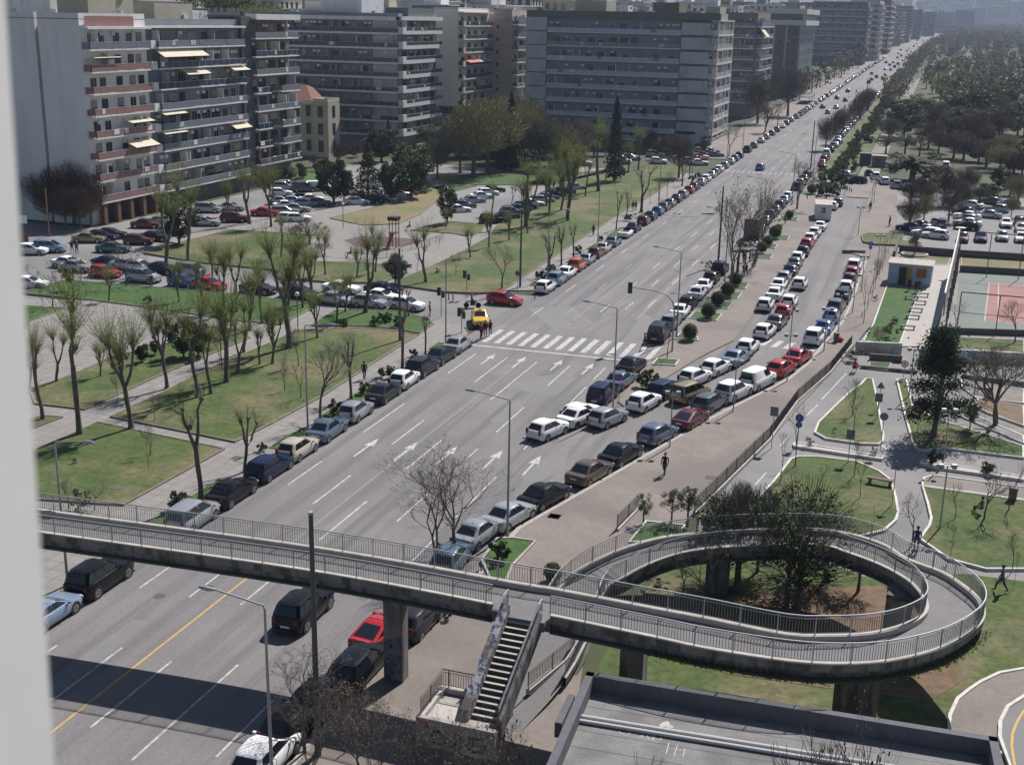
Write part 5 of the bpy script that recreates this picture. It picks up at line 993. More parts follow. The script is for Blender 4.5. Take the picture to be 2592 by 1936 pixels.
def dlamp(k, x, y, lab, ang=.3, H=4.4):
    p = at(k, x, y, .1); t = thing('street_lamp', lab, 'street lamp', (p.x, p.y, p.z), ang, 'double-headed promenade lamps')
    g = MB(); g.tube([(0,0,0),(0,0,H)], [.06,.045], POLE, 6); g.tube([(-.5,0,H-.1),(.5,0,H-.1)], [.025,.025], POLE, 5); ob('pole', g.mesh('pole', 40), t)
    for s in (-1,1): g = MB(); g.box(s*.42-.16,s*.42+.16,-.13,.13,H-.12,H+.1,STEEL); g.box(s*.42-.12,s*.42+.12,-.14,.14,H-.18,H-.1,POLED); ob('lamp_head', g.mesh('lamp_head'), t)
for i, a in enumerate((('K',1088,637),('K',1530,390),('K',1905,180),('H',332,1240),('H',608,1225),('H',720,1100),('H',836,920),('H',905,750),('H',880,300),('H',1035,560),('D',985,1640),('D',1005,1620),('L',1555,880),('L',1285,330),('L',1800,350),('L',1530,1380))):
    dlamp(*a, f'slim double-headed lamp on the promenade side, {ordi(i+1)} from the footbridge')
for i, (k, x, y) in enumerate((('F',1290,1010),)): pass
def gball(k, x, y, H, lab):
    p = at(k, x, y, .15); t = thing('globe_lamp', lab, 'lamp', p, 0, 'globe lamps of the park'); g = MB(); g.tube([(0,0,0),(0,0,H)], .05, POLED, 6); ob('pole', g.mesh('pole'), t); g = MB(); g.ball((0,0,H+.2), .25, WHITE, 10, 8); ob('globe', g.mesh('globe', 60), t)
for i, a in enumerate((('B',1705,1480,3.6),('B',1165,1100,4.0),('E',1545,1190,4.0),('F',415,760,3.6) if 0 else ('F',150,940,3.8),('B',465,1590,3.5))): gball(*a, f'white globe lamp on a dark post in the left park, {ordi(i+1)} listed from the playground')
# traffic light with long curved arm
p = at('G', 1105, 1070, .13); t = thing('traffic_light', 'traffic light hanging from a long curved arm over the boulevard', 'traffic light', p)
g = MB(); g.tube([(0,0,0),(0,0,4.2),(-.25,0,5.0),(-.9,0,5.65),(-2.2,0,5.95),(-4.3,0,6.05)], [.10,.08,.075,.07,.06,.05], POLE, 8); ob('pole', g.mesh('pole', 50), t)
g = MB(); g.box(-4.75,-4.35,-.14,.14,5.45,6.55,TRIM); 
for j in range(3): g.disc((-4.55,-.15,5.7+j*.3),(0,-1,0),.11,BLACK,10)
ob('signal_head', g.mesh('signal_head'), t)
def tlight(k, x, y, lab, H=3.2):
    p = at(k, x, y, .13); t = thing('traffic_light', lab, 'traffic light', p, 0, 'kerbside traffic lights'); g = MB(); g.tube([(0,0,0),(0,0,H)], .05, POLE, 6); ob('pole', g.mesh('pole'), t); g = MB(); g.box(-.45,-.12,-.12,.12,H-.9,H,TRIM); g.box(.1,.38,-.1,.1,H-1.1,H-.4,TRIM); ob('signal_head', g.mesh('signal_head'), t)
tlight('F',1325,698,'kerbside traffic light in front of the far lawn corner'); tlight('F',1148,828,'kerbside traffic light beside the side street mouth'); tlight('F',1290,940,'kerbside traffic light next to the yellow taxi',2.6)
# signs
SR = mat('sign_red', (.5,.03,.03), .5); SB = mat('sign_blue', (.02,.09,.42), .5); SBK = mat('sign_back', (.16,.17,.19), .6); SW = mat('sign_white', (.75,.75,.74), .5); SP = mat('sign_dusky', (.09,.04,.12), .6)
def sign(k, x, y, H, shape, lab, z=.13, r=.32):
    p = at(k, x, y, z); t = thing('road_sign', lab, 'sign', p); g = MB(); g.tube([(0,0,0),(0,0,H)], .035, POLE, 6); ob('post', g.mesh('post'), t); g = MB(); y_ = -.05
    def cyl(zc, rad, m, mf=None): 
        g.tube([(0,y_+.02,zc),(0,y_,zc)], rad, m, 18); 
        if mf: g.disc((0,y_-.004,zc),(0,1,0),rad*.74,mf,18)
    if shape == 'nostop': cyl(H-.3, r, SR, SB); 
    if shape == 'back': cyl(H-.3, r, SBK)
    if shape == 'noturn':
        cyl(H-.3, r, SR, SW); g.box(-.05,.01,y_-.012,y_-.006,H-.45,H-.2,BLACK); g.box(-.05,.14,y_-.012,y_-.006,H-.25,H-.2,BLACK); g.add([(-.2,y_-.014,H-.46),(-.16,y_-.014,H-.5),(.2,y_-.014,H-.14),(.16,y_-.014,H-.10)],[(0,1,2,3)],SR)
    if shape == 'noentry': cyl(H-.3, r, SR); g.box(-.22,.22,y_-.012,y_-.004,H-.35,H-.25,SW)
    if shape == 'blue2': cyl(H-.3, r, SB); cyl(H-.85, r*.8, SB); g.box(-.03,.03,y_-.012,y_-.004,H-.45,H-.15,SW); g.box(-.03,.03,y_-.012,y_-.004,H-.98,H-.72,SW)
    if shape == 'triback': g.add([(-.36,y_,H-.6),(.36,y_,H-.6),(0,y_,H),(-.36,y_+.03,H-.6),(.36,y_+.03,H-.6),(0,y_+.03,H)],[(2,1,0),(3,4,5),(0,1,4,3),(1,2,5,4),(2,0,3,5)],SBK)
    if shape == 'rect': g.box(-.3,.3,y_-.01,y_+.02,H-.75,H,SBK)
    if shape == 'limit': cyl(H-.3, r, SR, SW); g.disc((0,y_-.01,H-.3),(0,1,0),.13,BLACK,12,.07)
    o = ob('sign_plate', g.mesh('sign_plate'), t)
sign('F',1290,938,2.6,'noturn','round no right turn sign next to the waiting pedestrians'); sign('F',1678,660,2.6,'nostop','round no stopping sign behind the red corner hatchback'); sign('G',733,1440,2.7,'nostop','round no stopping sign at the island tip beside the navy people carrier')
sign('L',395,720,2.6,'blue2','pair of round blue cycle signs on one post'); sign('L',1345,680,2.9,'noentry','red no entry sign beside the pine tree',.15,.36); sign('L',1043,430,2.5,'triback','triangular sign seen from behind at the teardrop lawn',.15); sign('L',1030,500,2.2,'rect','rectangular sign seen from behind at the teardrop lawn',.15); sign('L',1058,760,3.1,'back','round sign seen from behind on the white median',.2)
sign('L',1150,1190,3.2,'triback','triangular sign seen from behind at the large lawn edge',.15); sign('L',190,740,3.4,'rect','square sign plate on a post behind the fence',.03); sign('L',800,850,2.6,'rect','thin post with narrow plate at the white median',.15,.2); sign('L',1240,190,1.8,'limit','round red ringed sign at the top of the cycle park',.1,.34); sign('D',785,1400,2.4,'nostop','round no stopping sign far off near the small kiosk',0)
sign('D',770,1590,2.6,'rect','direction sign post seen end-on by the bollards',0)
sign('H',972,480,2.3,'blue2','blue sign beside the promenade entrance strip',.13)
# bollards
for i in range(13):
    p = at('D', 640+i*15.5, 1425+i*9.7); g = MB(); g.tube([(0,0,0),(0,0,.75),(0,0,.8)], [.09,.08,.03], TRIM, 7); tag(ob('bollard', g.mesh('bollard'), None, (p.x,p.y,gz(p.y)+.13)), f'short dark bollard closing off the junction, {ordi(i+1)} in the line from the boulevard', 'bollard', 'bollards closing the junction')
for i, (x, y) in enumerate(((590,1530),(665,1535),(740,1540),(475,1590),(550,1585),(628,1590))):
    p = at('D', x, y); g = MB(); g.tube([(0,0,0),(0,0,.7),(0,0,.76)], [.09,.08,.03], TRIM, 7); tag(ob('bollard', g.mesh('bollard'), None, (p.x,p.y,.13)), f'short dark bollard on the tan island paving, {ordi(i+1)} of six', 'bollard', 'bollards on the tan paving')
for i, (k, x, y) in enumerate((('F',1230,720),('F',1800,705),('F',1745,690) if 0 else ('F',1200,715))):
    p = at(k, x, y); g = MB(); g.tube([(0,0,0),(0,0,.8)], [.07,.06], TRIM, 7); tag(ob('bollard', g.mesh('bollard'), None, (p.x,p.y,.0)), ['dark bollard at the kerb by the motorcyclist','dark bollard on the road beside the white hatchback','dark bollard left of the motorcyclist'][i], 'bollard')
# fences
def fence(P, H, lab, name='fence', base=.3, gap=.14, M_=POLED):
    P = [Vector(p) for p in P]; o = P[0]; t = thing(name, lab, 'fence', o); g = MB()
    for a, b in zip(P, P[1:]):
        u = (b-a); u.z = 0; u.normalize(); nn = Vector((-u.y,u.x,0))*.12; g.add([a-nn, b-nn, b+nn, a+nn]+[q+Vector((0,0,base)) for q in (a-nn, b-nn, b+nn, a+nn)], [(4,5,6,7),(0,1,5,4),(2,3,7,6),(1,2,6,5),(3,0,4,7)], CONCL)
    ob('plinth', g.mesh('plinth', None, o), t)
    railing([p+Vector((0,0,base)) for p in P], H, gap, 'railing', t, o, 2.2, M_, .016)
fence([(-12.3,75.1,0),(-9.6,92.1,0),(-8.7,103.2,0),(-6.8,113.7,0),(-5.6,125.0,0)], 1.05, 'long dark railing fence between the tan promenade and the cycle road')
fence([at('K',720,1235),at('K',870,1080),], .95, 'short railing fence running down beside the olive trees', gap=.16)
fence([at('O',100,1160,.4),at('O',390,920,.5),at('O',455,795,.8)], .9, 'short rusty railing beside the foot of the spiral ramp', M_=mat('rail_rust', (.17,.10,.07), .8))
fence([at('F',480,430,.15),at('F',640,440,.15),at('F',780,415,.15),at('F',900,372,.15),at('F',1050,340,.15),at('F',1180,290,.15)], .9, 'dark playground fence beyond the side street lawn', gap=.5, base=.05)
# leaning side wall and frame of the sports court
CW = thing('sports_cage', 'tall court enclosure with solid sloping side beam and thin posts', 'court enclosure', (3.0,140,0)); co = (3.0,140,0)
g = MB(); pA, pB = Vector((2.9,133.5,0)), Vector((4.4,168.5,0)); cw = mat('screen_grey', (.23,.215,.21), .85)
g.add([(2.9,133.5,4.6),(4.5,169,6.1),(4.62,169,6.1),(3.02,133.5,4.6),(2.95,133.5,2.2),(4.55,169,3.2),(4.67,169,3.2),(3.07,133.5,2.2)], [(0,1,2,3),(3,2,6,7),(4,5,1,0),(7,6,5,4),(0,3,7,4),(1,5,6,2)], cw); g.tube([(2.9,133.5,4.65),(4.5,169,6.15)], .09, WHITE, 6); ob('side_beam', g.mesh('side_beam', None, co), CW)
for i in range(9):
    f = i/8; x = 2.9+1.5*f; y = 133.5+35*f; g = MB(); g.tube([(x+.5,y,0),(x+.4,y,4.2+1.5*f)], .06, POLED, 5); ob('post', g.mesh('post', None, co), CW)
for y, H in ((169,5.9),(136,4.4)):
    g = MB(); g.tube([(4.6,y,H),(40,y-.6,H)], .06, POLED, 5); g.tube([(4.6,y,H*.5),(40,y-.6,H*.5)], .03, POLED, 4); ob('rail', g.mesh('rail', None, co), CW)
    for i in range(10): g = MB(); g.tube([(4.6+i*3.9,y,0),(4.6+i*3.9,y,H)], .06, POLED, 5); ob('post', g.mesh('post', None, co), CW)
g = MB(); g.ball((0,0,0), .35, WHITE, 8, 5, (2.2,.9,.35)); ob('lamp_head', g.mesh('lamp_head', 60), CW, (1.6,29,6.3))
def wall(k, pts, h, th, m, lab, name='wall', z=0):
    P = [at(k, *q, z) for q in pts]; o = P[0]; g = MB()
    for a, b in zip(P, P[1:]): wallbox(g, Vector(a[:2]), Vector(b[:2]), th, z, z+h, m)
    tag(ob(name, g.mesh(name, None, o), None, o), lab, 'wall')
wd = mat('wall_dark', (.085,.075,.075), .9, c2=(.12,.105,.10), ns=1.); wg = mat('wall_mural', (.50,.52,.52), .8, c2=(.16,.30,.38), ns=.9, det=5, sharp=(.52,.6), c3=(.40,.33,.24), ns3=.5)
wall('H', [(1205,440),(1700,480),(2350,520)], 1.1, .4, wd, 'long low dark wall before the car park'); wall('H', [(860,1240),(1225,1255)], 1.2, .3, wg, 'left piece of the low mural wall beside the grass strip'); wall('H', [(1365,1290),(2300,1340)], 1.2, .3, wg, 'right piece of the low mural wall behind the pine')
wall('H', [(970,1300),(1228,1318)], .7, .3, wd, 'low dark wall left of the cycle park entrance'); wall('H', [(1358,1335),(1470,1345)], .6, .3, wd, 'low dark wall right of the cycle park entrance'); wall('H', [(1175,480),(1215,355)], .9, .3, wd, 'short dark wall running to the planter')
wall('H', [(1690,595),(2300,630)], .9, .3, wd, 'dark base wall at the far end of the court'); wall('H', [(1530,1085),(2300,1110)], .7, .3, wd, 'dark base wall at the near end of the court')
wall('H', [(755,445),(940,450)], .5, .25, CONC, 'low concrete step wall closing the car bay on the promenade'); wall('L', [(900,105),(1350,150)], .35, .25, CONC, 'low kerb wall across the cycle park entrance'); wall('L', [(1700,192),(2300,262)], .5, .25, CONC, 'low pale wall right behind the pine')
g = MB(); p = at('H', 1330, 465, 0); g.tube([(0,0,0),(0,0,.35)], 1.9, CONCL, 20); g.disc((0,0,.36),(0,0,1),1.6,SOIL,20); tag(ob('planter', g.mesh('planter', 40), None, p), 'round white planter ring round an olive tree', 'planter')
# kiosk, cabin, small structures
KM = mat('kiosk_panel', (.42,.46,.52), .7, c2=(.22,.34,.50), ns=.7, sharp=(.45,.65)); 
t = thing('kiosk', 'white painted park kiosk with blue mural, open door and orange panel', 'kiosk', (-3.6,159.2,0), -.05)
g = MB(); g.box(0,5.2,0,3.6,.1,2.7,KM); ob('wall', g.mesh('wall'), t); g = MB(); 
for i in range(18): g.box(-.15+i*.305,-.15+i*.305+.2,-.3,3.9,2.72,2.86,CONCL)
g.box(-.15,5.35,-.3,3.9,2.70,2.78,CONCL); ob('roof', g.mesh('roof'), t); g = MB(); g.box(1.3,2.2,-.03,.0,.15,2.35,TRIM); ob('door_opening', g.mesh('door_opening'), t); g = MB(); g.box(2.2,2.8,-.06,-.01,.15,2.3,mat('door_ochre', (.40,.20,.03), .6)); ob('door', g.mesh('door'), t)
g = MB(); g.box(3.4,4.6,-.05,-.01,1.2,2.3,mat('panel_orange', (.42,.17,.03), .6, c2=(.25,.05,.03), ns=3.)); ob('panel', g.mesh('panel'), t)
t = thing('cabin', 'small white cabin with a dark window standing on the tan island', 'cabin', (-17.3,208.2,.13), .12); g = MB(); g.box(0,2.6,0,6,.1,2.5,WHITE); g.box(-.1,2.7,-.1,6.1,2.5,2.6,CONCL); ob('wall', g.mesh('wall'), t); g = MB(); g.box(.9,1.6,-.04,0,1.2,2.1,GLASS); ob('window', g.mesh('window'), t)
for lab, k, x, y, w_, d_, h_, m_ in (('pale green kiosk with flat roof beside the palm','D',985,1335,3.0,2.2,2.6,mat('kiosk_green', (.16,.20,.18), .7)),('dark panelled kiosk covered in posters near the olive trees','D',888,1320,2.6,2.2,2.7,mat('kiosk_dark', (.09,.075,.08), .8, c2=(.2,.16,.17), ns=2.))):
    p = at(k, x, y); t = thing('kiosk', lab, 'kiosk', (p.x,p.y,gz(p.y))); g = MB(); g.box(0,w_,0,d_,0,h_,m_); ob('wall', g.mesh('wall'), t); g = MB(); g.box(-.2,w_+.2,-.3,d_+.2,h_,h_+.15,CONCL if 'green' in lab else TRIM); ob('roof', g.mesh('roof'), t); g = MB(); g.box(.8,1.5,-.04,0,1.0,2.0,GLASS); ob('window', g.mesh('window'), t)
t = thing('open_shed', 'long low building with a pale flat roof among the right hand trees', 'building', (21,245,0)); g = MB(); g.box(0,40,0,14,0,3.4,CONCD); ob('wall', g.mesh('wall'), t); g = MB(); g.box(-1,41,-1,15,3.4,3.7,CONC); ob('roof', g.mesh('roof'), t)
t = thing('bus_shelter', 'sheltered open stop on the left pavement far up the boulevard', 'shelter', (-50,478,gz(478))); g = MB(); g.box(0,4.5,0,22,2.6,2.8,TRIM); ob('roof', g.mesh('roof'), t)
for i in range(4): g = MB(); g.tube([(4.2,1+i*6.5,0),(4.2,1+i*6.5,2.6)], .08, TRIM, 5); ob('post', g.mesh('post'), t)
# benches, bins, meter
for i, (k, x, y) in enumerate((('L',1055,1025),)):
    p = at(k, x, y, .17); g = MB(); g.box(-.9,.9,-.22,.22,.38,.46,mat('bench_wood', (.14,.075,.05), .8)); g.box(-.8,-.6,-.2,.2,0,.38,CONC); g.box(.6,.8,-.2,.2,0,.38,CONC); tag(ob('bench', g.mesh('bench'), None, p, -.12), 'flat brown bench on the big white-kerbed lawn', 'bench')
for i, (k, x, y, l) in enumerate((('L',1912,335,'brown litter bin on the tan strip behind the pine'),('L',2108,1150,'grey brown litter bin on the tan strip at the right edge'),('E',1340,1150,'dark litter bin beside the park path'),('H',705,1150,'brown litter bin on the promenade beside a red bag'))):
    p = at(k, x, y, .14); g = MB(); g.tube([(0,0,0),(0,0,.85)], [.27,.30], mat('bin_brown', (.12,.08,.065), .7), 10); g.tube([(0,0,.85),(0,0,.95)], [.33,.33], TRIM, 10); tag(ob('litter_bin', g.mesh('litter_bin', 40), None, p), l, 'bin')
p = at('H', 740, 1150, .13); g = MB(); g.ball((0,0,.25), .32, SR, 8, 6, (1,.7,.8)); g.tube([(-.12,0,.45),(0,0,.62),(.12,0,.45)], .02, BLACK, 4); tag(ob('bag', g.mesh('bag', 60), None, p), 'red bag on the ground beside the promenade litter bin', 'bag')
for i, (x, y) in enumerate(((1275,1050),(1315,965),(1340,910),(1368,850),(1390,790),(1305,810))):
    p = at('H', x, y, .15); g = MB(); g.box(-.8,.8,-.25,.25,.36,.44,TRIM); g.box(-.7,-.6,-.2,.2,0,.36,BLACK); g.box(.6,.7,-.2,.2,0,.36,BLACK); tag(ob('bench', g.mesh('bench'), None, p, .1), f'dark bench on the pale path beside the grass, {ordi(i+1)} from the near end', 'bench', 'benches by the pale path')
# playground slide tower
p = at('F', 820, 345, .18); t = thing('slide', 'red climbing frame with slide on the dark play mat', 'playground slide', p)
g = MB(); 
for a, b in ((-.5,-.5),(.5,-.5),(.5,.5),(-.5,.5)): g.tube([(a,b,0),(a,b,4.2)], .07, mat('play_red', (.20,.035,.02), .6), 5)
g.box(-.6,.6,-.6,.6,2.0,2.1,BARK); g.box(-.7,.7,-.7,.7,3.8,4.3,TRIM); ob('tower', g.mesh('tower'), t); g = MB(); g.add([(-.3,-.6,2),(.3,-.6,2),(.5,-2.8,.2),(-.1,-2.8,.2)], [(0,1,2,3)], MATS['play_red']); ob('chute', g.mesh('chute'), t)
g = MB(); p = at('F', 1012, 0, 0)
# street name board on the orange framed panel at the left edge
p = at('E', 190, 310, 0); t = thing('billboard', 'white lettered notice board above an orange hoarding beside the left post', 'notice board', p, .5)
g = MB(); g.box(-3.5,.2,0,.06,2.6,3.7,SW); ob('board', g.mesh('board'), t); g = MB(); g.box(-3.5,.2,.0,.05,0,1.1,mat('hoarding_orange', (.24,.09,.03), .8)); ob('hoarding', g.mesh('hoarding'), t); g = MB()
for st, w_ in (([(0,0),(0,.6)],.12),([(.3,0),(.3,.6)],.12),([(.9,.55),(.6,.55),(.6,.3),(.9,.3),(.9,.05),(.6,.05)],.1)): stroke(g, [(a*.9-.95-1.0, b+2.85) for a, b in st], w_, SBK, (0,-.01,0), (1,0,0), (0,0,1), (0,1,0))
ob('lettering', g.mesh('lettering'), t)
p = at('A', 345, 1650); g = MB(); g.tube([(0,0,0),(0,0,7)], .09, mat('pole_rust', (.28,.12,.04), .7), 6); tag(ob('pole', g.mesh('pole'), None, p), 'orange rusty pole before the reddish trees', 'pole')
# lorry and crowd corner
t = thing('lorry', 'brown box lorry standing behind the crowd on the island kerb', 'lorry', (-24.4,174.5,0)); bxm = mat('box_brown', (.10,.07,.06), .8, c2=(.15,.10,.09), ns=1.)
p = at('G', 1668, 300, 0); t.location = (-24.3, p.y, .01); g = MB(); g.box(-1.15,1.15,-1,3.6,.9,3.3,bxm); ob('box', g.mesh('box'), t); g = MB(); g.box(-1.05,1.05,3.7,5.3,.5,2.4,paint('blue')); ob('cab', g.mesh('cab'), t)
for s in (-1,1):
    for y_ in (0,4.5): g = MB(); g.tube([(s*.8,y_,.45),(s*1.12,y_,.45)], .45, TYRE, 14); ob('wheel', g.mesh('wheel'), t)
g = MB(); g.box(-.85,.85,3.0,3.68,2.4,2.6,WHITE); ob('roof_fairing', g.mesh('roof_fairing'), t)
for i, (k, x, y) in enumerate((('G',1600,350),('G',1655,345))):
    p = at(k, x, y, .5); t = thing('street_stall', ['low stall heaped with grey goods behind the crowd','second stall of grey goods at the island kerb'][i], 'stall', (p.x,p.y,.0), .1); g = MB(); g.box(-1.2,1.2,-.9,.9,.7,.78,CONCD); ob('table', g.mesh('table'), t); g = MB()
    for j in range(14): a = random.Random(i*20+j); g.box(*(lambda x0, y0: (x0,x0+.35,y0,y0+.3))(a.uniform(-1.1,.8), a.uniform(-.8,.5)), .78, .78+a.uniform(.1,.5), (WHITE,CONCD,PAV2)[j % 3])
    ob('goods', g.mesh('goods'), t)
# motorcycles
def moto(p, rz, lab, m=BLACK):
    t = thing('motorcycle', lab, 'motorcycle', p, rz)
    for y_ in (-.68,.68): g = MB(); g.tube([(-.05,y_,.31),(.05,y_,.31)], .31, TYRE, 14); ob('wheel', g.mesh('wheel', 40), t)
    g = MB(); g.ball((0,.1,.72), .2, m, 8, 6, (.8,1.6,.8)); g.box(-.14,.14,-.75,-.02,.68,.80,m); g.box(-.16,.16,-.25,.3,.3,.6,TRIM); g.tube([(0,.68,.31),(0,.45,.95)], .04, STEEL, 6); g.tube([(-.33,.4,1.0),(.33,.4,1.0)], .02, STEEL, 5); g.box(-.15,.15,.52,.62,.75,.92,HEAD); ob('body', g.mesh('body', 40), t)
pm = at('F', 1365, 745, .4); pm.z = .006; moto(pm, -1.2, 'dark motorcycle carrying a helmeted rider out of the side street')
pb = at('D', 775, 860, .4); pb.z = gz(pb.y)+.01; moto(pb, 0, 'dark motorcycle between the leading cars of the distant traffic'); pb2 = at('D', 866, 735, .4); pb2.z = gz(pb2.y)+.01; moto(pb2, 0, 'dark motorcycle alone right of the distant leading cars')
# bicycle behind the stair wall
p = at('N', 1488, 885, 0); t = thing('bicycle', 'bicycle with white front basket ring leaning behind the graffiti stair wall', 'bicycle', (p.x+.2,p.y,.14), .2)
for y_ in (-.5,.5): 
    g = MB(); ring = [(0,y_+.33*math.cos(a*.524),.33+.33*math.sin(a*.524)) for a in range(13)]; g.tube(ring, .022, TYRE, 4, False); ob('wheel', g.mesh('wheel'), t)
g = MB(); g.tube([(0,-.5,.33),(0,-.1,.33),(0,.3,.75),(0,-.2,.72),(0,-.1,.33)], .018, SR, 5); g.tube([(0,.5,.33),(0,.35,1.0)], .018, SR, 5); g.tube([(-.25,.32,1.02),(.25,.32,1.02)], .015, STEEL, 4); g.tube([(0,-.5,.33),(0,-.2,.72),(0,-.22,.85)], .015, SR, 4); g.box(-.07,.07,-.32,-.1,.85,.9,BLACK); ob('frame', g.mesh('frame'), t)
# ================================================================ PEOPLE
def figure(pose):
    J = {}; S = {}
    hipw, sh = .10, .185
    st = {'stand':(.03,-.03,0),'walk':(.30,-.28,0),'walk2':(.18,-.20,0),'sit':(.42,.42,0)}[pose]
    sit = pose == 'sit'; zp = .48 if sit else .93-(.03 if pose == 'walk' else 0)
    V = [('pel',(0,0,zp),(.135,.10)),('belly',(0,.01,zp+.18),(.125,.09)),('chest',(0,.0,zp+.36),(.155,.105)),('neck0',(0,0,zp+.49),(.07,.06)),('neck',(0,.015,zp+.55),(.052,.052)),('head0',(0,.03,zp+.62),(.072,.085)),('head1',(0,.03,zp+.71),(.082,.10)),('head2',(0,.02,zp+.78),(.06,.075))]
    E_ = [(i, i+1) for i in range(7)]; nm = {v[0]: i for i, v in enumerate(V)}
    def addv(n_, p, r, par): nm[n_] = len(V); V.append((n_, p, (r, r))); E_.append((nm[par], nm[n_]))
    for s, f in ((-1, st[0]), (1, st[1])):
        addv(f'hip{s}', (s*hipw,0,zp-.06), .095, 'pel')
        if sit: addv(f'kn{s}', (s*.12,.42,zp+.02), .065, f'hip{s}'); addv(f'an{s}', (s*.12,.44,.09), .042, f'kn{s}')
        else: addv(f'kn{s}', (s*.10,f*.55+.05,zp*.54), .062, f'hip{s}'); addv(f'an{s}', (s*.09,f*1.05-.04,.09+(.06 if f < -.2 else 0)), .042, f'kn{s}')
        a = V[nm[f'an{s}']][1]; addv(f'to{s}', (a[0]+s*.02,a[1]+.16,.04 if a[2] < .12 else .07), .038, f'an{s}')
        addv(f'sh{s}', (s*sh,0,zp+.44), .058, 'chest'); fa = -f*.7 if not sit else .3
        addv(f'el{s}', (s*(sh+.02),fa*.45-.03,zp+.17), .042, f'sh{s}'); addv(f'wr{s}', (s*(sh+.005),fa*.8+.04,zp-.06+abs(fa)*.12), .028, f'el{s}'); w_ = V[nm[f'wr{s}']][1]
        addv(f'pa{s}', (w_[0],w_[1]+.02,w_[2]-.07), .032, f'wr{s}'); pa_ = V[nm[f'pa{s}']][1]
        for j, (dy, ln) in enumerate(((-.028,.055),(-.01,.075),(.01,.07),(.027,.06))): addv(f'f{s}{j}', (pa_[0]-s*.006,pa_[1]+dy,pa_[2]-.03-ln), .009, f'pa{s}')
        addv(f'th{s}', (pa_[0]-s*.015,pa_[1]+.055,pa_[2]-.02), .010, f'pa{s}')
    me = bpy.data.meshes.new('person_'+pose); me.from_pydata([v[1] for v in V], E_, []); o = bpy.data.objects.new('tmp', me); C.objects.link(o)
    mo = o.modifiers.new('skin', 'SKIN'); 
    for i, v in enumerate(V): me.skin_vertices[0].data[i].radius = v[2]
    me.skin_vertices[0].data[0].use_root = True
    s2 = o.modifiers.new('sub', 'SUBSURF'); s2.levels = 1; s2.render_levels = 1
    dg = bpy.context.evaluated_depsgraph_get(); dg.update(); out = bpy.data.meshes.new_from_object(o.evaluated_get(dg)); bpy.data.objects.remove(o)
    out.materials.clear()
    for _ in range(5): out.materials.append(BLACK)
    for f in out.polygons:
        c = f.center; f.use_smooth = True; z = c.z-zp
        arm = abs(c.x) > .165 and z < .3
        if z > .575: i = 3 if (c.y < .0 or z > .78) else 0
        elif z > .50 and abs(c.x) < .07: i = 0
        elif arm and z < -.03 and not sit: i = 0
        elif z > -.03 and (abs(c.x) > .0): i = 1
        elif c.z < .085: i = 4
        else: i = 2
        f.material_index = i
    return out, zp
SKIN = mat('skin', (.42,.26,.19), .6); HAIR = mat('hair_dark', (.02,.015,.012), .7); SHOE = mat('shoe', (.03,.028,.028), .6)
CL = dict(black=(.012,.012,.014), jean=(.05,.075,.14), grey=(.11,.11,.12), red=(.30,.03,.03), white=(.6,.6,.6), brown=(.09,.055,.035), navy=(.02,.025,.06), khaki=(.16,.13,.08), blue=(.05,.12,.3))
FIG = {}
def person(k, x, y, top, bot, pose, rz, lab, z=.13, group=None, s=1.0, pt=None):
    if pose not in FIG: FIG[pose] = figure(pose)
    me, zp = FIG[pose]; p = pt or at(k, x, y, z); t = thing('person', lab, 'person', p, rz, group, (s*1.12,s*1.12,s))
    o = ob('body', me, t)
    for i, m_ in enumerate((SKIN, mat('cloth_'+top, CL[top], .85), mat('cloth_'+bot, CL[bot], .85), HAIR, SHOE)): o.material_slots[i].link = 'OBJECT'; o.material_slots[i].material = m_
    g = MB(); z_ = zp+.69; g.add([(-.012,.118,z_),(.012,.118,z_),(0,.15,z_-.03),(0,.118,z_+.03)], [(0,1,2),(0,2,3),(2,1,3)], SKIN)
    for s_ in (-1,1): g.ball((s_*.03,.118,z_+.03), .011, WHITE, 6, 4); g.ball((s_*.084,.02,z_), .022, SKIN, 6, 4, (.5,1,1.4))
    g.box(-.022,.022,.115,.121,z_-.055,z_-.047,SR); ob('face', g.mesh('face'), t)
    g = MB(); g.ball((0,.0,zp+.735), .098, HAIR, 10, 8, (.92,1.08,.85)); ob('hair', g.mesh('hair', 60), t); return t
person('K',1050,832,'black','jean','walk2',2.9,'person in a black jacket and jeans walking alone on the tan promenade'); person('F',612,1268,'black','black','walk2',.2,'person in dark coat walking on the left pavement beside the shrubs')
person('F',1068,832,'khaki','khaki','stand',-1,'person in khaki clothes standing at the side street corner'); person('F',1425,985,'brown','black','stand',-.5,'person in brown coat waiting at the crossing in front of the taxi',.13); person('F',1455,968,'black','red','stand',.6,'person in red trousers waiting between two others at the crossing'); person('F',1490,955,'black','black','stand',1.0,'person in black nearest the crossing stripes',.13,None,.92)
person('G',912,1058,'black','black','walk',1.6,'person in black walking over the right end of the crossing',.01); person('E',1058,625,'brown','grey','stand',0,'person standing at the lawn edge beside the white people carrier'); person('E',505,385,'black','jean','walk2',1,'person in black beside a person in red near the left car park',.01); person('E',538,395,'red','jean','walk2',1,'person in a red top walking near the left car park',.01)
person('F',520,412,'black','navy','sit',2,'person sitting by the playground fence',.2); person('F',930,222,'black','black','sit',2,'person sitting on the wall behind the playground',.3); person('F',1465,240,'black','brown','walk2',.3,'left one of two people walking on the park path'); person('F',1490,238,'brown','black','walk2',.3,'right one of two people walking on the park path')
person('G',555,265,'black','black','walk2',0,'person in black walking on the left pavement past the crossing'); person('G',830,92,'black','grey','walk2',.2,'left one of two people far up the left pavement'); person('G',850,92,'grey','black','walk2',.2,'right one of two people far up the left pavement')
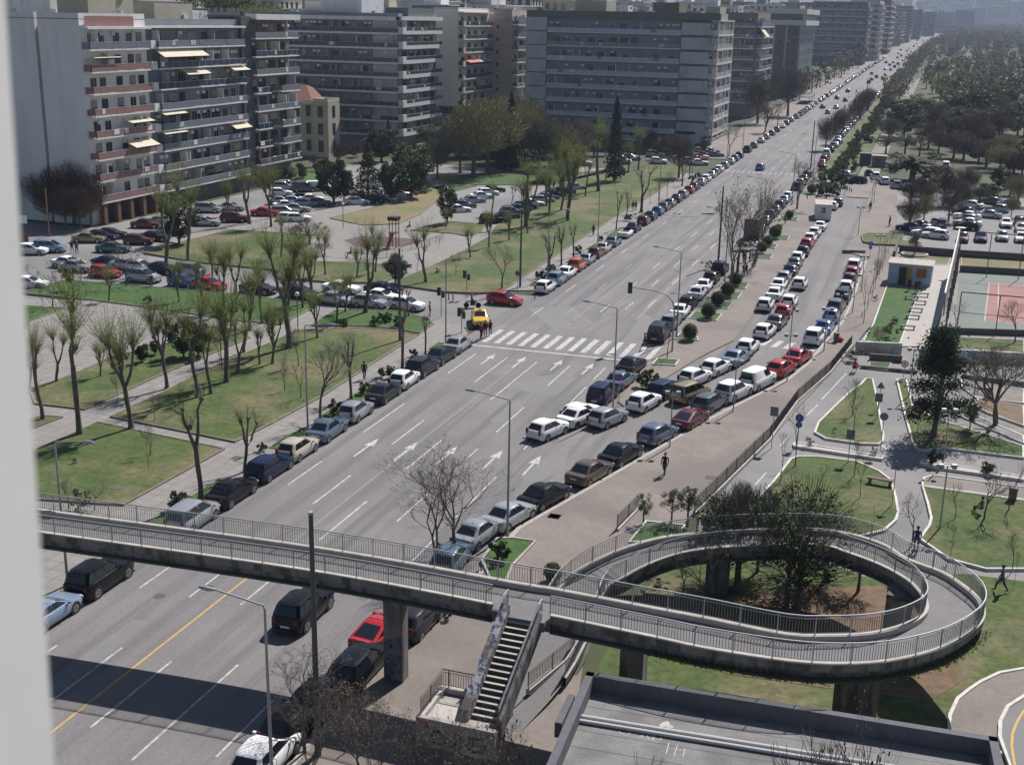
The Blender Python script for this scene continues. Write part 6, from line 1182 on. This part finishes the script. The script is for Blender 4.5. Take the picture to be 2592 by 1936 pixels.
for i, (x, y, a, b) in enumerate(((1600,548,'black','jean'),(1618,548,'black','black'),(1600,455,'black','brown'),(1615,470,'brown','black'),(1645,450,'black','black'),(1665,440,'white','black'),(1682,455,'black','jean'),(1690,430,'black','grey'))):
    person('G',x,y,a,b,'walk2' if i < 2 else 'stand',random.Random(i).uniform(0,6),f'person in {a} top and {b} trousers in the island crowd, {ordi(i+1)} from the near end',.13,'crowd on the island')
person('G',1890,185,'khaki','grey','stand',0,'person standing among the shrubs near the white cabin'); person('H',975,108,'black','black','stand',0,'person in black at the far end of the promenade'); person('H',1130,230,'brown','brown','stand',1,'person in brown by the planter'); 
person('H',1285,742,'black','navy','stand',0,'left one of the people in the kiosk shadow',.15); person('H',1340,760,'black','black','stand',3,'middle person in dark clothes before the kiosk',.15); person('H',1365,752,'navy','black','stand',2,'right one of the people in the kiosk shadow',.15)
person('D',975,1030,'black','black','walk2',0,'distant person walking up the path between hedges',.14); person('L',1338,1560,'navy','jean','stand',0,'person in navy jacket standing by the spiral railing',.05); person('P',2015,270,'grey','black','walk',1.2,'person in grey top walking across the right lawn',.15); person('L',850,130,'red','black','sit',0,'person in red crouching beneath the reddish twigs',.1)
person('L',1860,1260,'khaki','brown','sit',1,'person crouching under the bare tree on the right lawn',.15)
rd = person('F',0,0,'black','grey','sit',-1.2,'helmeted person riding the motorcycle out of the side street',0,None,1,Vector((pm.x-.1,pm.y,.33)))
g = MB(); g.ball((0,.02,1.17), .14, SR, 10, 8); ob('helmet', g.mesh('helmet', 60), rd)
for q, l in ((pb,'distant person riding the motorcycle between the leading cars'),(pb2,'distant person riding the lone motorcycle')): person('F',0,0,'black','black','sit',0,l,0,None,1,Vector((q.x,q.y-.15,q.z+.33)))
# birds on the wire
w0 = atY('G',1030,118,170); w1 = atY('G',1405,118,170); g = MB(); n_ = 12
P_ = [w0.lerp(w1, i/n_)-Vector((0,0,.35*math.sin(math.pi*i/n_))) for i in range(n_+1)]; P_ = [w0+(w0-w1)*.25+Vector((0,0,.3))]+P_
g.tube([p-w0 for p in P_], .012, BLACK, 4); tag(ob('cable', g.mesh('cable'), None, w0), 'thin overhead cable with birds across the boulevard', 'cable')
for i, (x, y) in enumerate(((1120,113),(1155,116),(1315,116),(1335,117),(1350,116),(1362,117),(1375,116),(1390,117))):
    p = atY('G', x, y, 170); g = MB(); g.ball((0,0,.02), .11, BLACK, 7, 5, (1.5,.8,.9)); g.ball((.14,0,.1), .055, BLACK, 6, 4); g.add([(-.14,0,.02),(-.3,.04,-.06),(-.3,-.04,-.06)], [(0,1,2)], BLACK); tag(ob('bird', g.mesh('bird', 60), None, p), f'small dark bird perched on the overhead cable, {ordi(i+1)} from the left', 'bird', 'birds on the cable')
# ================================================================ BUILDINGS
W1 = mat('wall_grey', (.76,.75,.74), .85, c2=(.70,.69,.69), ns=.25, c3=(.66,.65,.65), ns3=.5, st=(1,1,.15)); W2 = mat('wall_pinkish', (.48,.44,.42), .85, c2=(.40,.37,.35), ns=.3); W3 = mat('wall_bluegrey', (.22,.24,.27), .85, c2=(.17,.185,.21), ns=.3); W4 = mat('wall_dark_stone', (.055,.055,.06), .7, c2=(.085,.085,.09), ns=1.)
W5 = mat('wall_cream', (.44,.41,.33), .85, c2=(.38,.34,.25), ns=.4); W6 = mat('wall_tan', (.74,.70,.58), .85, c2=(.68,.64,.53), ns=.2); W7 = mat('wall_pink', (.58,.48,.41), .85, c2=(.52,.43,.37), ns=.2); W8 = mat('wall_sage', (.42,.455,.455), .85, c2=(.48,.51,.505), ns=.5, c3=(.36,.39,.39), ns3=.2); W9 = mat('wall_brown', (.19,.155,.145), .85, c2=(.24,.20,.185), ns=.3)
SLAB = mat('balcony_slab', (.80,.78,.75), .8, c2=(.62,.60,.58), ns=.8); CORAL = mat('panel_coral', (.30,.15,.135), .7, c2=(.24,.13,.12), ns=.8); BGL = mat('panel_blue_glass', (.035,.055,.085), .2, spec=.6); GGL = mat('panel_clear', (.17,.195,.225), .3, spec=.6); DRK = mat('panel_dark', (.03,.033,.04), .5); BRICK = mat('brick_column', (.15,.075,.05), .8); PSAGE = mat('panel_pale_blue', (.50,.55,.62), .6, c2=(.36,.40,.47), ns=1.2); TILE = mat('roof_tiles', (.17,.075,.045), .85, c2=(.13,.06,.04), ns=1.)
AWN = mat('awning_cream', (.62,.57,.44), .85, c2=(.52,.47,.36), ns=1.5); FRM = mat('window_frame', (.45,.44,.42), .6); FRB = mat('window_frame_brown', (.10,.06,.045), .6); FRD = mat('window_shutter', (.30,.27,.24), .7)
WM = {}
def wmesh(w, h, fr, sh=False):
    key = (round(w,2), round(h,2), fr.name, sh)
    if key in WM: return WM[key]
    g = MB(); g.box(0,w,-.03,.02,0,h,fr); n = 2 if w < 2 else 3; iw = (w-.1*(n+1))/n
    for i in range(n): g.box(.1+i*(iw+.1),.1+i*(iw+.1)+iw,-.045,-.028,.08,h-.1,GLASS)
    if sh: g.box(.05,w-.05,-.06,-.045,h*.45,h-.05,FRD)
    WM[key] = g.mesh('window'); return WM[key]
class Fac:
    """one face of a building: o origin, u along, n outward"""
    def __init__(s, root, ro, o, ang): s.r = root; s.ro = Vector(ro); s.o = o; s.a = ang; s.u = (math.cos(ang), math.sin(ang)); s.n = (math.sin(ang), -math.cos(ang))
    def box(s, g, s0, s1, t0, t1, z0, z1, m): g.obox(s.o, s.u, s.n, s0, s1, t0, t1, z0, z1, m)
    def part(s, name, g, par=None): return ob(name, g.mesh(name, None, s.ro), par or s.r)
    def window(s, a, z, w, h, fr=FRM, sh=False, t=.0, par=None):
        p = Vector((s.o[0]+s.u[0]*a+s.n[0]*(t+.03), s.o[1]+s.u[1]*a+s.n[1]*(t+.03), z))-s.ro; return ob('window', wmesh(w, h, fr, sh), par or s.r, p, s.a)
    def balcony(s, a, b, z, d, panel, ph=.95, slab=SLAB, th=.22, bars=False, t0=0, ends=True, solid=0.):
        g = MB(); s.box(g, a, b, t0, t0+d, z-th, z, slab)
        if solid: s.box(g, a, b, t0+d-.12, t0+d+.02, z-th-.1, z+solid, slab)
        o = s.part('balcony', g); g = MB(); zl = z+.06+solid
        if bars:
            x = a+.05
            while x < b: s.box(g, x, x+.035, t0+d-.06, t0+d-.03, zl, z+ph, panel); x += .22
        else:
            x = a; 
            while x < b-.1: e = min(b, x+1.9); s.box(g, x+.03, e-.04, t0+d-.07, t0+d-.03, zl, z+ph-.06, panel); x += 1.9
        s.box(g, a, b, t0+d-.09, t0+d-.01, z+ph-.03, z+ph+.03, FRM); x = a
        while x <= b: s.box(g, x, x+.05, t0+d-.1, t0+d, z, z+ph, FRM); x += 1.9
        if ends:
            for e in (a, b-.05): s.box(g, e, e+.05, t0, t0+d, z+.06, z+ph, panel)
        s.part('railing', g, o); r = random.Random(int(a*31+z*17+s.o[0]*3)); x = a+.4
        while x < b-1:
            k = r.random(); g = MB(); nm = None
            if k < .22: s.box(g, x, x+.8, t0+.02, t0+.3, z+1.9, z+2.4, WHITE); nm = 'air_conditioner'
            elif k < .40: s.box(g, x, x+r.uniform(.3,.9), t0+d-.5, t0+d-.15, z, z+r.uniform(.5,1.2), r.choice([LFD, LFM, WHITE, BRICK, DRK, AWN])); nm = 'planter'
            elif k < .50: s.box(g, x, x+r.uniform(.6,1.5), t0+d-.02, t0+d+.02, z+.25, z+1.0, r.choice([WHITE, AWN, PSAGE, CORAL])); nm = 'laundry'
            elif k < .62: s.box(g, x, x+.12, t0+.05, t0+d-.1, z, z+2.6, r.choice([FRM, W1])); nm = 'partition'
            if nm: s.part(nm, g, o)
            x += r.uniform(.9,2.2)
        return o
    def awning(s, a, b, z, d, drop, m=AWN):
        g = MB(); o, u, n = s.o, s.u, s.n; P = lambda q, t, zz: (o[0]+u[0]*q+n[0]*t, o[1]+u[1]*q+n[1]*t, zz)
        g.add([P(a,.6,z), P(b,.6,z), P(b,d,z-drop), P(a,d,z-drop), P(a,d,z-drop-.18), P(b,d,z-drop-.18), P(a,.6,z+.04), P(b,.6,z+.04), P(b,d,z-drop+.04), P(a,d,z-drop+.04)], [(0,3,2,1),(6,7,8,9),(9,8,5,4),(3,4,5,2),(0,6,9,3),(1,2,8,7)], m); s.part('awning', g)
def body(root, ro, x0, x1, y0, y1, z1, m, roofm=CONC, z0=0, par=.9, name='wall'):
    g = MB(); g.box(x0,x1,y0,y1,z0,z1,m); w = ob(name, g.mesh(name, None, ro), root)
    g = MB(); g.box(x0-.001,x1+.001,y0-.001,y1+.001,z1,z1+.12,roofm)
    if par:
        for a in ((x0,x1,y0,y0+.2),(x0,x1,y1-.2,y1),(x0,x0+.2,y0+.2,y1-.2),(x1-.2,x1,y0+.2,y1-.2)): g.box(*a, z1+.12, z1+par, m)
    ob('roof', g.mesh('roof', None, ro), root); return w
def clutter(root, ro, x0, x1, y0, y1, z, n, seed):
    r = random.Random(seed); g = MB()
    for i in range(n):
        x = r.uniform(x0,x1); y = r.uniform(y0,y1); k = r.random()
        if k < .5: h = r.uniform(1.5,3.5); g.tube([(x,y,z),(x,y,z+h)], .03, POLE, 4); [g.tube([(x-.4,y,z+h-.1-j*.22),(x+.4,y,z+h-.1-j*.22)], .015, POLE, 3) for j in range(3)]
        elif k < .75: s = r.uniform(.5,1.2); g.box(x-s,x+s,y-s*.6,y+s*.6,z,z+r.uniform(.6,1.6),(WHITE,CONC,W1)[i % 3])
        else: g.tube([(x,y,z+.5),(x,y,z+1.3)], .45, (STEEL,WHITE)[i % 2], 10); g.tube([(x,y,z),(x,y,z+.5)], .3, CONC, 6)
    ob('roof_clutter', g.mesh('roof_clutter', None, ro), root)
# --- blank-walled neighbour and pink balcony block
ro = (-140,160,0); B0 = thing('apartment_block', 'apartment block with blank grey side wall, leftmost, behind the recess', 'building', ro)
body(B0, ro, -165,-127.4,154.3,172,30.0,W1); clutter(B0, ro, -150,-129,156,170,30.1,14,1)
g = MB(); g.box(-150,-128,159,170,30,33.2,W1); ob('penthouse', g.mesh('penthouse', None, ro), B0)
ro = (-122,162,0); B1 = thing('apartment_block', 'apartment block with coral red balcony panels beside a blank grey wall', 'building', ro)
body(B1, ro, -127.4,-126.6,155.6,170,29.6,W9, par=0, name='recess_wall'); body(B1, ro, -126.6,-119.3,154.0,170.0,30.0,W1,z0=3.2); body(B1, ro, -126.6,-121.5,157,170.0,3.2,DRK,par=0,name='arcade_wall')
g = MB(); g.box(-126.6,-119.3,154,157,0,3.2,W1); ob('wall', g.mesh('wall', None, ro), B1)
F1 = Fac(B1, ro, (-119.3,154.0), math.pi/2)
for i in range(9):
    z = 29.0-3.2*i
    if i == 0:
        g = MB(); F1.box(g,0,15.6,0,1.5,z-.35,z,SLAB); F1.part('cornice', g); g = MB(); F1.box(g,1,12.6,.3,.4,z,z+1.5,CORAL); F1.part('parapet', g); continue
    F1.balcony(.4, 15.0, z, 1.35, GGL if i == 1 else CORAL, 1.0)
    r = random.Random(i); 
    if i < 9:
        for a in (1.5,4.0,8.0,11.2,13.2): 
            if r.random() < .85: F1.window(a+r.uniform(-.3,.3), z+.05, 1.5, 2.25, FRM if r.random() < .5 else FRB, r.random() < .4)
for i in range(5): g = MB(); F1.box(g, 1+i*3.3, 1.8+i*3.3, .4, 1.2, 0, 3.2, BRICK); F1.part('column', g)
F1.awning(8.5,14.5,3.4+3.2*3+2.1,2.0,.4); F1.awning(8.2,14.6,3.4+3.2*2+2.1,2.6,.9); F1.awning(1.2,7.5,3.4+3.2*6+2.1,1.6,.15)
g = MB(); g.box(-126,-120.5,158,169,30,33.5,W5); ob('penthouse', g.mesh('penthouse', None, ro), B1); clutter(B1, ro, -125,-120,156,169,33.4,16,4); clutter(B1, ro, -125,-119.5,155,168,30.1,8,5)
# --- long blue-grey block
ro = (-124,184,0); B2 = thing('apartment_block', 'long blue grey apartment block with glass balconies and cream awnings', 'building', ro)
body(B2, ro, -136,-119.6,170.0,198.2,29.3,W3); F2 = Fac(B2, ro, (-119.6,170.0), math.pi/2)
for i in range(9):
    z = 29.1-3.25*i; r = random.Random(20+i)
    if i == 0: g = MB(); F2.box(g,0,28.2,0,1.6,z-.3,z,SLAB); F2.part('cornice', g); continue
    F2.balcony(1.6, 28.0, z, 1.5, BGL if i in (2,3) else GGL, 1.0, bars=False); 
    g = MB(); F2.box(g,.1,1.5,.0,1.2,z-.2,z+1.1,W1); F2.part('parapet', g)
    for a in range(8): 
        if r.random() < .92: F2.window(2.2+a*3.25+r.uniform(-.2,.2), z+.05, r.choice([1.6,2.2,2.6]), 2.35, FRM if r.random() < .35 else FRB, r.random() < .3)
g = MB(); F2.box(g,0,28.2,.0,.8,0,3.4,DRK); F2.part('ground_floor', g)
for a, b, i, d, dr in ((1.6,14.5,2,2.6,1.2),(8.3,15.2,3,2.4,.9),(23,28.2,3,2.3,.7),(1.6,8,5,2.1,.5),(1.6,8,6,2.0,.3),(22.5,28,6,2.3,1.0)): F2.awning(a,b,29.1-3.25*(i-1)-.3,d,dr)
g = MB(); g.box(-131,-121.5,176,187,29.4,32.6,W5); g.box(-131,-125,188,197,29.4,31.6,W1); ob('penthouse', g.mesh('penthouse', None, ro), B2); clutter(B2, ro, -133,-121,171,197,29.5,16,6)
# --- third block with dark stone strip
ro = (-124,209,0); B3 = thing('apartment_block', 'apartment block with dark stone strip, glass balconies and white roof pergola', 'building', ro)
body(B3, ro, -136,-118.9,198.2,201.4,30.6,W4,par=.2,name='stone_wall'); body(B3, ro, -136,-120.2,201.4,217.5,29.6,W9); F3 = Fac(B3, ro, (-120.2,201.4), math.pi/2)
for i in range(8):
    z = 27.0-3.25*i; r = random.Random(40+i)
    if i in (3,5,6): F3.balcony(.2,5.2,z,2.1,BGL,1.0); F3.balcony(9.2,16.4,z,2.1,GGL,1.0)
    else: F3.balcony(.2,16.4,z,2.1,BGL if i % 2 else GGL,1.0)
    for a in (.8,4.2,8,11.8): F3.window(a, z+.05, 2.6, 2.4, FRB, r.random() < .2)
g = MB(); F3.box(g,0,16.4,0,2.3,30.3,30.45,SLAB)
for j in range(26): F3.box(g,.1+j*.63,.45+j*.63,-.3,2.5,30.55,30.65,WHITE)
F3.box(g,0,16.4,2.4,2.55,30.2,31.2,WHITE); F3.part('pergola', g); g = MB(); r = random.Random(8)
for i in range(1500): leaf(g, Vector((-126+r.gauss(0,2.2), 205+r.gauss(0,4.5)*1.1, 32.2+abs(r.gauss(0,1.2)))), .25, LFD, r)
for i in range(500): leaf(g, Vector((-121+r.gauss(0,.6), 209+r.uniform(-6,8), 31.6+abs(r.gauss(0,.5)))), .18, LFM, r)
F3.part('roof_plants', g)
# --- old house
ro = (-133,252,0); OH = thing('old_house', 'old cream house with tall dark windows and red tiled roof between the blocks', 'building', ro)
body(OH, ro, -141.5,-133.9,254,264,12.0,W5,SLAB,par=.4); body(OH, ro, -133.9,-130.1,252.5,258.3,12.6,W5,SLAB,par=.5); FO = Fac(OH, ro, (-141.5,254), 0); FQ = Fac(OH, ro, (-133.9,252.5), 0); FR_ = Fac(OH, ro, (-130.1,252.5), math.pi/2)
for z in (1.2,5.0,8.9):
    FO.window(2.0,z,1.3,2.5,FRB); FO.window(5.0,z,1.2,2.5,FRB); FQ.window(1.2,z,1.3,2.6,FRB); FR_.window(2.2,z,1.3,2.6,FRB)
g = MB(); g.box(-141.8,-133.9,253.7,264,11.8,12.0,SLAB); g.box(-139.7,-127.5,249.2,252,8.2,8.4,SLAB) if 0 else None; ob('cornice', g.mesh('cornice', None, ro), OH)
g = MB(); g.add([(-150,256,12.3),(-136,256,12.3),(-136,270,12.3),(-150,270,12.3),(-145,263,15.4),(-141,263,15.4)], [(0,1,5,4),(1,2,5),(2,3,4,5),(3,0,4)], TILE); ob('tiled_roof', g.mesh('tiled_roof', None, ro), OH)
# --- second long block
ro = (-140,290,0); B4 = thing('apartment_block', 'long grey block with dark blue balcony strips and white corner balconies', 'building', ro)
body(B4, ro, -166,-125.0,280.4,304,31.0,W3,z0=0); F4 = Fac(B4, ro, (-166,280.4), 0); F4b = Fac(B4, ro, (-125.0,280.4), math.pi/2); zs = [31.1-3.45*i for i in range(9)]
gw = mat('wall_grey_mid', (.50,.49,.49), .85, c2=(.44,.435,.435), ns=.3)
for i, z in enumerate(zs):
    r = random.Random(60+i)
    if i == 0: g = MB(); F4.box(g,0,42,0,1.5,z-.9,z,SLAB); F4.part('cornice', g); g = MB(); F4b.box(g,-1.5,24.5,0,1.6,z-.8,z+.1,WHITE); F4b.part('cornice', g); continue
    F4.balcony(0,41.2,z-.25,1.4,BGL,1.05,th=.45,slab=SLAB if i % 9 else WHITE)
    F4b.balcony(1.2,24.3,z-.1,1.5,DRK,1.15,slab=WHITE,th=.45,solid=.35); g = MB(); F4b.box(g,-.9,1.2,0,1.55,z-.6,z+1.1,WHITE); F4b.part('parapet', g)
    g = MB(); F4.box(g,34.2,40.6,0,.12,z-.2,z+2.9,gw); F4.part('wall_panel', g)
    for a in range(10): 
        if r.random() < .75: F4.window(7+a*2.7+r.uniform(-.3,.3), z-.2, r.choice([1.3,1.9]), 2.35, r.choice([FRM,FRB,FRB]), r.random() < .3)
    for a in (2,6.3,10.6,15,19.5): F4b.window(a, z-.05, 2.6, 2.3, FRB, r.random() < .3)
g = MB(); g.box(-147,-136,283,296,31,35.4,W1); g.box(-130,-124,284,300,31,33.2,mat('parapet_green', (.13,.17,.15), .8)); ob('penthouse', g.mesh('penthouse', None, ro), B4); clutter(B4, ro, -160,-128,282,300,31.1,14,9)
# --- tan tower, pink tower
ro = (-124,320,0); B5 = thing('apartment_block', 'tall plain olive tan wall block with dark railed balconies at its side', 'building', ro)
body(B5, ro, -128.2,-121.4,310.5,334,33.4,W6,z0=8.5,par=.3); body(B5, ro, -128.2,-121.4,310.6,334,8.5,W5,par=0,name='base'); F5 = Fac(B5, ro, (-121.4,310.5), math.pi/2); F5a = Fac(B5, ro, (-128.2,310.5), 0); F5a.window(1.5,6.4,4.2,1.9,FRD)
for i in range(9):
    z = 29.2-3.4*i; F5.balcony(.6,22.8,z,1.5,DRK,1.1,th=.3,slab=SLAB); g = MB(); F5.box(g,0,1.6,1.3,1.65,z-.3,z+1.1,W7); F5.part('parapet', g)
    for a in (2,7,12,17.5): F5.window(a,z+.05,2.4,2.3,FRB)
g = MB(); F5.box(g,0,23,0,1.7,32.4,32.7,SLAB); F5.part('cornice', g); F5.awning(3,12,20.5,2.4,.8,mat('awning_red', (.45,.12,.07), .8)); F5.awning(12.2,22.5,20.5,2.4,.8); clutter(B5, ro, -127,-122,312,332,33.5,8,11)
ro = (-119,345,0); B6 = thing('apartment_block', 'tall plain pinkish wall block with stacked end balconies, left of the long block', 'building', ro)
body(B6, ro, -128,-115.2,336,360,33.3,W7,z0=0,par=.3); F6 = Fac(B6, ro, (-115.2,336), math.pi/2); F6a = Fac(B6, ro, (-128,336), 0)
for i in range(9):
    z = 29.6-3.4*i; F6.balcony(.6,23,z,1.7,GGL,1.0,th=.3); g = MB(); F6a.box(g,7.9,12.8,0,.03,z+.9,z+1.0,W9); F6a.part('joint', g); F6a.window(8.3,z-1.2,.7,1.0,FRB)
    for a in (2,7,12,17.5): F6.window(a,z+.05,2.4,2.3,FRB)
clutter(B6, ro, -126,-117,338,356,33.4,10,12)
# --- the big block in the middle
ro = (-80,330,0); B7 = thing('apartment_block', 'big wide apartment block in the middle with pale blue balcony strips', 'building', ro)
PX = W8; body(B7, ro, -105.7,-56.4,321.6,345,31.6,mat('wall_blue', (.22,.25,.32), .85, c2=(.27,.30,.36), ns=.4),z0=.7,par=1.9); F7 = Fac(B7, ro, (-105.7,321.6), 0); F7b = Fac(B7, ro, (-56.4,321.6), math.pi/2)
g = MB(); F7.box(g,0,51.5,-.2,1.5,31.7,33.4,mat('parapet_olive', (.15,.155,.13), .85, c2=(.12,.125,.105), ns=.3)); F7.part('parapet', g)
for i in range(9):
    z = 31.8-3.55*i-3.55; r = random.Random(80+i); z = max(z, 1.2)
    F7.balcony(5.8,41.6,z,1.5,PSAGE if i != 1 else GGL,1.0,th=.28,slab=SLAB)
    g = MB(); F7.box(g,0,5.7,0,1.6,z+.15,z+3.45,PX); F7.part('wall_panel', g); g = MB(); F7.box(g,41.8,49.0,0,1.6,z-.2,z+2.75,PX); F7.part('wall_panel', g)
    g = MB(); F7.box(g,46.8,50.4,1.2,1.65,z-.2,z+1.1,PX); F7.part('parapet', g)
    F7b.balcony(-1.4,23.2,z,1.9,SLAB,1.1,slab=mat('slab_white', (.62,.60,.56), .7),th=.3,bars=True,solid=.1)
    for a in range(11):
        if r.random() < .85: F7.window(7.0+a*3.1+r.uniform(-.6,.6), z+.05, r.choice([1.2,1.7,2.1]), r.choice([1.4,2.25,2.25]), r.choice([FRM,FRB,FRB]), r.random() < .25)
    for a in (.5,4.5,9,14,19): F7b.window(a, z+.05, 2.4, 2.35, FRB, r.random() < .2)
for a in (.2,8,16,22.8): g = MB(); F7b.box(g,a,a+.35,1.5,1.85,.7,31.6,SLAB); F7b.part('column', g)
g = MB(); F7b.box(g,-1.4,23.4,0,2.0,31.5,31.8,mat('slab_white', (.6,.6,.6))); F7b.part('cornice', g); g = MB(); g.box(-73.5,-66.5,328,338,33,36.0,mat('penthouse_olive', (.17,.15,.11), .85)); g.box(-94,-85.5,326,336,33,36.2,W5); g.box(-58.2,-54.6,321,330,31.8,35.0,W5); ob('penthouse', g.mesh('penthouse', None, ro), B7); clutter(B7, ro, -103,-60,323,343,33.0,26,14)
# --- brown block, white banded block, tall hazy block
def grid_block(lab, x0, x1, y0, y1, top, nfl, pitch, wallm, panel, slab, wsp, seed, side=True, fr=FRB, front=True):
    z0 = gz(y0)-1; ro = ((x0+x1)/2,(y0+y1)/2,z0); t = thing('apartment_block', lab, 'building', ro); body(t, ro, x0,x1,y0,y1,top,wallm,z0=z0,par=.8); Fa = Fac(t, ro, (x0,y0), 0); Fb = Fac(t, ro, (x1,y0), math.pi/2); r = random.Random(seed)
    for i in range(nfl):
        z = top-pitch*(i+1)
        if z < z0+3: break
        if panel: Fa.balcony(.5,x1-x0-.4,z,1.2,panel,1.0,th=.3,slab=slab); Fb.balcony(.3,y1-y0-.4,z,1.5,panel,1.0,th=.3,slab=slab)
        a = 1.
        while a < x1-x0-2.4: Fa.window(a,z+.1,wsp*.62,pitch*.62,fr,r.random() < .3); a += wsp
        a = 1.; k = 0
        while a < y1-y0-2.4 and k < 7: Fb.window(a,z+.1,wsp*.62,pitch*.62,fr,r.random() < .3); a += max(wsp, (y1-y0)/7); k += 1
    return t, Fa, Fb, ro
t, Fa, Fb, ro = grid_block('brown apartment block with a hanging cream awning, right of the big block', -72,-57.5,410,441,33.6,9,3.4,W9,GGL,SLAB,3.4,101); Fb.awning(.5,9,30,3.2,3.0); clutter(t, ro, -71,-59,412,438,34.4,12,21)
t, Fa, Fb, ro = grid_block('pale office block with two white top bands up the boulevard', -68,-55,520,572,34.4,8,3.9,mat('wall_glassgreen', (.10,.14,.15), .4),None,WHITE,2.8,102)
for z in (30.6,35.0): g = MB(); g.box(-69.5,-53.4,518.6,573,z,z+2.0,mat('band_white', (.55,.53,.50), .7)); ob('band', g.mesh('band', None, ro), t)
for a in (1.8,6.6,12.2): g = MB(); Fa.box(g,a,a+.8,0,.5,3,30.6,CONCL); Fa.part('pier', g)
clutter(t, ro, -68,-56,522,568,37,10,23)
grid_block('tall grey block with many dark balcony rows up the boulevard', -84,-49.5,850,876,44.5,9,4.1,mat('wall_slate', (.12,.13,.15), .8),GGL,SLAB,4.6,103)
grid_block('narrow pinkish block beside the tall grey block', -66,-46,930,990,47,9,4.0,W7,GGL,SLAB,5,104)
grid_block('narrow dark block with white balconies farther up the boulevard', -64,-45,1080,1160,50,9,4.2,W4,WHITE,WHITE,6,105)
# --- city behind
rr = random.Random(31); WMATS = [W1,W2,W3,W5,W6,W7,W8,CONCL,CONC,mat('wall_white', (.58,.57,.55), .8, c2=(.48,.47,.46), ns=.3),W9]
def house(x, y, wx, wy, top, lab, group, seed, G=None):
    r = random.Random(seed); g = G or MB(); m = WMATS[r.randrange(len(WMATS))]; z0 = gz(y)-1; g.box(x,x+wx,y,y+wy,z0,top,m); g.box(x-.4,x+wx+.4,y-.4,y+wy+.4,top,top+.25,SLAB)
    z = top-3.2
    for i in range(8):
        if z < z0+3: break
        g.box(x+.6,x+wx-.6,y-1.1,y,z-.15,z,SLAB); g.box(x+wx,x+wx+1.2,y+.6,y+wy-.6,z-.15,z,SLAB); a = 1.
        while a < wx-2: 
            if r.random() < .8: g.box(x+a,x+a+1.5,y-.05,y-.01,z+.1,z+2.2,GLASS)
            a += 2.9
        a = 1.
        while a < wy-2: g.box(x+wx+.01,x+wx+.05,y+a,y+a+1.6,z+.1,z+2.2,GLASS); a += 3.4
        z -= 3.2
    s = r.uniform(.25,.5); g.box(x+wx*.2,x+wx*(.2+s),y+wy*.2,y+wy*.6,top+.25,top+3,WMATS[r.randrange(len(WMATS))])
    for i in range(5): a = x+r.uniform(0,wx); b = y+r.uniform(0,wy); g.tube([(a,b,top),(a,b,top+r.uniform(2,4))], .04, POLED, 3); g.box(a-.5,a+.5,b-.1,b+.1,top+1.6,top+2.4,(WHITE,DRK)[i % 2]) if i % 2 else None
    if G: return
    o = ob('town_building', g.mesh('town_building', None, (x,y,z0)), None, (x,y,z0)); return tag(o, WNM.get(m.name, 'grey')+' '+lab, 'building', group)
WNM = dict(wall_pinkish='pinkish', wall_bluegrey='blue grey', wall_cream='cream', wall_tan='tan', wall_pink='pink', wall_sage='sage', wall_white='white', wall_brown='brown')
nb = 0
rows = [(345,-150,-118),(380,-230,-122),(430,-300,-75),(480,-330,-75),(540,-380,-72),(620,-430,-70),(720,-520,-66),(850,-620,-88),(1000,-720,-70),(1250,-900,-66),(1600,-1100,-62)]
for y, xa, xb in rows:
    x = xa
    while x < xb-8:
        wx = rr.uniform(12,22)*(1+max(0,y-600)/900); 
        if x+wx > xb: wx = xb-x
        if rr.random() < .9 and wx > 6:
            nb += 1; top = 31.5+(y*rr.uniform(-.003,.017))
            if y < 400: top = rr.uniform(31,36)
            house(x, y+rr.uniform(0,12), wx-1, 16*(1+max(0,y-600)/900), top, f'flat-roofed town building in the back rows, {ordi(nb)} from the near left', 'town buildings behind the front blocks', nb)
        x += wx+rr.uniform(1,4)
for i, y in enumerate([240,262,285,230,250]):
    x = -190-i*24; nb += 1; house(x, y, 20, 16, rr.uniform(31,36), f'town building behind the blank-walled block, {ordi(i+1)} outward', 'town buildings behind the left blocks', 900+i)
for i, (y, x, w_) in enumerate(((1350,-62,14),(1500,-60,14),(1700,-58,16),(1950,-50,18),(2250,-36,22),(2600,-14,28))):
    house(x+bx(y)-8, y, w_+8, 90, gz(y)+rr.uniform(33,40), f'hazy block lining the distant boulevard on the left, {ordi(i+1)} going away', 'distant blocks along the boulevard', 500+i)
k = 0; CG = MB()
for y, t_, xa, wd in ((2950,62,150,34),(3250,82,-60,40),(3600,104,-200,46),(4000,128,-400,54)):
    x = xa
    while x < xa+1500:
        k += 1; w_ = rr.uniform(.7,1.4)*wd; house(x, y+rr.uniform(-60,60), w_, 30, t_+rr.uniform(-14,9), f'faint hazy block on the far horizon, {ordi(k)} by distance', 'faint blocks on the far horizon', 700+k, CG); x += w_+rr.uniform(0,22)
o = ob('distant_city', CG.mesh('distant_city')); tag(o, 'faint mass of hazy blocks on the slope at the far horizon', 'city'); o['kind'] = 'stuff'
# ---------------------------------------------------------------- air
g = MB(); g.box(-8000, 8000, -600, 9500, -1.5, 330, MATS['kerb_stone']); hz = ob('haze', g.mesh('haze')); hz['kind'] = 'stuff'
m = bpy.data.materials.new('haze'); m.use_nodes = True; N = m.node_tree.nodes; N.clear(); v = N.new('ShaderNodeVolumePrincipled'); o_ = N.new('ShaderNodeOutputMaterial')
v.inputs['Color'].default_value = (.62,.73,.95,1); v.inputs['Density'].default_value = .00013; v.inputs['Anisotropy'].default_value = .2; m.node_tree.links.new(v.outputs[0], o_.inputs['Volume'])
hz.data.materials.clear(); hz.data.materials.append(m)
